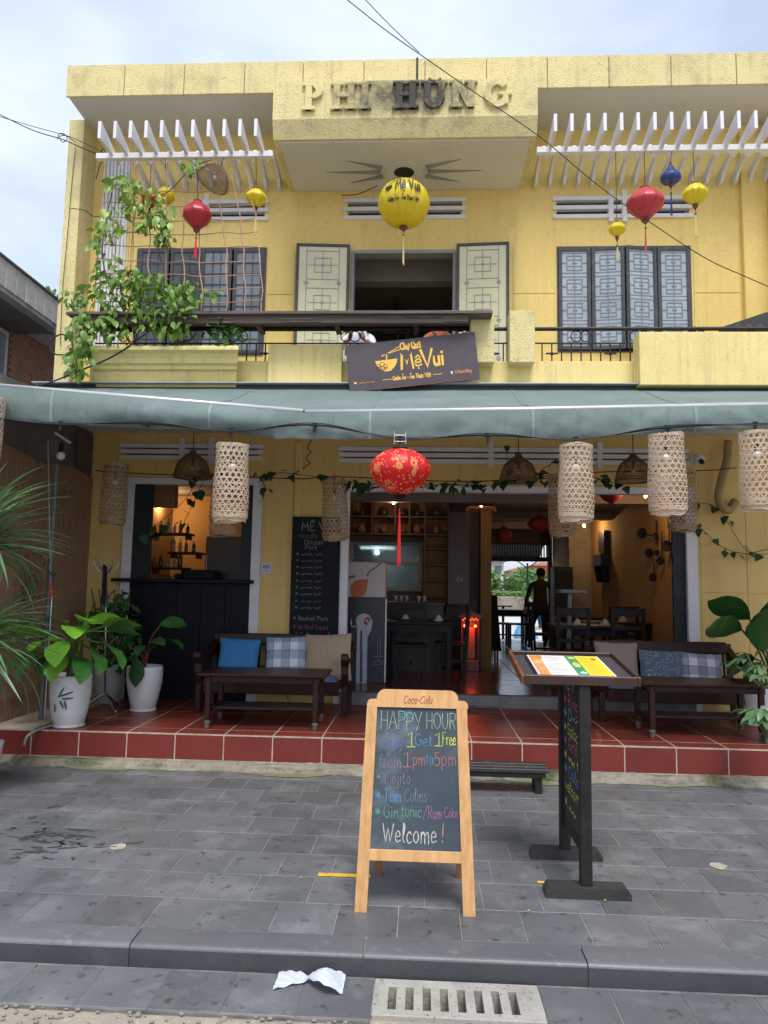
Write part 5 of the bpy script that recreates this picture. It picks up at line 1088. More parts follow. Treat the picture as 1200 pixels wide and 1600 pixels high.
q = MB(); q.box(-3.95, 5.0, 7.10, 7.28, z0-.10, z0-.0125, .003); q.obj('awning_cassette', mat('dark cassette metal', (.035, .037, .042), None, .5, 5), aw)
# cables and string light
def cable(name, pts, r, lab, grp=None, m=CABLE, cat='cable', k=6):
    q = MB(); q.tube(cr(pts, k), r, 5); return tag(q.obj(name, m, smooth=True), lab, cat, grp)
sl = thing('string_light_cable', 'black string light cable with star shaped sockets along the awning edge', 'cable', (0, YA, 2.8))
cp = [at(a, c, YA-.06) for a, c in ((-20, 654), (95, 661), (230, 662), (360, 672), (492, 664), (625, 684), (762, 680), (900, 685), (1043, 668), (1180, 662), (1220, 664))]
q = MB(); q.tube(cr(cp, 8), .008, 5); q.obj('cord', CABLE, sl); cp2 = [p+Vector((0, -.012, .014*(-1)**i)) for i, p in enumerate(cp)]; q = MB(); q.tube(cr(cp2, 8), .005, 5); q.obj('cord', CABLE, sl)
for p in cp[1:-1]: q = MB(); q.cbox(p.x, p.y, p.z, .035, .03, .035, .006); q.cbox(p.x, p.y-.003, p.z-.004, .085, .014, .016, .004); q.tube([p, p-Vector((0, 0, .06))], .012, 6); q.obj('socket', BLACK, sl)

# ================================================================ LANTERNS
def lantern(px, py, Y_, r, prof, m, lab, cord_top=None, tassel=.25, tm=None, n=40, ribs=10, ribd=.03, cat='lantern', wood=None, name='silk_lantern', zs=1):
    p = at(px, py, Y_); t = thing(name, lab, cat, p)
    q = MB(); q.lathe([(a*r, z*r*zs) for a, z in prof], n, T(*p), ribs=ribs, ribd=ribd); q.obj('silk_shade', m, t, sharp=50)
    zt = prof[-1][1]*r*zs; zb = prof[0][1]*r*zs; wd = wood or mat('red brown turned wood', (.17, .05, .03), None, .4, 6)
    q = MB(); rt = max(prof[-1][0]*r, .015); q.lathe([(rt*1.02, zt-.004), (rt*1.08, zt+.014), (rt*.5, zt+.02), (rt*.3, zt+.035)], 16, T(*p)); q.obj('top_cap', wd, t)
    rb = max(prof[0][0]*r, .012); q = MB(); q.lathe([(rb*.9, zb+.004), (rb*1.1, zb-.008), (rb*.8, zb-.02), (rb*.95, zb-.026), (rb*.5, zb-.04), (rb*.28, zb-.055)], 16, T(*p)); q.obj('bottom_cap', wd, t)
    if ribs:
        q = MB()
        for k in range(ribs):
            a = 2*pi*(k)/ribs; q.tube([(p.x+cos(a)*(x_*r*1.004), p.y+sin(a)*(x_*r*1.004), p.z+z_*r*zs) for x_, z_ in prof], .0022, 4, False)
        q.obj('bamboo_ribs', m, t)
    if tassel:
        b0 = p+Vector((0, 0, zb-.05)); q = MB(); q.tube([b0, b0-Vector((0, 0, .045))], .0035, 5); q.sphere(b0-Vector((0, 0, .05)), .012, 8, 6); q.obj('bead', wd, t)
        q = MB(); tr = random.Random(int(px))
        for k in range(9): o_ = Vector((tr.uniform(-.008, .008), tr.uniform(-.008, .008), 0)); q.tube([b0-Vector((0, 0, .055))+o_*.3, b0-Vector((0, 0, .055+tassel*.5))+o_, b0-Vector((0, 0, .055+tassel*tr.uniform(.93, 1)))+o_*1.3], .0036, 4)
        q.obj('tassel', tm or m, t)
    if cord_top: q = MB(); q.tube([p+Vector((0, 0, zt+.03)), Vector(cord_top)], .0035, 4); q.obj('cord', CABLE, t)
    return t
OB = [(.20, -.74), (.38, -.66), (.62, -.50), (.82, -.30), (.95, -.10), (1, .06), (.98, .22), (.90, .40), (.74, .56), (.52, .68), (.24, .76)]
SP = [(.16, -.98), (.34, -.92), (.58, -.80), (.80, -.58), (.94, -.30), (1, 0), (.95, .30), (.82, .58), (.6, .8), (.36, .93), (.2, .97)]
DI = [(.22, -.82), (.40, -.66), (.68, -.40), (.92, -.12), (1, .02), (.98, .12), (.80, .38), (.55, .66), (.26, .86)]
TD = [(.2, -.55), (.55, -.45), (.86, -.22), (1, .1), (.92, .4), (.62, .75), (.38, 1.1), (.2, 1.5), (.1, 1.75)]
def silk(n, c, c2): return mat(n, c, c2, .35, 9, .08, 40, spec=.6, transl=.22)
YS = silk('yellow silk', (.82, .66, .02), (.72, .56, .015)); RS = silk('dusky red silk', (.50, .035, .045), (.40, .02, .03))
# patterned red silk: gold blossoms on red
def red_gold():
    m = mat('red silk with gold blossoms', (.75, .012, .015), (.62, .008, .01), .4, 6, transl=.25); t = m.node_tree; nd = t.nodes; ln = t.links.new
    b = nd['Principled BSDF']; lk = [l for l in t.links if l.to_socket == b.inputs['Base Color']][0]; src = lk.from_socket
    geo = nd.new('ShaderNodeNewGeometry'); no = nd.new('ShaderNodeTexNoise'); no.inputs['Scale'].default_value = 9; ln(geo.outputs['Position'], no.inputs[0])
    mxv = nd.new('ShaderNodeMixRGB'); mxv.inputs[0].default_value = .035; ln(geo.outputs['Position'], mxv.inputs[1]); ln(no.outputs['Color'], mxv.inputs[2])
    v1 = nd.new('ShaderNodeTexVoronoi'); v1.inputs['Scale'].default_value = 9; ln(mxv.outputs[0], v1.inputs[0])
    def band(s, lo, hi):
        a = nd.new('ShaderNodeMath'); a.operation = 'GREATER_THAN'; a.inputs[1].default_value = lo; ln(s, a.inputs[0])
        c = nd.new('ShaderNodeMath'); c.operation = 'LESS_THAN'; c.inputs[1].default_value = hi; ln(s, c.inputs[0])
        d = nd.new('ShaderNodeMath'); d.operation = 'MULTIPLY'; ln(a.outputs[0], d.inputs[0]); ln(c.outputs[0], d.inputs[1]); return d.outputs[0]
    r1 = band(v1.outputs['Distance'], .29, .37); r2 = band(v1.outputs['Distance'], -.1, .20)
    v2 = nd.new('ShaderNodeTexVoronoi'); v2.inputs['Scale'].default_value = 34; ln(mxv.outputs[0], v2.inputs[0]); r3 = band(v2.outputs['Distance'], -.1, .30)
    n2 = nd.new('ShaderNodeTexNoise'); n2.inputs['Scale'].default_value = 14; ln(geo.outputs['Position'], n2.inputs[0]); g1 = band(n2.outputs[0], .40, 1)
    m3 = nd.new('ShaderNodeMath'); m3.operation = 'MULTIPLY'; ln(r3, m3.inputs[0]); ln(g1, m3.inputs[1])
    mm = nd.new('ShaderNodeMath'); mm.operation = 'MAXIMUM'; ln(r1, mm.inputs[0]); ln(r2, mm.inputs[1]); m4 = nd.new('ShaderNodeMath'); m4.operation = 'MAXIMUM'; ln(mm.outputs[0], m4.inputs[0]); ln(m3.outputs[0], m4.inputs[1])
    x = nd.new('ShaderNodeMixRGB'); x.inputs[2].default_value = (.85, .36, .13, 1); f = nd.new('ShaderNodeMath'); f.operation = 'MULTIPLY'; f.inputs[1].default_value = .85; ln(m4.outputs[0], f.inputs[0]); ln(f.outputs[0], x.inputs[0]); ln(src, x.inputs[1])
    for l in list(t.links):
        if l.from_socket == src and l.to_node != x: ts = l.to_socket; t.links.remove(l); ln(x.outputs[0], ts)
    return m
RG = red_gold()
lantern(625, 738, 5.62, .237, OB, RG, 'big red lantern with gold blossoms and a long red tassel under the awning', at(625, 684, 5.68), .45, mat('red tassel silk', (.75, .015, .015), None, .6), 60, 10, .03, wood=BLACK, name='red_lantern')
q = MB(); p = at(625, 690, 5.62)
for dx in (-.045, .045): q.tube([(p.x+dx, p.y, p.z-.02), (p.x+dx, p.y, p.z+.085)], .004, 5)
for z in (0, .05): q.tube([(p.x-.045, p.y, p.z+z), (p.x+.045, p.y, p.z+z)], .004, 5)
tag(q.obj('wire_hanger', STEEL), 'small wire hanger holding the big red lantern under the awning edge', 'hanger')
# big yellow lantern with brush writing
yl = lantern(631, 319, 7.62, .285, SP, YS, 'big round yellow silk lantern with black brush writing, under the sign box', (hc.x, 7.95, 6.40), .34, mat('pale yellow tassel', (.72, .66, .35), None, .6), 60, 18, .015, name='yellow_lantern', zs=.92)
yp = at(631, 319, 7.62)
def ysurf(x, y, l):
    R = .285*1.012+l*3; zz = y; rad = sqrt(max(1e-4, R*R-(zz/.94)**2)); th = x/R
    th = th-.08
    return Vector((yp.x+sin(th)*rad, yp.y-cos(th)*rad, yp.z+zz))
INK = mat('black ink', (.02, .017, .012), None, .6)
def ywrite(txt, cx, cz, size, wd, fit): write(yl, txt, size, wd, None, INK, x0=0, fit=fit, taper=True, surf=lambda x, y, l: ysurf(x+cx, y+cz, l+.001))
ywrite('Chợ Quê', -.14, .165, .05, .007, .14); ywrite('Mệ Vui', -.065, .015, .135, .017, .29); ywrite('-Quán Ăn - Ẩm Thực Việt', -.17, -.10, .045, .007, .38) if 'V' in GL else None
q = MB(); pts = [(-.20, .085), (-.105, .085), (-.11, .055), (-.135, .03), (-.165, .028), (-.195, .05)]
q.add([ysurf(x, z, .001) for x, z in pts], [tuple(range(6))]); q.obj('bowl_mark', INK, yl)
q = MB(); ribbon(q, [Vector((-.16, .1, 0)), Vector((-.10, .15, 0))], .005, lambda x, y: ysurf(x, y, .001)); ribbon(q, [Vector((-.15, .1, 0)), Vector((-.08, .14, 0))], .005, lambda x, y: ysurf(x, y, .0012)); q.obj('chopstick_mark', INK, yl)
q = MB(); a = hc; q.tube(cr([at(590, 290, 7.9), at(560, 303, 7.95), at(534, 305, 8.3)]), .006, 5); tag(q.obj('lamp_wire', CABLE), 'drooping dark wire from the lamp hole to the wall beside the yellow lantern', 'cable')
beamz = 6.25
def bt_(px, Y_=7.4): return (at(px, 247, Y_).x, Y_, beamz)
lantern(234, 312, 7.25, .085, SP, silk('bright red silk', (.62, .02, .02), (.5, .01, .01)), 'small bright red lantern half hidden in the vine', bt_(236), .0)
lantern(260, 306, 7.5, .095, SP, YS, 'small yellow lantern behind the vine, left of the rattan basket lamp', bt_(258), 0)
lantern(308, 337, 7.15, .155, DI, RS, 'dusky red diamond lantern behind the rope net', bt_(306), .22, mat('red tassel silk', (.75, .015, .015)), ribs=8, ribd=.06, zs=1.12)
lantern(400, 310, 7.35, .118, DI, YS, 'yellow diamond lantern hanging right of the rope net', bt_(400), .22, mat('yellow tassel', (.72, .6, .2), None, .6), ribs=8, ribd=.07)
lantern(964, 359, 7.2, .088, DI, YS, 'smallest yellow lantern, hanging lowest of the right hand group', bt_(962), .14, MATS['yellow tassel'], ribs=8, ribd=.07)
lantern(1008, 319, 7.15, .19, DI, mat('faded rose red silk', (.60, .06, .08), (.50, .04, .06), .35, 6, .08, 30, transl=.2), 'large faded rose red lantern in the right hand group', bt_(1007), .25, mat('rose tassel', (.6, .1, .1), None, .6), ribs=10, ribd=.05)
lantern(1048, 280, 7.4, .108, TD, mat('blue floral silk', (.03, .075, .27), (.02, .05, .20), .4, 24, transl=.12, stain=(.60, .36, .16), sscale=13, samt=.95, spos=.57), 'blue flowered teardrop lantern with a blue tassel', bt_(1050), .25, mat('blue tassel', (.01, .05, .25), None, .6), ribs=8, ribd=.03, zs=.9)
lantern(1086, 304, 7.0, .125, DI, YS, 'pleated yellow lantern at the right end of the group', bt_(1083), .24, MATS['yellow tassel'], ribs=12, ribd=.09)
# rattan dome basket lamp, tilted
def dome_lamp(p, r, h, M, lab, m=RATT, name='rattan_lamp', cord=None, bell=False):
    t = thing(name, lab, 'lamp', p); Mx = T(*p) @ M
    if bell: pr = [(.16, 1.0), (.20, .90), (.46, .78), (.74, .62), (.90, .38), (.98, .14), (1.0, 0)]
    else: pr = [(.14, 1), (.34, .93), (.62, .74), (.82, .50), (.94, .24), (1.0, 0)]
    def rr_(v):
        k = v*(len(pr)-1); i = min(int(k), len(pr)-2); f = k-i; return (pr[i][0]*(1-f)+pr[i+1][0]*f)*r, (pr[i][1]*(1-f)+pr[i+1][1]*f)*h
    q = MB(); nn = 46 if not bell else 54; nr = 20 if not bell else 26
    for j in range(nr):
        R, z = rr_(j/(nr-1)); q.tube([(cos(2*pi*k/24)*R, sin(2*pi*k/24)*R, z) for k in range(25)], r*.018 if j < nr-1 else r*.04, 4, False, Mx)
    for k in range(nn):
        a = 2*pi*k/nn; pts = []
        for j in range(9): R, z = rr_(j/8); pts.append((cos(a)*R*1.01, sin(a)*R*1.01, z))
        q.tube(pts, r*.014, 3, False, Mx)
    q.obj('rattan_weave', m, t, kind='stuff')
    q = MB(); q.sphere((0, 0, h*.35), r*.13, 10, 7); q.v = [tuple(Mx @ Vector(v)) for v in q.v]; q.obj('bulb', mat('unlit frosted bulb', (.8, .8, .8), None, .3), t)
    q = MB(); q.tube([Mx @ Vector((0, 0, h)), Mx @ Vector((0, 0, h*.45))], r*.06, 6); q.obj('socket', BLACK, t)
    if cord: q = MB(); q.tube([Mx @ Vector((0, 0, h)), Vector(cord)], .005, 4); q.obj('cord', CABLE, t)
    return t
dome_lamp(at(331, 285, 7.2), .175, .20, RX(-.15) @ RY(.42), 'tilted woven rattan dome lamp hanging under the left pergola', mat('dark rattan', (.26, .16, .11), (.16, .09, .06), .7, 9), cord=bt_(350))
for px, py, r_, lab in ((300, 746, .20, 'brown bell shaped rattan lamp over the serving counter'), (810, 752, .20, 'brown bell shaped rattan lamp above the door, between two woven baskets'), (990, 752, .19, 'brown bell shaped rattan lamp above the door, farthest right')):
    p = at(px, py, 7.9); dome_lamp(p, r_, .30, Matrix(), lab, cord=(p.x, p.y, 3.4), bell=True)
# woven bamboo cylinder shades
def cyl_shade(m):
    t = thing('bamboo_basket_shade', 'woven', 'lamp'); q = MB(); R = .142; Hh = .60; nh = 14; th = .0042; w_ = .0041
    def rad(z): f = z/Hh; return R*(.90+.10*sin(pi*min(1, f*1.25+.12))) if f > .03 else R*.86
    def strip(fn, ns, off):
        vs = []
        for i in range(ns+1):
            a, z = fn(i/ns); a2, z2 = fn(min(1, i/ns+.001)) if i < ns else fn(i/ns); a1, z1 = fn(max(0, i/ns-.001)); rr_ = rad(z)+off
            tx = (a2-a1)*rr_; tz = z2-z1; l = sqrt(tx*tx+tz*tz) or 1; nx, nz_ = -tz/l, tx/l
            for s_ in (-1, 1): aa = a+s_*w_*nx/rr_; zz = z+s_*w_*nz_; vs.append((cos(aa)*rr_, sin(aa)*rr_, zz))
        q.add(vs, [(2*i, 2*i+1, 2*i+3, 2*i+2) for i in range(ns)])
    nd_ = 18
    for k in range(nd_):
        for sg in (1, -1): strip(lambda f: (2*pi*k/nd_+sg*f*2*pi*.42*1.15, f*Hh), 26, sg*.0012)
    for j in range(nh): z = Hh*(j+.5)/nh; strip(lambda f: (f*2*pi, z), 40, 0)
    ra = random.Random(3)
    for j in range(13): z0 = ra.uniform(0, .035); strip(lambda f: (2*pi*f*.6+j*1.3, z0+.02*sin(f*9+j)), 20, .002) # tangled rim at the bottom
    for j in range(5): z0 = Hh-ra.uniform(0, .02); strip(lambda f: (2*pi*f*.7+j*1.9, z0+.008*sin(f*9+j)), 20, .002)
    for k in range(16):                                        # woven bottom
        for a0 in (0, pi/3, 2*pi/3):
            d = (k-7.5)/8*.115; l = sqrt(max(0, .12**2-d*d)); u = Vector((cos(a0), sin(a0), 0)); v = Vector((-u.y, u.x, 0)); A = u*d-v*l; B_ = u*d+v*l; z = -.002-.001*(a0 > 1)-.001*(a0 > 2)
            q.add([(A-u*.003)+Vector((0, 0, z)), (A+u*.003)+Vector((0, 0, z)), (B_+u*.003)+Vector((0, 0, z)), (B_-u*.003)+Vector((0, 0, z))], [(0, 1, 2, 3)])
    q.obj('bamboo_weave', m, t, kind='stuff')
    q = MB(); q.sphere((0, 0, .42), .032, 12, 8); q.obj('bulb', mat('unlit frosted bulb', (.8, .8, .8)), t, smooth=True)
    q = MB(); q.tube([(0, 0, .45), (0, 0, .52)], .016, 8); q.obj('socket', BLACK, t); q = MB(); q.tube([(0, 0, .52), (0, 0, .68)], .004, 4); q.obj('cord', CABLE, t)
    return t
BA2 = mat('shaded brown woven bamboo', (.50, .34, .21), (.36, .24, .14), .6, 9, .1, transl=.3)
cs = cyl_shade(BAM)
g1 = 'woven bamboo basket shades along the awning edge'
fs = [(359, 813, 5.62, 'pale woven bamboo basket shade hanging before the serving counter'), (900, 813, 5.62, 'pale woven bamboo basket shade hanging right of the big red lantern'), (1044, 802, 5.6, 'pale woven bamboo basket shade, second from the right edge'), (1187, 795, 5.6, 'pale woven bamboo basket shade cut by the right edge of the photo'), (-33, 735, 5.6, 'pale woven bamboo basket shade just peeping in at the left edge')]
for i, (px, py, Y_, lb) in enumerate(fs):
    p = at(px, py, Y_); o = cs if i == 0 else copy_tree(cs); place(o, p, i*.7, lb, g1)
    if i > 0: o.rotation_euler = (rr.uniform(-.05, .05), rr.uniform(-.06, .06), i*.7); o.scale = (rr.uniform(.93, 1.05), rr.uniform(.93, 1.05), rr.uniform(.97, 1.03))
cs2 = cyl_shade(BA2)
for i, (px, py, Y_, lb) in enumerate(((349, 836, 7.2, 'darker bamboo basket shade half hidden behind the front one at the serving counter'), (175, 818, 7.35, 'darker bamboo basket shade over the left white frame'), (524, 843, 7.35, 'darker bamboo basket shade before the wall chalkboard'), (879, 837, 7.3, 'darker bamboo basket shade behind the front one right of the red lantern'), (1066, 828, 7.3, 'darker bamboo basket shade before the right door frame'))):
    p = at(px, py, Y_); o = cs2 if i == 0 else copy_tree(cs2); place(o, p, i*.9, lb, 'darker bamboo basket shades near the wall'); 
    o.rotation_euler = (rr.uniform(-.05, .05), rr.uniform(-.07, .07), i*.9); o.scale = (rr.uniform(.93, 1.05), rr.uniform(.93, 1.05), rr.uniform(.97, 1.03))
p = at(95, 712, 6.9); t = thing('hanging_bulb', 'bare white bulb hanging in the left corner under the awning', 'lamp', p); q = MB(); q.sphere(p, .042, 14, 10); q.obj('bulb', mat('unlit frosted bulb', (.8, .8, .8)), t, smooth=True); q = MB(); q.tube([p+Vector((0, 0, .03)), p+Vector((0, 0, .12))], .024, 8); q.obj('socket', BLACK, t); q = MB(); q.tube([p+Vector((0, 0, .12)), p+Vector((0, 0, .34))], .004, 4); q.obj('cord', CABLE, t)
a = at(86, 676, 6.7); c = at(110, 692, 6.7); q = MB(); q.tube([a, c], .012, 8); tag(q.obj('white_tube', WHITE), 'short white tube slung beside the hanging bulb', 'tube')
# wall things: security camera, sticker, inner wire with ivy
p = at(1098, 718, 8.2); t = thing('security_camera', 'white dome security camera above the right door frame', 'camera', p); q = MB(); q.sphere((p.x, 8.3, p.z+.02), .06, 14, 10); q.box(p.x-.09, p.x+.02, 8.32, 8.398, p.z-.0, p.z+.07, .01); q.obj('housing', WHITE, t, smooth=False); q = MB(); q.tube([(p.x, 8.25, p.z-.005), (p.x, 8.22, p.z-.03)], .028, 10); q.obj('lens', BLACK, t)
a = at(408, 880, 8.385); c = at(423, 897, 8.385); t = thing('wall_sticker', 'small white and blue notice sticker on the ochre pier beside the bar', 'sticker', a); q = MB(); q.box(a.x, c.x, 8.386, 8.392, c.z, a.z, .001); q.obj('plate', mat('sticker white', (.55, .58, .66), None, .4), t)
q = MB()
for k in range(3): q.box(a.x+.02, c.x-.02, 8.3848, 8.3859, a.z-.03-.014*k, a.z-.022-.014*k)
for k in range(4): q.box(a.x+.02+.02*k, a.x+.03+.02*k, 8.3848, 8.3859, c.z+.03, c.z+.04)
q.obj('print', mat('sticker blue', (.04, .07, .25), None, .4), t)
# ================================================================ SIGNBOARD AND WRITING
YSN = 7.0
A_ = at(539.6, 539.7, YSN); B_ = at(737, 518.5, YSN); D_ = at(745.6, 591.5, YSN)
sgt = thing('restaurant_sign', 'tilted dark purple brown signboard with a yellow bowl and yellow brush lettering on the balcony', 'sign', (A_.lerp(D_, .5)))
rt_ = (B_-A_).normalized(); dn = Vector((rt_.z, 0, -rt_.x)); WD = (B_-A_).length+.03; HT = .475
SM = flatM(A_+dn*HT, rt_, -dn)
SGB = mat('dark purple brown sign face', (.075, .055, .065), (.058, .045, .055), .5, 3, .05, stain=(.16, .13, .15), sscale=4, samt=.4)
q = MB(); q.box(0, WD, 0, HT, -.025, 0, .003, SM); q.obj('board', SGB, sgt)
q = MB(); q.box(0, WD, -.006, .0, -.024, .002, 0, SM); q.obj('worn_edge', mat('worn orange edge', (.35, .13, .07), (.10, .06, .05), .8, 30), sgt)
SY = mat('sign yellow', (.85, .50, .07), (.82, .46, .06), .5, 5); SO_ = mat('sign orange', (.65, .22, .07), None, .5)
k_ = WD/205*1.0
def sp_(px, py): v = at(px, py, YSN-.001)-(A_+dn*HT); return Vector((v.dot(rt_), v.dot(-dn), 0))
def swrite(txt, px, py, size, wd, fit, m=SY, **k): p = sp_(px, py); M = SM @ T(p.x, p.y, 0); return write(sgt, txt, size, wd, M, m, fit=fit, **k)
z_ = lambda px: (530+px/5.217)
swrite('Chợ Quê', z_(500), 510+190/5.217, .068, .014, .20); swrite('M', z_(506), 510+348/5.217, .155, .026, .125, taper=True); swrite('ệ', z_(618), 510+325/5.217, .118, .0155, .068); swrite('V', z_(676), 510+331/5.217, .172, .028, .11, taper=True); swrite('ui', z_(772), 510+318/5.217, .150, .022, .10, taper=True)
swrite('Quán Ăn - Ẩm Thực Việt', z_(440), 510+440/5.217, .042, .0075, .375); 
for a, c in ((358, 428), (765, 836)):
    q = MB(); ribbon(q, [sp_(z_(a), 510+(437 if a < 500 else 393)/5.217), sp_(z_(c), 510+(430 if a < 500 else 386)/5.217)], .006, lambda x, y: SM @ Vector((x, y, .0016))); q.obj('dash', SY, sgt)
swrite('93 Bạch Đằng', z_(942), 510+384/5.217, .028, .006, .165, SO_); swrite('~~~~ ~~', z_(165), 510+470/5.217, .024, .005, .155, SO_)
q = MB(); p = sp_(z_(918), 510+378/5.217); q.add([SM @ (p+Vector((cos(a)*.011, .006+sin(a)*.011, .002))) for a in [radians(-30+24*i) for i in range(11)]]+[SM @ (p+Vector((0, -.02, .002)))], [tuple(range(12))]); q.obj('pin_mark', mat('sign cream', (.75, .7, .6), None, .5), sgt)
q = MB(); p = sp_(z_(132), 510+462/5.217); q.box(p.x-.014, p.x+.014, p.y-.009, p.y+.009, 0, .002, 0, SM); q.obj('phone_mark', SY, sgt)
bw = [(292, 284), (474, 262), (470, 290), (455, 325), (425, 356), (425, 362), (370, 368), (365, 362), (330, 345), (305, 315)]
q = MB(); pts = [sp_(z_(a), 510+b/5.217) for a, b in bw]; q.add([SM @ (p+Vector((0, 0, .0018))) for p in pts], [tuple(range(len(pts)))]); q.obj('bowl_logo', SY, sgt)
q = MB()
for (cx, cy, r_) in ((350, 310, 22), (325, 322, 15), (375, 322, 17), (355, 338, 15), (385, 338, 13), (372, 348, 10), (335, 338, 12)):
    q2 = [sp_(z_(cx+cos(a)*r_), 510+(cy+sin(a)*r_*.8)/5.217) for a in [2*pi*k/14 for k in range(15)]]; ribbon(q, q2, .0045, lambda x, y: SM @ Vector((x, y, .0024)))
q.obj('noodle_swirl', SGB, sgt)
q = MB()
for a, c in (((345, 247), (488, 168)), ((352, 236), (494, 190))): ribbon(q, [sp_(z_(a[0]), 510+a[1]/5.217), sp_(z_(c[0]), 510+c[1]/5.217)], .008, lambda x, y: SM @ Vector((x, y, .0026)))
ribbon(q, [sp_(z_(386), 510+230/5.217), sp_(z_(386), 510+272/5.217)], .013, lambda x, y: SM @ Vector((x, y, .002))); q.obj('chopsticks_logo', SY, sgt)
q = MB()
for (px, py) in ((575, 512), (694, 508), (600, 505)):
    p = at(px, py, 7.03)
    for i in range(4): c_ = p-Vector((0, 0, .022*i)); q.tube([(c_.x+cos(a)*.011, c_.y+(sin(a)*.008 if i % 2 else 0), c_.z+sin(a)*.017) for a in [2*pi*j/10 for j in range(11)]], .0032, 4, False)
q.obj('hanging_chain', BLACK, sgt)
# plank bar along the balcony rail
tp_ = thing('balcony_plank_bar', 'long weathered wooden plank counter laid along the balcony rail', 'counter', (-1.5, 7.1, 4.3))
xl = at(108, 490, 6.95).x; xr = at(770, 490, 6.95).x; zc = at(500, 489, 6.95).z
rr = random.Random(31)
for j in range(4): q = MB(); yy = 6.88+j*.115; q.box(xl+rr.uniform(0, .07), xr-rr.uniform(0, .05)-.04*(j == 2), yy, yy+.108, zc-.034, zc-rr.uniform(0, .006), .004); q.obj('plank', GREYW, tp_)
q = MB(); q.box(xl+.12, .44, 6.905, 6.955, zc-.125, zc-.036, .004); q.obj('edge_beam', mat('dark weathered beam', (.085, .062, .05), (.04, .03, .025), .85, 5, .6, 30, stretch=(.6, 9, 9)), tp_)
for x in (-3.3, -2.5, -1.7, -.9, -.1): q = MB(); q.box(x, x+.05, 6.96, 7.3, zc-.10, zc-.036); q.obj('bearer', MATS['dark weathered beam'], tp_)
q = MB()
for k in range(14): x = rr.uniform(xl+.2, .3); l = rr.uniform(.15, .5); z = zc-rr.uniform(.055, .12); q.box(x, min(x+l, .43), 6.899, 6.9045, z, z+.006)
q.obj('split_edge', GREYW, tp_, kind='stuff')
# dark sign at the right edge of the balcony
a = at(1128, 512, 7.3); c = at(1215, 485, 7.3); q = MB(); q.add([(a.x, 7.36, 4.2), (c.x+.5, 7.36, 4.2), (c.x+.5, 7.36, c.z+.12), (c.x-.1, 7.36, c.z), (a.x, 7.36, a.z+.02), (a.x, 7.385, 4.2), (c.x+.5, 7.385, 4.2), (c.x+.5, 7.385, c.z+.12), (c.x-.1, 7.385, c.z), (a.x, 7.385, a.z+.02)], [(0, 1, 2, 3, 4), (9, 8, 7, 6, 5), (0, 5, 6, 1), (1, 6, 7, 2), (2, 7, 8, 3), (3, 8, 9, 4), (4, 9, 5, 0)])
t = thing('second_sign', 'dark board with faint brown swirls behind the rail at the right edge', 'sign', (c.x, 7.37, 4.2)); q.obj('board', mat('dark charcoal board', (.03, .028, .03), None, .5, 5), t)
q = MB()
for i in range(5): x0 = a.x+.14+i*.11; ribbon(q, cr([Vector((x0, a.z+.0, 0)), Vector((x0+.04, a.z+.05, 0)), Vector((x0+.07, a.z+.02, 0)), Vector((x0+.03, a.z-.0, 0))]), .009, lambda x, y: Vector((x, 7.358, y)), True)
q.obj('swirl_print', mat('faint brown print', (.16, .10, .05), None, .6), t)

# ================================================================ POWER LINES
cable('power_line', [at(528, -12, 6.4), at(600, 45, 6.5), at(652, 82, 6.6), at(750, 150, 6.75), at(845, 215, 6.85), at(930, 286, 6.95), at(1008, 342, 7.0), at(1100, 402, 7.0), at(1160, 430, 6.95), at(1225, 458, 6.9)], .0048, 'long black cable running diagonally down across the sky and facade to the right', 'overhead cables')
cable('power_line', [at(560, -12, 6.3), at(610, 40, 6.45), at(655, 82, 6.6)], .004, 'thin second cable joining the long diagonal one above the roof', 'overhead cables')
cable('power_line', [at(-15, 172, 7.8), at(50, 203, 7.9), at(98, 218, 7.95), at(130, 232, 7.98), at(165, 246, 8.0)], .006, 'thicker cable coming from the left sky edge to the wing wall', 'overhead cables')
cable('power_line', [at(-15, 178, 7.8), at(60, 200, 7.9), at(110, 214, 7.9), at(165, 240, 7.9), at(195, 252, 7.8)], .004, 'thin upper cable coming from the left sky edge to the wing wall', 'overhead cables')
cable('cable_coil', [at(90, 218, 7.9), at(92, 210, 7.9), at(100, 209, 7.9), at(105, 217, 7.9), at(98, 222, 7.9), at(93, 214, 7.9), at(103, 212, 7.9), at(118, 222, 7.95)], .005, 'small tangled loop in the cable left of the wing wall')
cable('cable_tangle', [at(155, 244, 7.9), at(162, 232, 7.85), at(165, 250, 7.8), at(172, 246, 7.8), at(178, 242, 7.85), at(160, 250, 7.9), at(150, 280, 7.9)], .006, 'knot of cables at the corner where the wing wall meets the pergola')
cable('wall_wire', [at(118, 230, 8.03), at(112, 290, 8.03), at(106, 360, 8.03), at(98, 450, 8.03), at(94, 540, 8.03)], .004, 'thin wire running down the front of the yellow wing wall')
cable('wall_wire', [at(110, 326, 8.0), at(130, 328, 8.0), at(146, 338, 8.2), at(162, 337, 8.2)], .005, 'short wire stapled across the yellow wing wall')
cable('drooping_cable', [at(-15, 615, 6.8), at(60, 603, 6.85), at(118, 582, 6.9), at(180, 555, 6.9), at(230, 520, 6.9), at(258, 505, 7.0)], .009, 'black cable rising from the awning end into the balcony vine')
cable('cable_coil', [at(96+18*cos(a), 540+16*sin(a)*(1+.1*sin(a*3)), 7.9) for a in [i*.55 for i in range(26)]], .009, 'coil of black cable hung on the wing wall beside the vine')
cable('inner_wire', [at(150, 735, 8.2), at(178, 738, 7.9), at(270, 742, 7.9), at(380, 745, 7.9), at(470, 748, 7.9), at(530, 745, 7.9), at(700, 752, 7.9), at(850, 748, 7.9), at(930, 738, 7.9), at(1100, 735, 8.0), at(1150, 731, 8.0)], .006, 'black string light wire sagging along the lower wall above the doors')
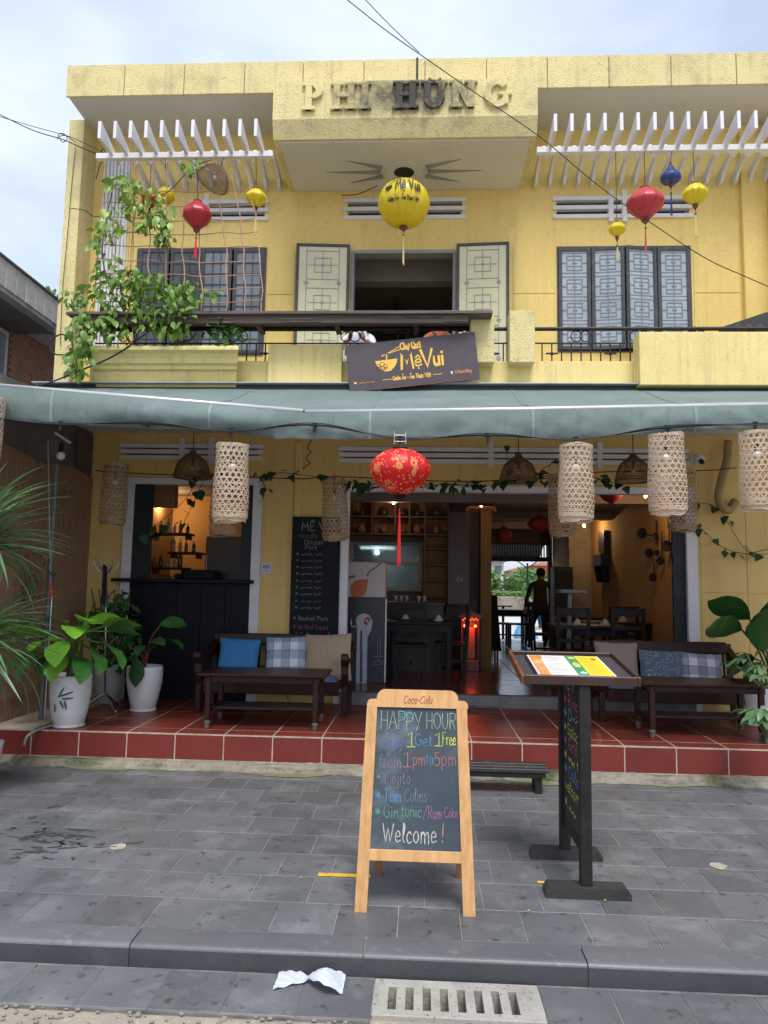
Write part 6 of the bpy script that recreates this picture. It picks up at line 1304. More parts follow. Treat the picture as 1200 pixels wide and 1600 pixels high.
cable('wall_flex', [at(490, 682, 8.38), at(480, 700, 8.38), at(486, 706, 8.38), at(478, 716, 8.38), at(484, 724, 8.38), at(470, 734, 8.38), at(460, 740, 8.3)], .005, 'kinked brown wire on the wall above the chalkboard', None, mat('brown wire', (.12, .04, .02), None, .6))
cable('drain_hose', [at(1137, 690, 8.3), at(1135, 720, 8.25), at(1128, 745, 8.25), at(1122, 775, 8.25), at(1128, 792, 8.25), at(1140, 796, 8.3), at(1150, 782, 8.3)], .05, 'dull wrapped pipe bending down the ochre wall at the right', None, mat('dull wrapped pipe', (.36, .26, .11), (.26, .185, .08), .9, 9), 'pipe')

# ================================================================ ROPE NET AND VINES
ROPE = mat('brown jute rope', (.46, .28, .20), (.32, .18, .13), .9, 40)
nt_ = thing('rope_net', 'brown rope climbing net stretched from the pergola down to the balcony rail', 'net', (-2.5, 7.1, 4.4))
def npx(u, v):                                              # net corners in the photograph, at real depth
    x0 = 165+(200-165)*0-20*v; x1 = 382+ (400-382)*v; x = x0+(x1-x0)*u; yt = 250+5*u; yb = 492; y = yt+(yb-yt)*v
    return x, y
rr = random.Random(14)
NU, NV = 9, 11
for i in range(NU+1):
    pts = []
    for j in range(13):
        u, v = i/NU, j/12; x, y = npx(u, v); x += rr.uniform(-2.2, 2.2)+ (14*sin(v*2.4) if i > 6 else 0); yy = 7.38-.36*v+.02*sin(j+i)
        pts.append(at(x, y, yy))
    q = MB(); q.tube(cr(pts, 3), .0062, 4); q.obj('rope', ROPE, nt_)
for j in range(2, NV):
    pts = []
    for i in range(NU+1):
        u, v = i/NU, j/NV; x, y = npx(u, v); y += 4*sin(u*pi)+rr.uniform(-2, 2); x += (14*sin(v*2.4) if i > 6 else 0); yy = 7.38-.36*v+.01
        pts.append(at(x, y, yy))
    q = MB(); q.tube(cr(pts, 3), .0056, 4); q.obj('rope', ROPE, nt_)
VL_ = [leaf_mesh('vine_leaf', .13, .066, .45, .25, 6, 'oval', G_VINE), leaf_mesh('vine_leaf', .12, .062, .7, .2, 6, 'oval', G_VINE2), leaf_mesh('vine_leaf', .13, .058, .3, .35, 6, 'oval', G_VINE), leaf_mesh('yellow_leaf', .09, .07, .4, .2, 5, 'heart', G_YEL)]
vt = thing('climbing_vine', 'leafy green climbing vine spilling over the rope net and the left balcony', 'climbing plant', (-2.7, 7.05, 3.98))
clusters = [  # px, py, rx, ry, n, Y
    (190, 285, 22, 14, 20, 7.2), (215, 300, 36, 18, 34, 7.2), (232, 330, 40, 26, 62, 7.15), (180, 345, 26, 24, 30, 7.1), (245, 352, 32, 16, 30, 7.15), (300, 262, 20, 10, 12, 7.25), (262, 372, 16, 16, 14, 7.1),
    (160, 375, 18, 20, 16, 7.1), (165, 415, 22, 22, 20, 7.05), (150, 455, 28, 22, 26, 7.0), (118, 465, 18, 12, 14, 7.2), (200, 440, 30, 26, 44, 6.98), (245, 455, 40, 32, 84, 6.95), (290, 462, 26, 26, 40, 6.95), (330, 460, 14, 7, 7, 6.95), (275, 500, 26, 26, 36, 6.93), (235, 500, 30, 18, 26, 6.93),
    (140, 505, 34, 22, 44, 6.9), (180, 510, 28, 20, 26, 6.9), (125, 545, 20, 26, 32, 6.88), (120, 575, 14, 14, 14, 6.88), (195, 475, 36, 14, 24, 6.95)]
nl = 0; extra = MB(); rr = random.Random(77)
for (cx, cy, rx, ry, n, Yv) in clusters:
    for _ in range(int(n*(1.75 if cy > 430 else 1.6))):
        a = rr.uniform(0, 2*pi); k = sqrt(rr.random()); px = cx+cos(a)*k*rx; py = cy+sin(a)*k*ry
        p = at(px, py, Yv+rr.uniform(-.14, .16)); d = Vector((rr.uniform(-1, 1), rr.uniform(-1.0, .1), rr.uniform(-1.5, -.05)))
        r_ = rr.random(); me = VL_[3] if r_ < .018 else (VL_[1] if r_ < .34 or (cx < 190 and r_ < .5) else (VL_[2] if r_ < .62 else VL_[0]))
        s_ = rr.uniform(.55, 1.1)
        nl += 1
        if nl <= 290: leaf_at(me, p, d, rr.uniform(-.9, .9), s_, vt)
        else:
            dd = d.normalized(); y = Vector((0, 0, 1)).cross(dd).normalized(); z = dd.cross(y); M = Matrix((dd, y, z)).transposed().to_4x4() @ RX(rr.uniform(-.9, .9)) @ Matrix.Scale(s_, 4); M.translation = p
            extra.add([v.co for v in me.vertices], [tuple(f.vertices) for f in me.polygons], M)
extra.obj('foliage', G_VINE, vt, kind='stuff', smooth=True)
VST = mat('brown vine stem', (.16, .09, .05), (.10, .06, .03), .8, 20)
for st_ in ([(275, 545), (272, 520), (268, 490), (262, 450), (250, 400), (240, 350), (225, 310), (195, 285)], [(215, 545), (205, 510), (190, 480), (172, 450), (160, 400), (165, 350), (175, 300)], [(276, 545), (280, 510), (292, 480), (310, 462), (340, 458)], [(205, 505), (170, 500), (140, 510), (122, 545), (118, 585)], [(262, 440), (210, 430), (160, 440), (118, 462)], [(278, 540), (250, 510), (225, 500), (190, 478)], [(225, 310), (262, 300), (300, 262), (330, 250)], [(232, 330), (260, 360), (263, 385)]):
    q = MB(); n = len(st_); q.tube(cr([at(x, y, 7.05+.25*max(0, (545-y)/300)) for x, y in st_], 5), .007, 4); q.obj('stem', VST, vt, smooth=True)
# second potted creeper on the balcony
vt2 = thing('balcony_creeper', 'small dark green creeper hanging off the plank bar, right of the big vine', 'plant', at(352, 545, 7.0))
VD = leaf_mesh('creeper_leaf', .10, .075, .4, .2, 5, 'heart', leafm('mid green leaf', (.07, .20, .045), (.04, .13, .03)))
for _ in range(56):
    a = rr.uniform(0, 2*pi); k = sqrt(rr.random()); p = at(352+cos(a)*k*27, 520+sin(a)*k*24, 7.0+rr.uniform(-.1, .1)); leaf_at(VD, p, (rr.uniform(-1, 1), rr.uniform(-1, .1), rr.uniform(-1, .3)), rr.uniform(-.8, .8), rr.uniform(.6, 1.1), vt2)
for _ in range(26): p = at(rr.uniform(255, 325), rr.uniform(512, 545), 7.1); leaf_at(VD, p, (rr.uniform(-1, 1), rr.uniform(-1, .1), rr.uniform(-1, .3)), rr.uniform(-.8, .8), rr.uniform(.5, .9), vt2)
# ivy garland along the inner wire and right wall
iv = thing('ivy_garland', 'dark ivy garland trailing along the wire above the doors and down the right wall', 'climbing plant', at(600, 750, 7.9))
IV = leaf_mesh('ivy_leaf', .085, .075, .3, .15, 5, 'heart', G_IVY)
paths = [([(405, 745), (430, 738), (470, 742), (520, 748), (560, 755), (590, 757)], 42, 7), ([(405, 745), (415, 765), (405, 785)], 6, 5), ([(655, 762), (690, 757), (720, 758), (760, 752), (800, 748), (850, 745), (870, 742)], 44, 7), ([(655, 762), (690, 757), (760, 752)], 10, 12), ([(925, 745), (950, 752), (975, 758)], 14, 8), ([(845, 735), (865, 722)], 8, 6), ([(305, 745), (300, 765), (280, 790), (240, 825), (232, 838)], 11, 8), ([(318, 752), (300, 790), (285, 822)], 9, 9), ([(305, 735), (330, 740), (350, 745)], 8, 8),
    ([(1085, 815), (1100, 830), (1125, 852), (1155, 864), (1200, 866)], 9, 5), ([(1090, 785), (1115, 790), (1130, 803), (1148, 835), (1170, 862), (1200, 858)], 9, 5), ([(795, 735), (790, 700)], 5, 5)]
for pts, n, sp2 in paths:
    P = cr([at(x, y, 7.88 if x < 1080 else 8.33) for x, y in pts], 6); q = MB(); q.tube(P, .0035, 4); q.obj('stem', mat('dark ivy stem', (.05, .035, .02), None, .8), iv, smooth=True)
    for _ in range(n):
        p = P[rr.randrange(len(P))]+Vector((rr.uniform(-1, 1)*sp2*.0065, rr.uniform(-.08, .02), rr.uniform(-1.3, .6)*sp2*.006)); leaf_at(IV, p, (rr.uniform(-1, 1), rr.uniform(-.9, -.1), rr.uniform(-1.3, .0)), rr.uniform(-.7, .7), rr.uniform(.8, 1.5), iv)

# ================================================================ PEOPLE
def skin_fig(parent, name, J, E, m, sub=2):
    me = bpy.data.meshes.new(name); me.from_pydata([j[0] for j in J], E, []); me.materials.append(m)
    o = link(name, me, parent); md = o.modifiers.new('skin', 'SKIN'); md.use_smooth_shade = True
    for i, j in enumerate(J):
        r_ = j[1]; me.skin_vertices[0].data[i].radius = (r_, r_) if not isinstance(r_, tuple) else r_
    me.skin_vertices[0].data[0].use_root = True
    s_ = o.modifiers.new('smooth', 'SUBSURF'); s_.levels = sub; s_.render_levels = sub; return o
def hand(parent, w_, dirv, side, m, s=1):
    d = Vector(dirv).normalized(); up = Vector((0, -1, 0)); x = d.cross(up).normalized()*side; 
    q = MB(); q.bar(w_, Vector(w_)+d*.085*s, .07*s, .028*s, up, .008*s)
    for k, (o_, l) in enumerate(((-.027, .07), (-.009, .08), (.009, .075), (.027, .058))):
        b0 = Vector(w_)+d*.08*s+x*o_*s; q.tube([b0, b0+d*l*.5*s, b0+d*l*s+up.cross(x)*.0+Vector((0, .02*s, 0))], [.009*s, .0085*s, .006*s], 6)
    b0 = Vector(w_)+d*.025*s-x*.032*s; q.tube([b0, b0+(d*.6-x*.6)*.045*s, b0+(d*1.2-x*.5)*.055*s], [.011*s, .010*s, .007*s], 6); return q.obj('hand', m, parent, smooth=True)
SK = mat('brown skin', (.33, .16, .10), (.29, .13, .08), .5, 6, sub=.08); SKD = SK
BC = mat('dark brown clothes', (.035, .026, .022), (.022, .018, .017), .9, 9, .5, 25)
pf = at(843, 1016, 14.9); px_, py_ = pf.x, 14.9; z0 = ZF
pt = thing('person', 'person in dark clothes walking towards the riverside opening, seen from behind', 'person', (px_, py_, ZF))
def W_(x, y, z): return (px_+x, py_+y, ZF+z*.925)
J = [(W_(.02, 0, .92), (.15, .10)), (W_(.02, .01, 1.10), (.135, .09)), (W_(.02, .02, 1.28), (.165, .10)), (W_(.03, .03, 1.42), (.10, .07)), (W_(.035, .04, 1.49), .055), (W_(.04, .06, 1.60), (.075, .09)), (W_(.04, .06, 1.69), (.06, .07)),
     (W_(-.09, .0, .86), .095), (W_(-.15, .12, .50), .062), (W_(-.20, -.06, .10), .042), (W_(-.21, .06, .035), .035),
     (W_(.12, .0, .86), .095), (W_(.13, .06, .48), .062), (W_(.14, .16, .09), .042), (W_(.145, .27, .035), .035),
     (W_(-.15, .02, 1.39), .06), (W_(-.235, .02, 1.12), .042), (W_(-.275, .04, .88), .032), (W_(.21, .03, 1.39), .06), (W_(.27, .04, 1.12), .042), (W_(.27, .12, .90), .032)]
E = [(0, 1), (1, 2), (2, 3), (3, 4), (4, 5), (5, 6), (0, 7), (7, 8), (8, 9), (9, 10), (0, 11), (11, 12), (12, 13), (13, 14), (3, 15), (15, 16), (16, 17), (3, 18), (18, 19), (19, 20)]
skin_fig(pt, 'body', J, E, BC)
JT = [(W_(.02, 0, .99), (.152, .105)), (W_(.02, 0, .90), (.165, .115)), (W_(-.09, .0, .82), .108), (W_(-.15, .12, .50), .080), (W_(-.20, -.05, .13), .066), (W_(.12, .0, .82), .108), (W_(.13, .06, .48), .080), (W_(.14, .155, .12), .066)]
skin_fig(pt, 'trousers', JT, [(0, 1), (1, 2), (2, 3), (3, 4), (1, 5), (5, 6), (6, 7)], mat('black trousers', (.010, .010, .013), None, .9, 9))
q = MB(); q.sphere(W_(.04, .02, 1.53), .052, 10, 8); q.obj('neck', SK, pt, smooth=True)
q = MB(); q.sphere(W_(.04, .045, 1.645), .098, 14, 10, (1, 1.05, 1.08)); q.sphere(W_(.035, -.06, 1.70), .045, 10, 8); q.obj('hair', mat('black hair', (.008, .007, .007), None, .5, 40), pt, smooth=True)
hand(pt, W_(-.278, .04, .87), (-.05, .05, -1), 1, SK, .9); hand(pt, W_(.272, .125, .89), (.05, .1, -1), -1, SK, .9)
# two guests upstairs, mostly hidden by the signboard and the plank bar
def guest(px, py, Y_, shirt, lab, hairc, lean):
    b = at(px, py, Y_); t = thing('person', lab, 'person', (b.x, Y_, 3.70)); bx, bz = b.x, 3.70
    def G(x, y, z): return (bx+x*.72, Y_+y, bz+z*.79-.02)
    J = [(G(0, .25, .46), (.16, .12)), (G(0, .2, .62), (.14, .10)), (G(0, .12, .78), (.165, .10)), (G(0, .08, .90), (.10, .075)), (G(.02, .06, .965), .05), (G(.03, .03, 1.07), (.07, .085)),
         (G(-.10, .16, .47), .085), (G(-.12, -.18, .46), .065), (G(-.12, -.2, .08), .045), (G(.10, .16, .47), .085), (G(.12, -.18, .46), .065), (G(.12, -.2, .08), .045),
         (G(-.19, .08, .84), .055), (G(-.23, -.06, .66), .045), (G(-.12, -.22, .72), .032), (G(.19, .08, .84), .055), (G(.23, -.06, .66), .045), (G(.12+lean, -.22, .72), .032)]
    E = [(0, 1), (1, 2), (2, 3), (3, 4), (4, 5), (0, 6), (6, 7), (7, 8), (0, 9), (9, 10), (10, 11), (3, 12), (12, 13), (13, 14), (3, 15), (15, 16), (16, 17)]
    skin_fig(t, 'body', J, E, shirt); q = MB(); q.sphere(G(.03, .04, 1.10), .095, 12, 9); q.obj('hair', hairc, t, smooth=True)
    hand(t, G(-.12, -.22, .72), (.4, -.9, 0), 1, SK, .9); hand(t, G(.12+lean, -.22, .72), (-.4, -.9, 0), -1, SK, .9)
guest(560, 530, 7.72, mat('white shirt', (.62, .64, .70), None, .85, 9), 'person in a white top seated upstairs, half hidden behind the left end of the signboard', mat('black hair', (.008, .007, .007)), 0)
guest(686, 522, 7.72, mat('rust red shirt', (.42, .10, .06), (.34, .07, .05), .85, 9), 'person in a rust red top seated upstairs behind the right half of the signboard', mat('black hair', (.008, .007, .007)), .02)
# upstairs table between them is left out: nothing of it shows

# ================================================================ TERRACE FURNITURE
def sofa(w_):
    t = thing('wooden_sofa', 'x', 'sofa'); D_ = .62                # origin: centre of the front edge on the floor, back towards +y
    q = MB(); q.box(-w_/2+.06, w_/2-.06, .02, D_-.05, .27, .33, .008); q.obj('seat_frame', DWOOD, t)
    q = MB(); q.box(-w_/2+.09, w_/2-.09, -.0, .02, .20, .33, .006); q.obj('front_apron', DWOOD, t)
    n = 14
    def cush(u, v): x = -w_/2+.11+(w_-.22)*u; e = min(u, 1-u, v, 1-v); return (x, .015+.5*v, .335+.065*min(1, e*14)**.5+.004*noise.noise((x*4, v*3, 0)))
    q = MB(); q.grid(cush, 40, 14); q.obj('seat_cushion', mat('faded blue seat cushion', (.115, .17, .26), (.09, .14, .22), .9, 9, .2, 60, rnd=.1), t, smooth=True)
    Mb = T(0, D_-.10, .33) @ RX(-.17)
    q = MB(); q.box(-w_/2+.07, w_/2-.07, -.015, .02, .33, .46, .012, Mb); q.obj('top_rail', DWOOD, t)
    q = MB(); q.box(-w_/2+.07, w_/2-.07, -.01, .015, .04, .10, .006, Mb); q.obj('back_rail', DWOOD, t)
    k = int(w_/.09)
    for i in range(k): x = -w_/2+.12+(w_-.24)*i/(k-1); q = MB(); q.box(x-.012, x+.012, -.006, .010, .09, .335, .002, Mb); q.obj('back_slat', DWOOD, t)
    for s_ in (-1, 1):
        x = s_*(w_/2-.035)
        prof = [(.66, .72), (.60, .70), (.45, .62), (.28, .565), (.12, .565), (.02, .60), (-.045, .635), (-.085, .62), (-.095, .575), (-.065, .53), (-.03, .50), (-.035, .42), (-.005, .32), (.03, .24), (.06, .33), (.03, .43), (.035, .495), (.07, .52), (.28, .51), (.47, .56), (.60, .64), (.66, .66)]
        q = MB(); n = len(prof); q.add([(x-.035, y, z) for y, z in prof]+[(x+.035, y, z) for y, z in prof], [tuple(range(n)), tuple(range(n, 2*n))[::-1]]+[(i, i+n, (i+1) % n+n, (i+1) % n) for i in range(n)]); q.obj('arm', DWOOD, t)
        q = MB(); q.box(x-.03, x+.03, .0, .055, 0, .30, .006); q.obj('leg', DWOOD, t); q = MB(); q.bar((x, D_-.08, 0), (x, D_+.04, .76), .05, .05, (0, 1, 0)); q.obj('leg', DWOOD, t)
        q = MB(); q.box(x-.02, x+.02, .05, D_-.08, .25, .31, .004); q.obj('side_rail', DWOOD, t)
    return t
sl_ = sofa(1.60); place(sl_, (-1.535, 7.60, ZT), .0, 'dark wooden sofa with blue seat under the tall wall chalkboard')
sr_ = sofa(1.60); place(sr_, (2.63, 7.66, ZT), .0, 'dark wooden sofa with blue seat on the right, behind the menu lectern')
for o in sl_.children: pass
def pillow(name, w_, h_, m, lab, px, py, Y_, rz=0, rx=-.30, ry=0, pat=None):
    def f(sgn):
        def g(u, v):
            x = (u-.5)*2; z = (v-.5)*2; k = max(0, (1-abs(x)**2.6)*(1-abs(z)**2.6))**.5
            cx = x*w_/2*(1-.045*(1-z*z)*(abs(x))); cz = z*h_/2*(1-.045*(1-x*x)*abs(z)); return (cx, sgn*.062*k+.004*noise.noise((x*3+px, z*3, sgn)), cz)
        return g
    q = MB(); q.grid(f(-1), 18, 18); q.grid(f(1), 18, 18); bm = bmesh.new(); me = q.mesh('c', True); bm.from_mesh(me); bmesh.ops.remove_doubles(bm, verts=bm.verts[:], dist=1e-4); bm.to_mesh(me); bm.free(); me.materials.append(m)
    p = at(px, py, Y_); o = link(name, me); o.matrix_basis = T(*p) @ RZ(rz) @ RX(rx) @ RY(ry); tag(o, lab, 'cushion'); return o
def check(n, base, bands, dark, s=12.0):
    m = mat(n, base, tuple(x*.93 for x in base), .9, 20, .15, 90); t = m.node_tree; nd = t.nodes; ln = t.links.new; b = nd['Principled BSDF']
    tcn = nd.new('ShaderNodeTexCoord'); sp3 = nd.new('ShaderNodeSeparateXYZ'); ln(tcn.outputs['Object'], sp3.inputs[0])
    def wave(src, off, lo):
        a = nd.new('ShaderNodeMath'); a.operation = 'MULTIPLY_ADD'; a.inputs[1].default_value = s; a.inputs[2].default_value = off; ln(src, a.inputs[0])
        f = nd.new('ShaderNodeMath'); f.operation = 'FRACT'; ln(a.outputs[0], f.inputs[0]); g = nd.new('ShaderNodeMath'); g.operation = 'LESS_THAN'; g.inputs[1].default_value = lo; ln(f.outputs[0], g.inputs[0]); return g.outputs[0]
    X = wave(sp3.outputs['X'], .25, .5); Zz = wave(sp3.outputs['Z'], .25, .5); X2 = wave(sp3.outputs['X'], .0+.76, .045); Z2 = wave(sp3.outputs['Z'], .76, .045)
    src = [l for l in t.links if l.to_socket == b.inputs['Base Color']][0].from_socket
    def mx_(f, a, c, fac=1):
        x = nd.new('ShaderNodeMixRGB'); m_ = nd.new('ShaderNodeMath'); m_.operation = 'MULTIPLY'; m_.inputs[1].default_value = fac; ln(f, m_.inputs[0]); ln(m_.outputs[0], x.inputs[0]); ln(a, x.inputs[1]); x.inputs[2].default_value = (*c, 1); return x.outputs[0]
    c = mx_(X, src, bands, .55); c = mx_(Zz, c, bands, .55); c = mx_(X2, c, dark, .8); c = mx_(Z2, c, dark, .8); ln(c, b.inputs['Base Color']); return m
CHK = check('white blue checked cotton', (.72, .74, .76), (.14, .22, .36), (.10, .13, .25), 5.6); CHK2 = check('white navy checked cotton', (.62, .62, .66), (.10, .12, .20), (.20, .06, .10), 5.6)
pillow('cushion', .44, .40, mat('plain blue cotton', (.045, .21, .46), (.035, .17, .40), .9, 20, .2, 90), 'plain bright blue cushion at the left end of the left sofa', 373, 1026, 7.86, .05, -.28, .04)
pillow('cushion', .44, .40, CHK, 'white and blue checked cushion in the middle of the left sofa', 447, 1024, 7.86, .0, -.26, -.04)
pillow('cushion', .50, .50, mat('plain beige cotton', (.43, .32, .22), (.37, .27, .185), .9, 20, .2, 90), 'large plain beige cushion at the right end of the left sofa', 513, 1027, 7.84, -.04, -.24, -.05)
pillow('cushion', .46, .46, mat('taupe brown cotton', (.30, .225, .185), (.25, .185, .15), .9, 20, .2, 90), 'plain taupe cushion at the left end of the right sofa', 964, 1037, 7.93, .05, -.24, .02)
SCR = mat('grey blue scribbled cotton', (.10, .13, .175), (.085, .11, .15), .9, 20, .2, 90)
def scrib():
    t = SCR.node_tree; nd = t.nodes; ln = t.links.new; b = nd['Principled BSDF']; tcn = nd.new('ShaderNodeTexCoord'); no = nd.new('ShaderNodeTexNoise'); no.inputs['Scale'].default_value = 7; no.inputs['Detail'].default_value = 1; ln(tcn.outputs['Object'], no.inputs[0])
    a = nd.new('ShaderNodeMath'); a.operation = 'MULTIPLY'; a.inputs[1].default_value = 9; ln(no.outputs[0], a.inputs[0]); f = nd.new('ShaderNodeMath'); f.operation = 'FRACT'; ln(a.outputs[0], f.inputs[0]); g = nd.new('ShaderNodeMath'); g.operation = 'LESS_THAN'; g.inputs[1].default_value = .13; ln(f.outputs[0], g.inputs[0])
    src = [l for l in t.links if l.to_socket == b.inputs['Base Color']][0].from_socket; x = nd.new('ShaderNodeMixRGB'); x.inputs[2].default_value = (.26, .31, .38, 1); ln(g.outputs[0], x.inputs[0]); ln(src, x.inputs[1]); ln(x.outputs[0], b.inputs['Base Color'])
scrib()
pillow('cushion', .46, .40, SCR, 'grey blue cushion with pale looping line pattern in the middle of the right sofa', 1034, 1046, 7.9, .0, -.26, .03)
pillow('cushion', .44, .40, CHK2, 'navy and white checked cushion at the right end of the right sofa', 1095, 1050, 7.9, -.06, -.28, .06)
def coffee_table(w_, d_, h_):
    t = thing('coffee_table', 'x', 'table')
    q = MB(); q.box(-w_/2, w_/2, 0, d_, h_-.028, h_, .01); q.obj('tabletop', DWOOD, t); q = MB(); q.box(-w_/2+.06, w_/2-.06, .05, d_-.05, h_-.085, h_-.0285, .004); q.obj('apron', DWOOD, t)
    for sx in (-1, 1):
        for y in (.06, d_-.06):
            x = sx*(w_/2-.10); q = MB(); q.bar((x-sx*.0, y, .075), (x, y, h_-.03), .05, .05, (0, 1, 0), .006); lg = q.obj('leg', DWOOD, t)
            q = MB(); q.sphere((x, y, .055), .030, 10, 7); q.box(x-.02, x+.02, y-.02, y+.02, 0, .07, .006); q.obj('foot', GREYW, lg)
        q = MB(); q.box(sx*(w_/2-.10)-.022, sx*(w_/2-.10)+.022, .085, d_-.085, .14, .18, .004); q.obj('end_rail', DWOOD, t)
    q = MB(); q.box(-w_/2+.125, w_/2-.125, .12, d_-.12, .165, .185, .004); q.obj('lower_shelf', DWOOD, t); return t
place(coffee_table(1.20, .60, .505), (-1.455, 6.74, ZT), .02, 'dark wooden coffee table with a lower shelf before the left sofa')
place(coffee_table(1.18, .56, .495), (2.62, 6.86, ZT), .0, 'dark wooden coffee table with a lower shelf before the right sofa')
# low step bench on the pavement
t = thing('step_bench', 'low worn black wooden step bench against the terrace edge', 'bench', (.45, 6.1, 0)); rr = random.Random(6)
for j in range(3): q = MB(); y = 5.99+j*.085; q.box(-.10, 1.035, y, y+.078, .165+.002*j, .195+.002*j, .004); q.obj('plank', mat('worn black step paint', (.035, .034, .034), (.02, .02, .02), .5, 6, .3, stain=(.17, .16, .15), sscale=7, samt=.6, spos=.6), t)
q = MB(); q.box(-.07, 1.01, 6.0, 6.22, .125, .1645, .003); q.obj('apron', BWOOD, t)
for x in (-.02, .93):
    for y in (6.02, 6.16): q = MB(); q.box(x, x+.055, y, y+.05, 0, .1245, .003); q.obj('leg', BWOOD, t)
p = onz(757, 1104, ZT); q = MB(); q.grid(lambda u, v: (p.x-.25+.42*u, p.y-.10+.2*v, ZT+.012+.018*abs(noise.noise((u*6, v*4, 2)))+.012*sin(pi*u)*sin(pi*v)), 20, 10); tag(q.obj('foot_rag', mat('blue and red rag', (.03, .07, .22), (.33, .03, .04), .95, 16, .5), smooth=True), 'crumpled blue and red floor rag at the doorway step', 'rag')

# ================================================================ WALL CHALKBOARD
CB = mat('dusty chalkboard', (.010, .012, .016), (.016, .019, .024), .8, 2.5, spec=.2, stain=(.03, .034, .042), sscale=2.2, samt=.4)
a = at(457, 807, 8.33); c = at(529, 1005, 8.33)
wb = thing('wall_chalkboard', 'tall narrow menu chalkboard hung on the ochre pier behind the left sofa', 'chalkboard', (a.x+.25, 8.33, c.z)); q = MB(); q.box(a.x, c.x-.01, 8.335, 8.368, c.z-.05, a.z, .003); q.obj('board', CB, wb)
bwid = c.x-.01-a.x; bh = a.z-c.z+.05; MB_ = flatM((a.x, 8.3345, c.z-.05), (1, 0, 0), (0, 0, 1))
def wl(txt, u, v, size, col, n, fit=None, wd=.0042): write(wb, txt, size, wd, MB_ @ T(u*bwid, v*bh, 0), chalk(col, n), fit=fit, jit=.4, lift=.001)
wl('MỆ VUI', .20, .895, .095, (.55, .55, .42), 'cream wall', .38, .006)
wl('Noodle', .14, .835, .05, (.22, .22, .15), 'faint olive', .22); wl('Chicken', .26, .785, .05, (.42, .42, .36), 'pale wall', .22); wl('Pork', .28, .745, .05, (.45, .45, .38), 'pale wall', .14)
vs_ = [.695, .645, .595, .545, .49, .44, .39, .335, .285]
for i, v in enumerate(vs_): wl('* ~~~ ~~', .10, v, .045, [(.30, .31, .34), (.20, .18, .26), (.25, .27, .33)][i % 3], ['faint grey', 'faint violet', 'faint blue'][i % 3], .30)
wl('* Basket Pork', .08, .20, .05, (.38, .40, .45), 'wall grey', .40); wl('* Grilled Squid', .08, .135, .05, (.45, .10, .16), 'wall pink', .40); wl('Welcome !', .14, .07, .06, (.55, .52, .36), 'cream wall', .38)

# ================================================================ A-FRAME CHALKBOARD
ab = thing('chalkboard_stand', 'orange pine A-frame chalkboard with chalked happy hour offer on the pavement', 'chalkboard', (-.01, 3.95, 0))
X0, X1 = -.311, .292; HH = 1.095; lean = atan2(.25, 1.07); AM = T(X0, 3.80, 0) @ RX(-lean) ; wA = X1-X0
# local frame: x right, z up the board, y depth
MP = AM
PW = .062
for s_ in (0, 1):
    x = 0 if s_ == 0 else wA-PW
    q = MB()
    dx = .028 if s_ == 0 else -.028                             # posts lean in slightly towards the top
    q.add([(x, 0, 0), (x+PW, 0, 0), (x+PW, .024, 0), (x, .024, 0), (x+dx, 0, HH-.10), (x+dx+PW-.006, 0, HH-.10), (x+dx+PW-.006, .024, HH-.10), (x+dx, .024, HH-.10)], [(0, 1, 2, 3), (4, 7, 6, 5), (0, 4, 5, 1), (1, 5, 6, 2), (2, 6, 7, 3), (3, 7, 4, 0)], MP)
    q.obj('post', mat('orange pine upright', (.59, .335, .145), (.43, .225, .08), .5, 4, .3, 40, stretch=(12, 12, 1), stain=(.25, .15, .08), sscale=3, samt=.5), ab)
zb = HH-.10; pr = []
xl_, xr_ = .028, wA-.028
pr = [(xl_, zb), (xl_, zb+.012)]+[(xl_+.024-.024*cos(a), zb+.012+.030*sin(a)) for a in [pi/8*i for i in range(1, 5)]]+[(xl_+.052, zb+.042)]+[(xl_+.052+.045-.045*cos(a), zb+.045+.050*sin(a)) for a in [pi/12*i for i in range(1, 7)]]
pr = pr+[(wA-x, z) for x, z in pr[::-1]]
q = MB(); q.prism(pr, -.001, .026, MP); q.obj('head_rail', LWOOD, ab)
q = MB(); q.box(PW-.002, wA-PW+.002, .0015, .022, .235, .29, .003, MP); q.obj('lower_rail', LWOOD, ab)
q = MB(); q.box(PW-.01, wA-PW+.01, .010, .018, .2895, zb+.004, 0, MP); q.obj('slate', mat('blue grey chalkboard', (.036, .052, .066), (.055, .074, .090), .75, 2.5, spec=.3, stain=(.15, .19, .23), sscale=4.5, samt=.6, spos=.52), ab)
for s_ in (0, 1):
    x = .075 if s_ == 0 else wA-.075; q = MB(); top = MP @ Vector((x+.02, .04, HH-.12)); q.bar((X0+x+.02, 4.28, 0), top, .038, .02, (0, 1, 0), .002); q.obj('rear_leg', mat('darker pine', (.34, .16, .07), (.26, .11, .05), .5, 3), ab)
q = MB(); b0 = Vector((X0+.08, 4.23, .25)); q.bar(b0, (X1-.08, 4.23, .25), .03, .018); q.obj('rear_rail', MATS['darker pine'], ab)
q = MB(); q.box(.03, wA-.03, .027, .032, .30, HH-.10, 0, MP); q.obj('back_board', MATS['darker pine'], ab)
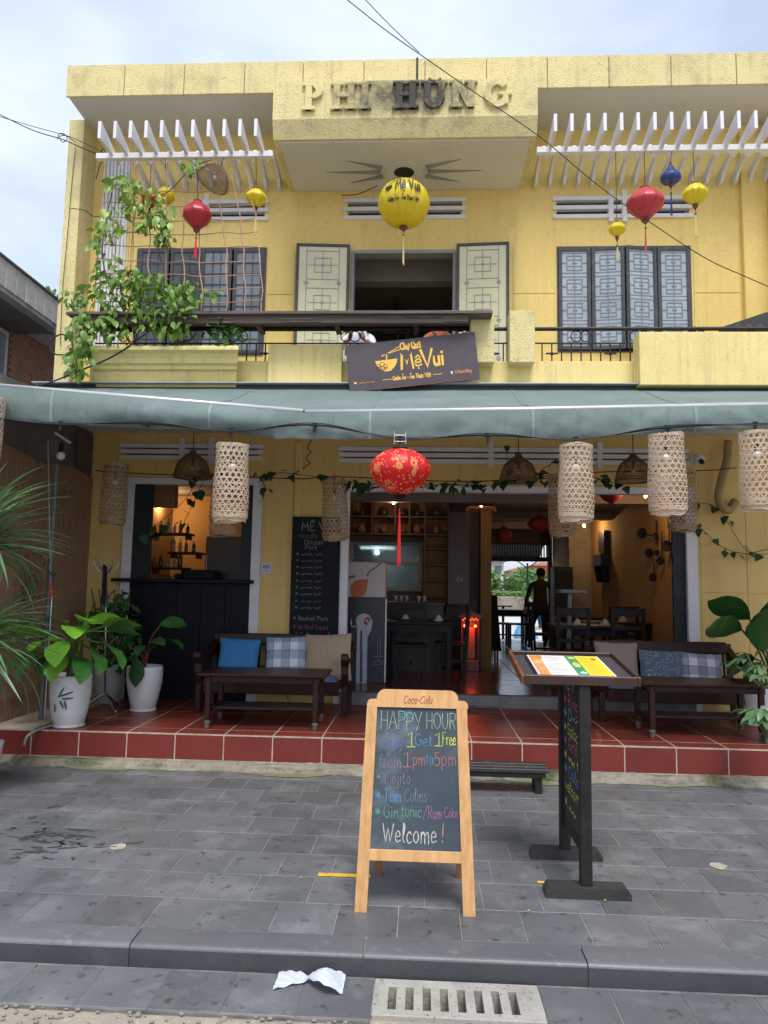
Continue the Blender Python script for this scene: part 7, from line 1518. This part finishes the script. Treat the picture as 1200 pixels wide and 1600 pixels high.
# writing: position each line from the photograph on the slate plane
FM_ = MP @ T(0, .0098, 0) @ Matrix(((1, 0, 0, 0), (0, 0, -1, 0), (0, 1, 0, 0), (0, 0, 0, 1)))
sl0, sl1 = PW, wA-PW; sz0, sz1 = .29, zb
def bl(txt, px, py, wpx, size, col, n, wd=.0042, **k):      # px,py in the 1120x1600 enlargement of the board (slate: 215..815 x 235..1125)
    v = sz1-(py-232)/(1118-232)*(sz1-sz0); ins = .030*v/(HH-.10); e0 = 230-20*(py-232)/886; e1 = 797+20*(py-232)/886; s0, s1 = sl0+ins, sl1-ins
    u = s0+(px-e0)/(e1-e0)*(s1-s0); return write(ab, txt, size, wd*.82, FM_ @ T(u, v, 0), chalk(tuple(x*.8 for x in col), n), fit=wpx/(e1-e0)*(s1-s0)*.985, jit=.35, rough=True, lift=.0012, **k)
bl('HAPPY', 248, 376, 300, .092, (.50, .62, .50), 'mint'); bl('HOUR', 580, 366, 215, .082, (.52, .62, .47), 'mint')
bl('PP', 388, 318, 100, .035, (.08, .50, .60), 'cyan', .004)
bl('Buy', 300, 490, 115, .068, (.16, .27, .62), 'blue'); bl('1', 442, 484, 56, .074, (.72, .78, .15), 'yellow', .007); bl('Get', 500, 478, 125, .062, (.12, .38, .68), 'light blue'); bl('1', 640, 474, 52, .066, (.72, .78, .15), 'yellow', .007); bl('Free', 697, 470, 95, .066, (.68, .74, .20), 'yellow', .006)
bl('from', 245, 622, 160, .066, (.36, .25, .33), 'mauve'); bl('1', 416, 612, 55, .072, (.68, .22, .25), 'coral', .006); bl('pm', 486, 604, 90, .066, (.60, .25, .30), 'coral'); bl('to', 578, 600, 55, .066, (.12, .42, .66), 'light blue'); bl('5', 640, 600, 38, .064, (.66, .24, .30), 'coral', .006); bl('pm', 688, 598, 108, .070, (.58, .24, .32), 'coral')
bl('*', 228, 706, 38, .045, (.40, .28, .42), 'mauve'); bl('Mojito', 292, 720, 180, .062, (.32, .24, .37), 'dim violet')
bl('*', 226, 825, 46, .050, (.12, .42, .85), 'strong blue'); bl('Tom', 290, 832, 120, .060, (.15, .40, .78), 'strong blue'); bl('Colins', 434, 826, 155, .062, (.22, .32, .45), 'dim blue', .0038)
bl('*', 226, 922, 50, .050, (.12, .62, .48), 'green'); bl('Gin', 292, 930, 100, .060, (.20, .47, .40), 'dim green'); bl('tonic', 412, 920, 140, .056, (.20, .45, .40), 'dim green'); bl('/', 560, 930, 30, .064, (.50, .16, .40), 'magenta'); bl('Rum', 596, 926, 95, .056, (.46, .12, .33), 'magenta'); bl('Coke', 708, 920, 92, .052, (.42, .16, .34), 'magenta', .0038)
bl('Welcome', 290, 1075, 368, .088, (.60, .56, .38), 'cream', .0062); bl('!', 685, 1066, 24, .088, (.62, .36, .26), 'orange', .0065)
q = MB(); ribbon(q, cr([Vector((sl0+.10, sz1-.19, 0)), Vector((sl0+.12, sz1-.175, 0)), Vector((sl0+.15, sz1-.19, 0)), Vector((sl0+.12, sz1-.22, 0)), Vector((sl0+.11, sz1-.20, 0))]), .003, lambda x, y: FM_ @ Vector((x, y, .0012))); q.obj('chalk_curl', chalk((.16, .27, .62), 'blue'), ab)
FH = MP @ T(0, -.0012, 0) @ Matrix(((1, 0, 0, 0), (0, 0, -1, 0), (0, 1, 0, 0), (0, 0, 0, 1)))
write(ab, 'Coca-Cola', .040, .0042, FH @ T(.225, zb+.022, 0), mat('burnt engraving', (.34, .12, .04), (.24, .08, .03), .7, 30), fit=.155, slant=.35, lift=.0008, label=None)

# ================================================================ MENU LECTERN
lt = thing('menu_lectern', 'black wooden menu lectern with a lettered side board and an open menu on its tray', 'lectern', (.9, 4.4, 0))
LX = .885
FPT = mat('scuffed grey black wood', (.024, .023, .024), (.038, .036, .035), .6, 6, .4, 30, stain=(.20, .18, .16), sscale=9, samt=.5, spos=.62)
def foot(y0, y1, x0, x1):
    q = MB(); pr = [(x0, 0), (x1, 0), (x1+.0, .03), (x1-.02, .056), (x0+.02, .056), (x0, .03)]; q.prism(pr, y0, y1); o = q.obj('foot', FPT, lt); return o
foot(4.05, 4.16, .68, 1.125); foot(4.60, 4.70, .685, 1.11)
q = MB(); q.box(.87, .93, 4.08, 4.14, .0565, 1.10, .003); q.obj('front_post', BWOOD, lt)
q = MB(); q.box(.865, .925, 4.62, 4.68, .0565, 1.16, .003); q.obj('rear_post', BWOOD, lt)
q = MB(); q.box(.883, .907, 4.1405, 4.6195, .20, .26, .003); q.obj('bottom_rail', BWOOD, lt)
q = MB(); q.box(.887, .899, 4.1405, 4.6195, .2605, 1.12, 0); q.obj('side_board', mat('black chalkboard', (.016, .017, .018), (.022, .023, .024), .6, 4), lt)
Mside = flatM((.8865, 4.615, .27), (0, -1, 0), (0, 0, 1))
sd_ = [('MỆ V', .76, (.75, .68, .35), 'pale yellow'), ('* Ring', .665, (.75, .12, .35), 'hot pink'), ('* O~~', .58, (.18, .50, .62), 'turquoise'), ('* Salad', .495, (.60, .65, .15), 'lime'), ('* Grill', .415, (.62, .12, .22), 'red pink'), ('* ~~ t', .335, (.70, .74, .12), 'bright yellow'), ('* Cold', .255, (.10, .40, .75), 'sky blue'), ('welcom', .165, (.78, .78, .12), 'bright yellow'), ('* ~~', .06, (.6, .62, .2), 'lime')]
for tx, v, c_, n in sd_: write(lt, tx, .066, .0085, Mside @ T(.03, v, 0), chalk(c_, 'side '+n), fit=.39 if len(tx) > 4 else .30, jit=.5, lift=.0012, rough=True)
# tray
fl0 = at(804, 1056, 4.08); fr0 = at(1000, 1061, 4.08); bl0 = at(808, 1022, 4.62); br0 = at(955, 1022, 4.62)
cen = (fl0+fr0+bl0+br0)/4; xa_ = (fr0-fl0).normalized(); bk_ = ((bl0+br0)/2-(fl0+fr0)/2); nrm = xa_.cross(bk_).normalized(); bk_ = nrm.cross(xa_).normalized(); TWd = (fr0-fl0).length*.90; TD_ = ((bl0+br0)/2-(fl0+fr0)/2).length
TM = Matrix((xa_, bk_, nrm)).transposed().to_4x4(); TM.translation = cen
TRY = mat('dark brown tray wood', (.055, .026, .020), (.035, .018, .014), .45, 5)
q = MB(); q.box(-TWd/2, TWd/2, -TD_/2, TD_/2, -.03, -.012, .002, TM); q.obj('tray_bottom', mat('dark tray lining', (.045, .04, .045), None, .6, 6), lt)
for (a, b_, c_, d_) in ((-TWd/2, TWd/2, -TD_/2-.018, -TD_/2), (-TWd/2, TWd/2, TD_/2, TD_/2+.018)): q = MB(); q.box(a, b_, c_, d_, -.04, .012, .003, TM); q.obj('tray_rim', TRY, lt)
for s_ in (-1, 1): q = MB(); q.box(min(s_*TWd/2, s_*(TWd/2+.018)), max(s_*TWd/2, s_*(TWd/2+.018)), -TD_/2-.018, TD_/2+.018, -.04, .012, .003, TM); q.obj('tray_rim', mat('orange worn rim', (.22, .07, .03), (.08, .03, .02), .5, 8) if s_ < 0 else TRY, lt)
mn = thing('open_menu', 'open printed menu, orange and white on the left page, green and yellow on the right', 'menu', cen)
PAP = mat('menu paper', (.74, .72, .70), None, .45, 4)
def page(x0, x1, y0, y1, z, m, n, z1=None):
    q = MB(); w2 = x1-x0; q.add([TM @ Vector((x0, y0, z)), TM @ Vector((x1, y0, z1 if z1 is not None else z)), TM @ Vector((x1, y1, z1 if z1 is not None else z)), TM @ Vector((x0, y1, z))], [(0, 1, 2, 3)]); return q.obj(n, m, mn)
m0, m1 = -TWd*.36, TWd*.34; my0, my1 = -TD_*.44, TD_*.40; mc = -.012
q = MB(); q.box(m0-.014, m1+.012, my0-.01, my1+.012, -.0115, -.004, .002, TM); q.obj('menu_cover', BLACK, mn)
q = MB(); q.box(m0, m1, my0, my1, -.0035, .002, 0, TM); q.obj('pages', PAP, mn)
def pf_(a, b_, c_, d_, m, n, k=0): page(m0+(m1-m0)*a, m0+(m1-m0)*b_, my0+(my1-my0)*c_, my0+(my1-my0)*d_, .0032+.0006*k, m, n)
MO = mat('menu orange print', (.72, .20, .05), (.75, .34, .12), .4, 40); MG = mat('menu green print', (.04, .24, .13), (.05, .30, .15), .4, 8); MY = mat('menu yellow print', (.88, .60, .02), (.85, .55, .02), .4, 8)
pf_(.02, .16, .0, .98, MO, 'orange_print'); pf_(.17, .475, .02, .98, PAP, 'white_page'); pf_(.52, .665, .02, .98, MG, 'green_print'); pf_(.665, .975, .02, .98, MY, 'yellow_print')
pf_(.02, .19, .80, .97, mat('menu dark orange', (.62, .26, .06), None, .4), 'print_band', 1)
def blobp(cx, cy, rx, ry, m, n, k=2):
    q = MB(); vs = [TM @ Vector((m0+(m1-m0)*(cx+rx*cos(a)), my0+(my1-my0)*(cy+ry*sin(a)*(1+.25*sin(a*5))), .0032+.0006*k)) for a in [2*pi*i/16 for i in range(16)]]; q.add(vs, [tuple(range(16))]); q.obj(n, m, mn)
blobp(.60, .86, .05, .05, MY, 'logo_print'); blobp(.595, .50, .05, .13, mat('menu food print', (.62, .55, .10), None, .4), 'food_print'); blobp(.605, .12, .045, .05, PAP, 'food_print'); blobp(.09, .62, .045, .09, mat('menu peach', (.8, .5, .3), None, .4), 'food_print'); blobp(.09, .28, .045, .10, mat('menu salmon', (.82, .35, .2), None, .4), 'food_print'); blobp(.90, .82, .035, .06, mat('menu brown', (.3, .2, .03), None, .4), 'food_print')
q = MB()
for (x0, x1, nn) in ((.20, .45, 12), (.70, .93, 12)):
    for i in range(nn):
        y = .92-i*.075; xx = m0+(m1-m0)*x0; xe = m0+(m1-m0)*(x0+(x1-x0)*(.45+.5*abs(sin(i*2.3)))); yy = my0+(my1-my0)*y
        q.add([TM @ Vector((xx, yy, .0056)), TM @ Vector((xe, yy, .0056)), TM @ Vector((xe, yy+.004, .0056)), TM @ Vector((xx, yy+.004, .0056))], [(0, 1, 2, 3)])
q.obj('text_lines', mat('small grey print', (.35, .28, .2), None, .5), mn)
# ================================================================ PLANTS
def pot(t, p, r, h, m=POTW, taper=.72, cut=False):
    q = MB(); q.lathe([(r*taper*.92, 0), (r*taper, .01), (r*(taper+.16), h*.3), (r*.99, h*.65), (r*1.0, h*.92), (r*.985, h*.985), (r*.95, h), (r*.90, h*.985), (r*.88, h*.86), (.01, h*.86)], 32, T(*p), close=False); q.obj('pot', m, t, smooth=True)
    q = MB(); q.lathe([(r*.87, 0), (.01, .012)], 20, T(p[0], p[1], p[2]+h*.87), close=False); q.obj('soil', SOIL, t)
    q = MB(); q.lathe([(r*taper*1.08, 0), (r*taper*1.12, .018), (r*taper*1.02, .02), (r*taper*1.0, 0)], 28, T(*p)); q.obj('saucer', m, t, smooth=True)
G_MID = leafm('mid green broad leaf', (.06, .20, .04), (.035, .13, .03), .3)
BLF = [leaf_mesh('broad_leaf', .38, .20, .30, .12, 9, 'oval', G_BIG, .004), leaf_mesh('broad_leaf', .34, .20, .65, .15, 9, 'oval', G_BIG, .005), leaf_mesh('broad_leaf', .38, .18, .55, .2, 9, 'oval', G_MID, .006), leaf_mesh('broad_leaf', .30, .16, .9, .15, 9, 'oval', G_MID, .004)]
def broad_plant(t, base, leaves, stem_m=G_STEM):
    for (az, el, L_, k, s_, roll) in leaves:
        d = Vector((cos(az)*cos(el), sin(az)*cos(el), sin(el))); mid = Vector(base)+Vector((0, 0, L_*.45))+d*L_*.25; tip = Vector(base)+d*L_+Vector((0, 0, L_*.15))
        q = MB(); q.tube(cr([Vector(base), mid, tip], 5), [.010]+[.008]*9+[.005], 6); q.obj('stalk', stem_m, t, smooth=True)
        ld_ = Vector((cos(az)*.95, sin(az)*.95, .25 if el > .5 else -.15)); leaf_at(BLF[k], tip-ld_*.01, ld_, roll, s_, t, 'leaf')
p = onz(96, 1138, ZT); p1 = thing('potted_plant', 'broad leaved plant in a white pot painted with a bamboo sprig', 'plant', (p.x, p.y+.12, ZT)); c = (p.x, p.y+.13, ZT)
pot(p1, c, .185, .47)
q = MB(); q.tube([(c[0], c[1], ZT+.4), (c[0]+.01, c[1], ZT+.62)], [.055, .04], 8); q.obj('trunk', G_DARK, p1)
broad_plant(p1, (c[0], c[1], ZT+.58), [(3.35, .75, .30, 0, 1.15, .5), (2.5, 1.1, .34, 0, 1.0, .2), (-.15, .75, .40, 0, 1.15, -.5), (-1.1, .95, .34, 1, 1.15, 0), (-1.9, .7, .26, 1, 1.1, .3), (.6, 1.0, .36, 2, 1.1, .2), (-.4, .40, .36, 2, 1.2, -.4), (-.7, .25, .36, 2, 1.15, -.6), (-.9, .1, .28, 3, 1.15, -.2), (3.6, .2, .26, 2, 1.1, -.3), (1.6, 1.2, .32, 2, 1.1, .1), (4.4, .3, .22, 3, 1.05, .2), (.1, 1.25, .34, 0, .9, .6), (-1.5, .15, .2, 1, 1.0, 0), (-2.4, .75, .36, 0, 1.0, .1), (-.9, .9, .42, 0, 1.0, -.3), (-1.4, .5, .34, 1, 1.1, .2), (-2.0, .25, .26, 2, 1.1, .2), (-.2, .55, .44, 2, 1.1, -.8)])
q = MB(); Lf = Vector((c[0]+.04, c[1], ZT+.62)); q.tube([Lf, Lf+Vector((.06, 0, .3))], [.008, .006], 5); q.tube([Lf+Vector((.06, 0, .3)), Lf+Vector((.10, -.01, .46))], [.011, .002], 5); q.obj('rolled_leaf', G_BIG, p1)
q = MB(); r_ = .185
for (x0, z0, x1, z1) in ((-.01, .30, .03, .37), (.02, .30, .10, .33), (.02, .27, .10, .275), (.0, .25, .03, .19), (.04, .25, .055, .18), (-.055, .22, -.05, .15), (-.02, .29, .05, .31)):
    seg = [Vector((x0, z0, 0)).lerp(Vector((x1, z1, 0)), k/5) for k in range(6)]
    ribbon(q, seg, .013, lambda x, y: Vector((c[0]+x, c[1]-sqrt(max(0, (r_*(.93+.07*min(1, y/.3)))**2-x*x))-.003, ZT+y)), True)
q.obj('bamboo_motif', mat('painted green sprig', (.04, .11, .07), None, .5), p1)
p = onz(216, 1113, ZT); p2 = thing('potted_plant', 'dark leaved rubber plant in a smaller white pot before the navy bar front', 'plant', (p.x, p.y+.12, ZT)); c2_ = (p.x, p.y+.13, ZT); pot(p2, c2_, .185, .46, POTW, .66)
broad_plant(p2, (c2_[0], c2_[1], ZT+.42), [(.4, 1.25, .42, 2, .85, .9), (-.2, .85, .34, 3, .85, 0), (2.6, 1.0, .30, 3, .8, .2), (-1.5, 1.1, .24, 3, .75, 0), (3.6, .8, .26, 3, .7, 0), (-.8, 1.15, .28, 2, .7, .5)], mat('red brown stalk', (.16, .04, .03), None, .5))
leaf_at(leaf_mesh('hanging_leaf', .30, .17, .15, .12, 8, 'oval', G_DARK), (c2_[0]-.02, c2_[1]-.20, ZT+.56), (.1, -.12, -1), 0, 1, p2)
q = MB(); q.tube([(c2_[0]-.0, c2_[1], ZT+.42), (c2_[0]-.01, c2_[1]-.12, ZT+.6), (c2_[0]-.02, c2_[1]-.20, ZT+.56)], .008, 5); q.obj('stalk', mat('red brown stalk', (.16, .04, .03)), p2)
p = onz(176, 1094, ZT); p3 = thing('potted_shrub', 'dense dark small leaved shrub in a grey pot behind the coat stand', 'plant', (p.x, 8.1, ZT)); c3 = (at(170, 1050, 8.12).x, 8.12, ZT); pot(p3, c3, .17, .42, mat('grey white pot', (.45, .45, .44), None, .6, 4))
SL_ = leaf_mesh('shrub_leaf', .11, .085, .5, .2, 5, 'heart', leafm('shrub leaf', (.07, .19, .05), (.04, .12, .035))); rr = random.Random(8)
for _ in range(240):
    a = rr.uniform(0, 2*pi); k = sqrt(rr.random()); pp = at(178+cos(a)*k*40, 985+sin(a)*k*62, 8.05+rr.uniform(-.22, .14)); leaf_at(SL_, pp, (rr.uniform(-1, 1), rr.uniform(-1, 0), rr.uniform(-.9, .4)), rr.uniform(-.8, .8), rr.uniform(.6, 1.2), p3)
for k in range(6): q = MB(); q.tube(cr([(c3[0], 8.12, ZT+.36), (c3[0]+.05*(k-2.5), 8.1, ZT+.8), (c3[0]+.09*(k-2.5), 8.05, ZT+1.25)], 4), .008, 5); q.obj('stem', VST, p3)
# left screen creeper
p4 = thing('screen_creeper', 'thin creeper with heart shaped leaves climbing the bamboo screen', 'climbing plant', (-3.85, 6.9, ZT))
for _ in range(70):
    pp = at(rr.gauss(48, 28), rr.uniform(865, 1000), 6.9+rr.uniform(-.1, .2)); leaf_at(VD, pp, (rr.uniform(-1, 1), rr.uniform(-1, 0), rr.uniform(-.9, .2)), rr.uniform(-.8, .8), rr.uniform(.5, .95), p4)
for k in range(3): q = MB(); q.tube(cr([at(40+k*14, 1010, 6.95), at(50+k*10, 950, 6.95), at(35+k*20, 880, 6.95)], 5), .005, 4); q.obj('stem', VST, p4)
# spiky strap leaved plants at the left edge
STL = [leaf_mesh('strap_leaf', .74, .042, .55, .25, 12, 'strap', G_STRAP), leaf_mesh('strap_leaf', .64, .044, .28, .25, 10, 'strap', G_STRAP), leaf_mesh('strap_leaf', .72, .046, .95, .25, 12, 'strap', G_STRAP)]
def spiky(base, crown_, n, lab, s=1, lo=-.3, hi=1.3, seed=1, potr=.2):
    rr = random.Random(seed); t = thing('strap_leaf_plant', lab, 'plant', base); q = MB(); q.tube(cr([base, (base[0]+.03, base[1], (base[2]+crown_[2])/2), crown_], 5), [.05]*10+[.03], 8); q.obj('trunk', BARK, t)
    for i in range(n):
        az = rr.uniform(-1.9, 1.5) if rr.random() < .72 else rr.uniform(0, 2*pi); el = rr.uniform(lo, hi); d = (cos(az)*cos(el), sin(az)*cos(el), sin(el)); pp = Vector(crown_)+Vector((0, 0, rr.uniform(-.10, .14)))
        me = STL[0] if el > .5 else (STL[1] if rr.random() < .4 else STL[2] if el < .1 else STL[0]); leaf_at(me, pp, d, rr.uniform(-.4, .4), s*rr.uniform(.75, 1.15), t)
    return t
b0 = at(-50, 1190, 5.35); cA = at(-38, 850, 5.35); cB = at(-40, 1000, 5.35)
tA = spiky((b0.x, 5.35, 0), tuple(cA), 135, 'tall plant with spiky blue green strap leaves fanning in at the left edge', 1.0, -.25, 1.25, 5)
tB = spiky((b0.x+.05, 5.3, 0), tuple(cB), 105, 'lower strap leaved plant arching over the left end of the terrace step', .95, -.5, 1.0, 9)
a = at(0, 1150, 5.9); q = MB(); q.lathe([(.13, 0), (.16, .28), (.17, .30), (.15, .30)], 24, T(a.x-.15, 5.9, 0)); tag(q.obj('planter', POTW, smooth=True), 'white planter cut off by the left edge beside the terrace step', 'planter')
# chrome coat stand
cr_t = thing('coat_stand', 'slim chrome coat stand with curved hooks and a black rag', 'coat stand', (at(163, 1100, 7.6).x, 7.6, ZT))
bx = at(163, 1100, 7.6).x; tz = at(166, 885, 7.6).z; tx = at(166, 885, 7.6).x
q = MB(); q.tube([(bx, 7.6, ZT+.16), (tx, 7.6, tz)], .011, 8); q.obj('pole', STEEL, cr_t, smooth=True)
for k in range(3): a = radians(200+120*k); q = MB(); q.tube([(bx, 7.6, ZT+.17), (bx+cos(a)*.25, 7.6+sin(a)*.25, ZT+.012)], .012, 8); q.sphere((bx+cos(a)*.25, 7.6+sin(a)*.25, ZT+.014), .014, 8, 6); q.obj('leg', STEEL, cr_t)
for k in range(6):
    a = 2*pi*k/6+.4; u = Vector((cos(a), sin(a)*.8, 0)); b0 = Vector((tx, 7.6, tz-.02)); q = MB(); q.tube(cr([b0, b0+u*.04-Vector((0, 0, .04)), b0+u*.10+Vector((0, 0, .0)), b0+u*.135+Vector((0, 0, .09))], 5), .007, 6); q.sphere(tuple(b0+u*.135+Vector((0, 0, .095))), .014, 8, 6); q.obj('hook', STEEL, cr_t, smooth=True)
q = MB(); b0 = Vector((bx, 7.6, ZT+.66))
for k in range(3): a = 2*pi*k/3; u = Vector((cos(a), sin(a), 0)); q.tube([b0, b0+u*.1+Vector((0, 0, .10))], .006, 6)
q.obj('lower_hooks', STEEL, cr_t)
q = MB(); q.grid(lambda u, v: (tx-.025+.06*u, 7.57-.02*sin(u*7), tz-.0-.42*v+.02*sin(u*5)), 8, 12); q.obj('black_rag', mat('black rag cloth', (.015, .015, .017), None, .95, 9), cr_t, smooth=True)
# right side plants
pr_t = thing('potted_plant', 'large plant with huge rounded dark green leaves at the right end of the terrace', 'plant', (at(1190, 1100, 7.7).x, 7.7, ZT))
BR = [leaf_mesh('round_leaf', .62, .36, .30, .12, 10, 'oval', leafm('rounded deep leaf', (.035, .125, .025), (.022, .09, .02), .35, .15), .006)]
RBX = 3.62
for (px, py, d, s_, rl) in ((1160, 985, (-.9, -.3, .15), .85, .9), (1172, 968, (-.8, -.1, .45), .85, .8), (1192, 1020, (-.1, -.5, .9), 1.1, .3), (1190, 1015, (-.7, -.5, -.5), .9, .9), (1200, 1000, (.5, -.4, .7), 1, 0), (1185, 1040, (-.6, -.6, -.2), .8, .8), (1200, 1060, (-.3, -.7, .3), .9, .4), (1180, 1030, (-.9, -.4, -.25), .9, .9), (1195, 1010, (-.5, -.6, .9), .8, .6), (1196, 985, (.1, -.6, 1), .9, .2)):
    pp = at(px, py, 7.6); o = leaf_at(BR[0], pp, d, rl, s_, pr_t, 'leaf'); q = MB(); q.tube([(RBX, 7.75, ZT+.4), ((RBX+pp.x)/2, 7.7, (ZT+.5+pp.z)/2+.05), tuple(pp)], .010, 6); q.obj('stalk', G_STEM, pr_t, smooth=True)
pot(pr_t, (at(1185, 1100, 7.7).x, 7.75, ZT), .18, .42)
FLF = leaf_mesh('lobed_leaf', .17, .05, .5, .2, 6, 'oval', leafm('grey green lobed leaf', (.13, .26, .11), (.09, .20, .08)))
def lobed(t, c, n, R, seed):
    rr = random.Random(seed)
    for i in range(n):
        az = rr.uniform(0, 2*pi); el = rr.uniform(-.2, .9); d = Vector((cos(az)*cos(el), sin(az)*cos(el), sin(el))); b0 = Vector(c)+d*R*rr.uniform(.3, .9); 
        for k in range(5): f = Vector((cos(az+(k-2)*.45), sin(az+(k-2)*.45), rr.uniform(-.3, .15))); leaf_at(FLF, b0, f, rr.uniform(-.3, .3), rr.uniform(.7, 1.1)*(1 if k in (1, 2, 3) else .75), t)
        q = MB(); q.tube([Vector(c)-Vector((0, 0, .15)), b0], .005, 4); q.obj('stalk', G_STEM, t)
c = at(1192, 1050, 6.7); t = thing('lobed_leaf_plant', 'young plant with pale lobed leaves behind the right end of the coffee table', 'plant', (c.x, 6.75, ZT)); lobed(t, c, 14, .28, 3)
q = MB(); q.lathe([(.10, 0), (.14, .32), (.13, .32)], 20, T(c.x+.14, 6.75, ZT)); q.obj('pot', POTW, t, smooth=True)
q = MB(); q.tube([(c.x+.14, 6.75, ZT+.3), c], .012, 6); q.obj('stem', G_STEM, t)
c = at(1198, 1125, 6.15); t = thing('lobed_leaf_plant', 'low pale lobed plant leaning in at the right edge in front of the terrace', 'plant', (c.x+.1, 6.2, 0)); lobed(t, c, 11, .16, 7); q = MB(); q.tube([(c.x+.12, 6.2, .0), c], .014, 6); q.obj('stem', G_STEM, t)
# garden pipe elbow on the step at the left
a = onz(20, 1172, .18); q = MB(); q.tube(cr([(-3.25, 6.75, ZT+.02), (-3.35, 6.6, ZT+.02), (-3.45, 6.44, ZT-.03), (-3.47, 6.40, ZT-.12)], 6), .016, 8); tag(q.obj('hose_pipe', mat('grey steel conduit', (.22, .21, .20), None, .4, 6, metal=.5), smooth=True), 'grey pipe ending over the left edge of the terrace step', 'pipe')
# fallen leaves and bits of litter
rr = random.Random(99); lm = [mat('fallen leaf green', (.30, .38, .04), None, .7), mat('fallen leaf brown', (.07, .04, .02), None, .8)]
for i in range(34):
    px, py = rr.uniform(20, 1180), rr.uniform(1225, 1440); p = onz(px, py, .004); a = rr.uniform(0, 6.28); l = rr.uniform(.006, .014); k = 0 if i % 4 == 0 else 1
    q = MB(); q.add([(p.x+cos(a)*l, p.y+sin(a)*l, .006), (p.x-sin(a)*l*.4, p.y+cos(a)*l*.4, .009), (p.x-cos(a)*l, p.y-sin(a)*l, .006), (p.x+sin(a)*l*.4, p.y-cos(a)*l*.4, .005)], [(0, 1, 2, 3)])
    tag(q.obj('fallen_leaf', lm[k]), ['tiny yellow green leaf fallen on the grey paving', 'tiny dry brown leaf scrap on the grey paving'][k], 'leaf', ['tiny green leaves fallen on the paving', 'tiny brown leaf scraps on the paving'][k])
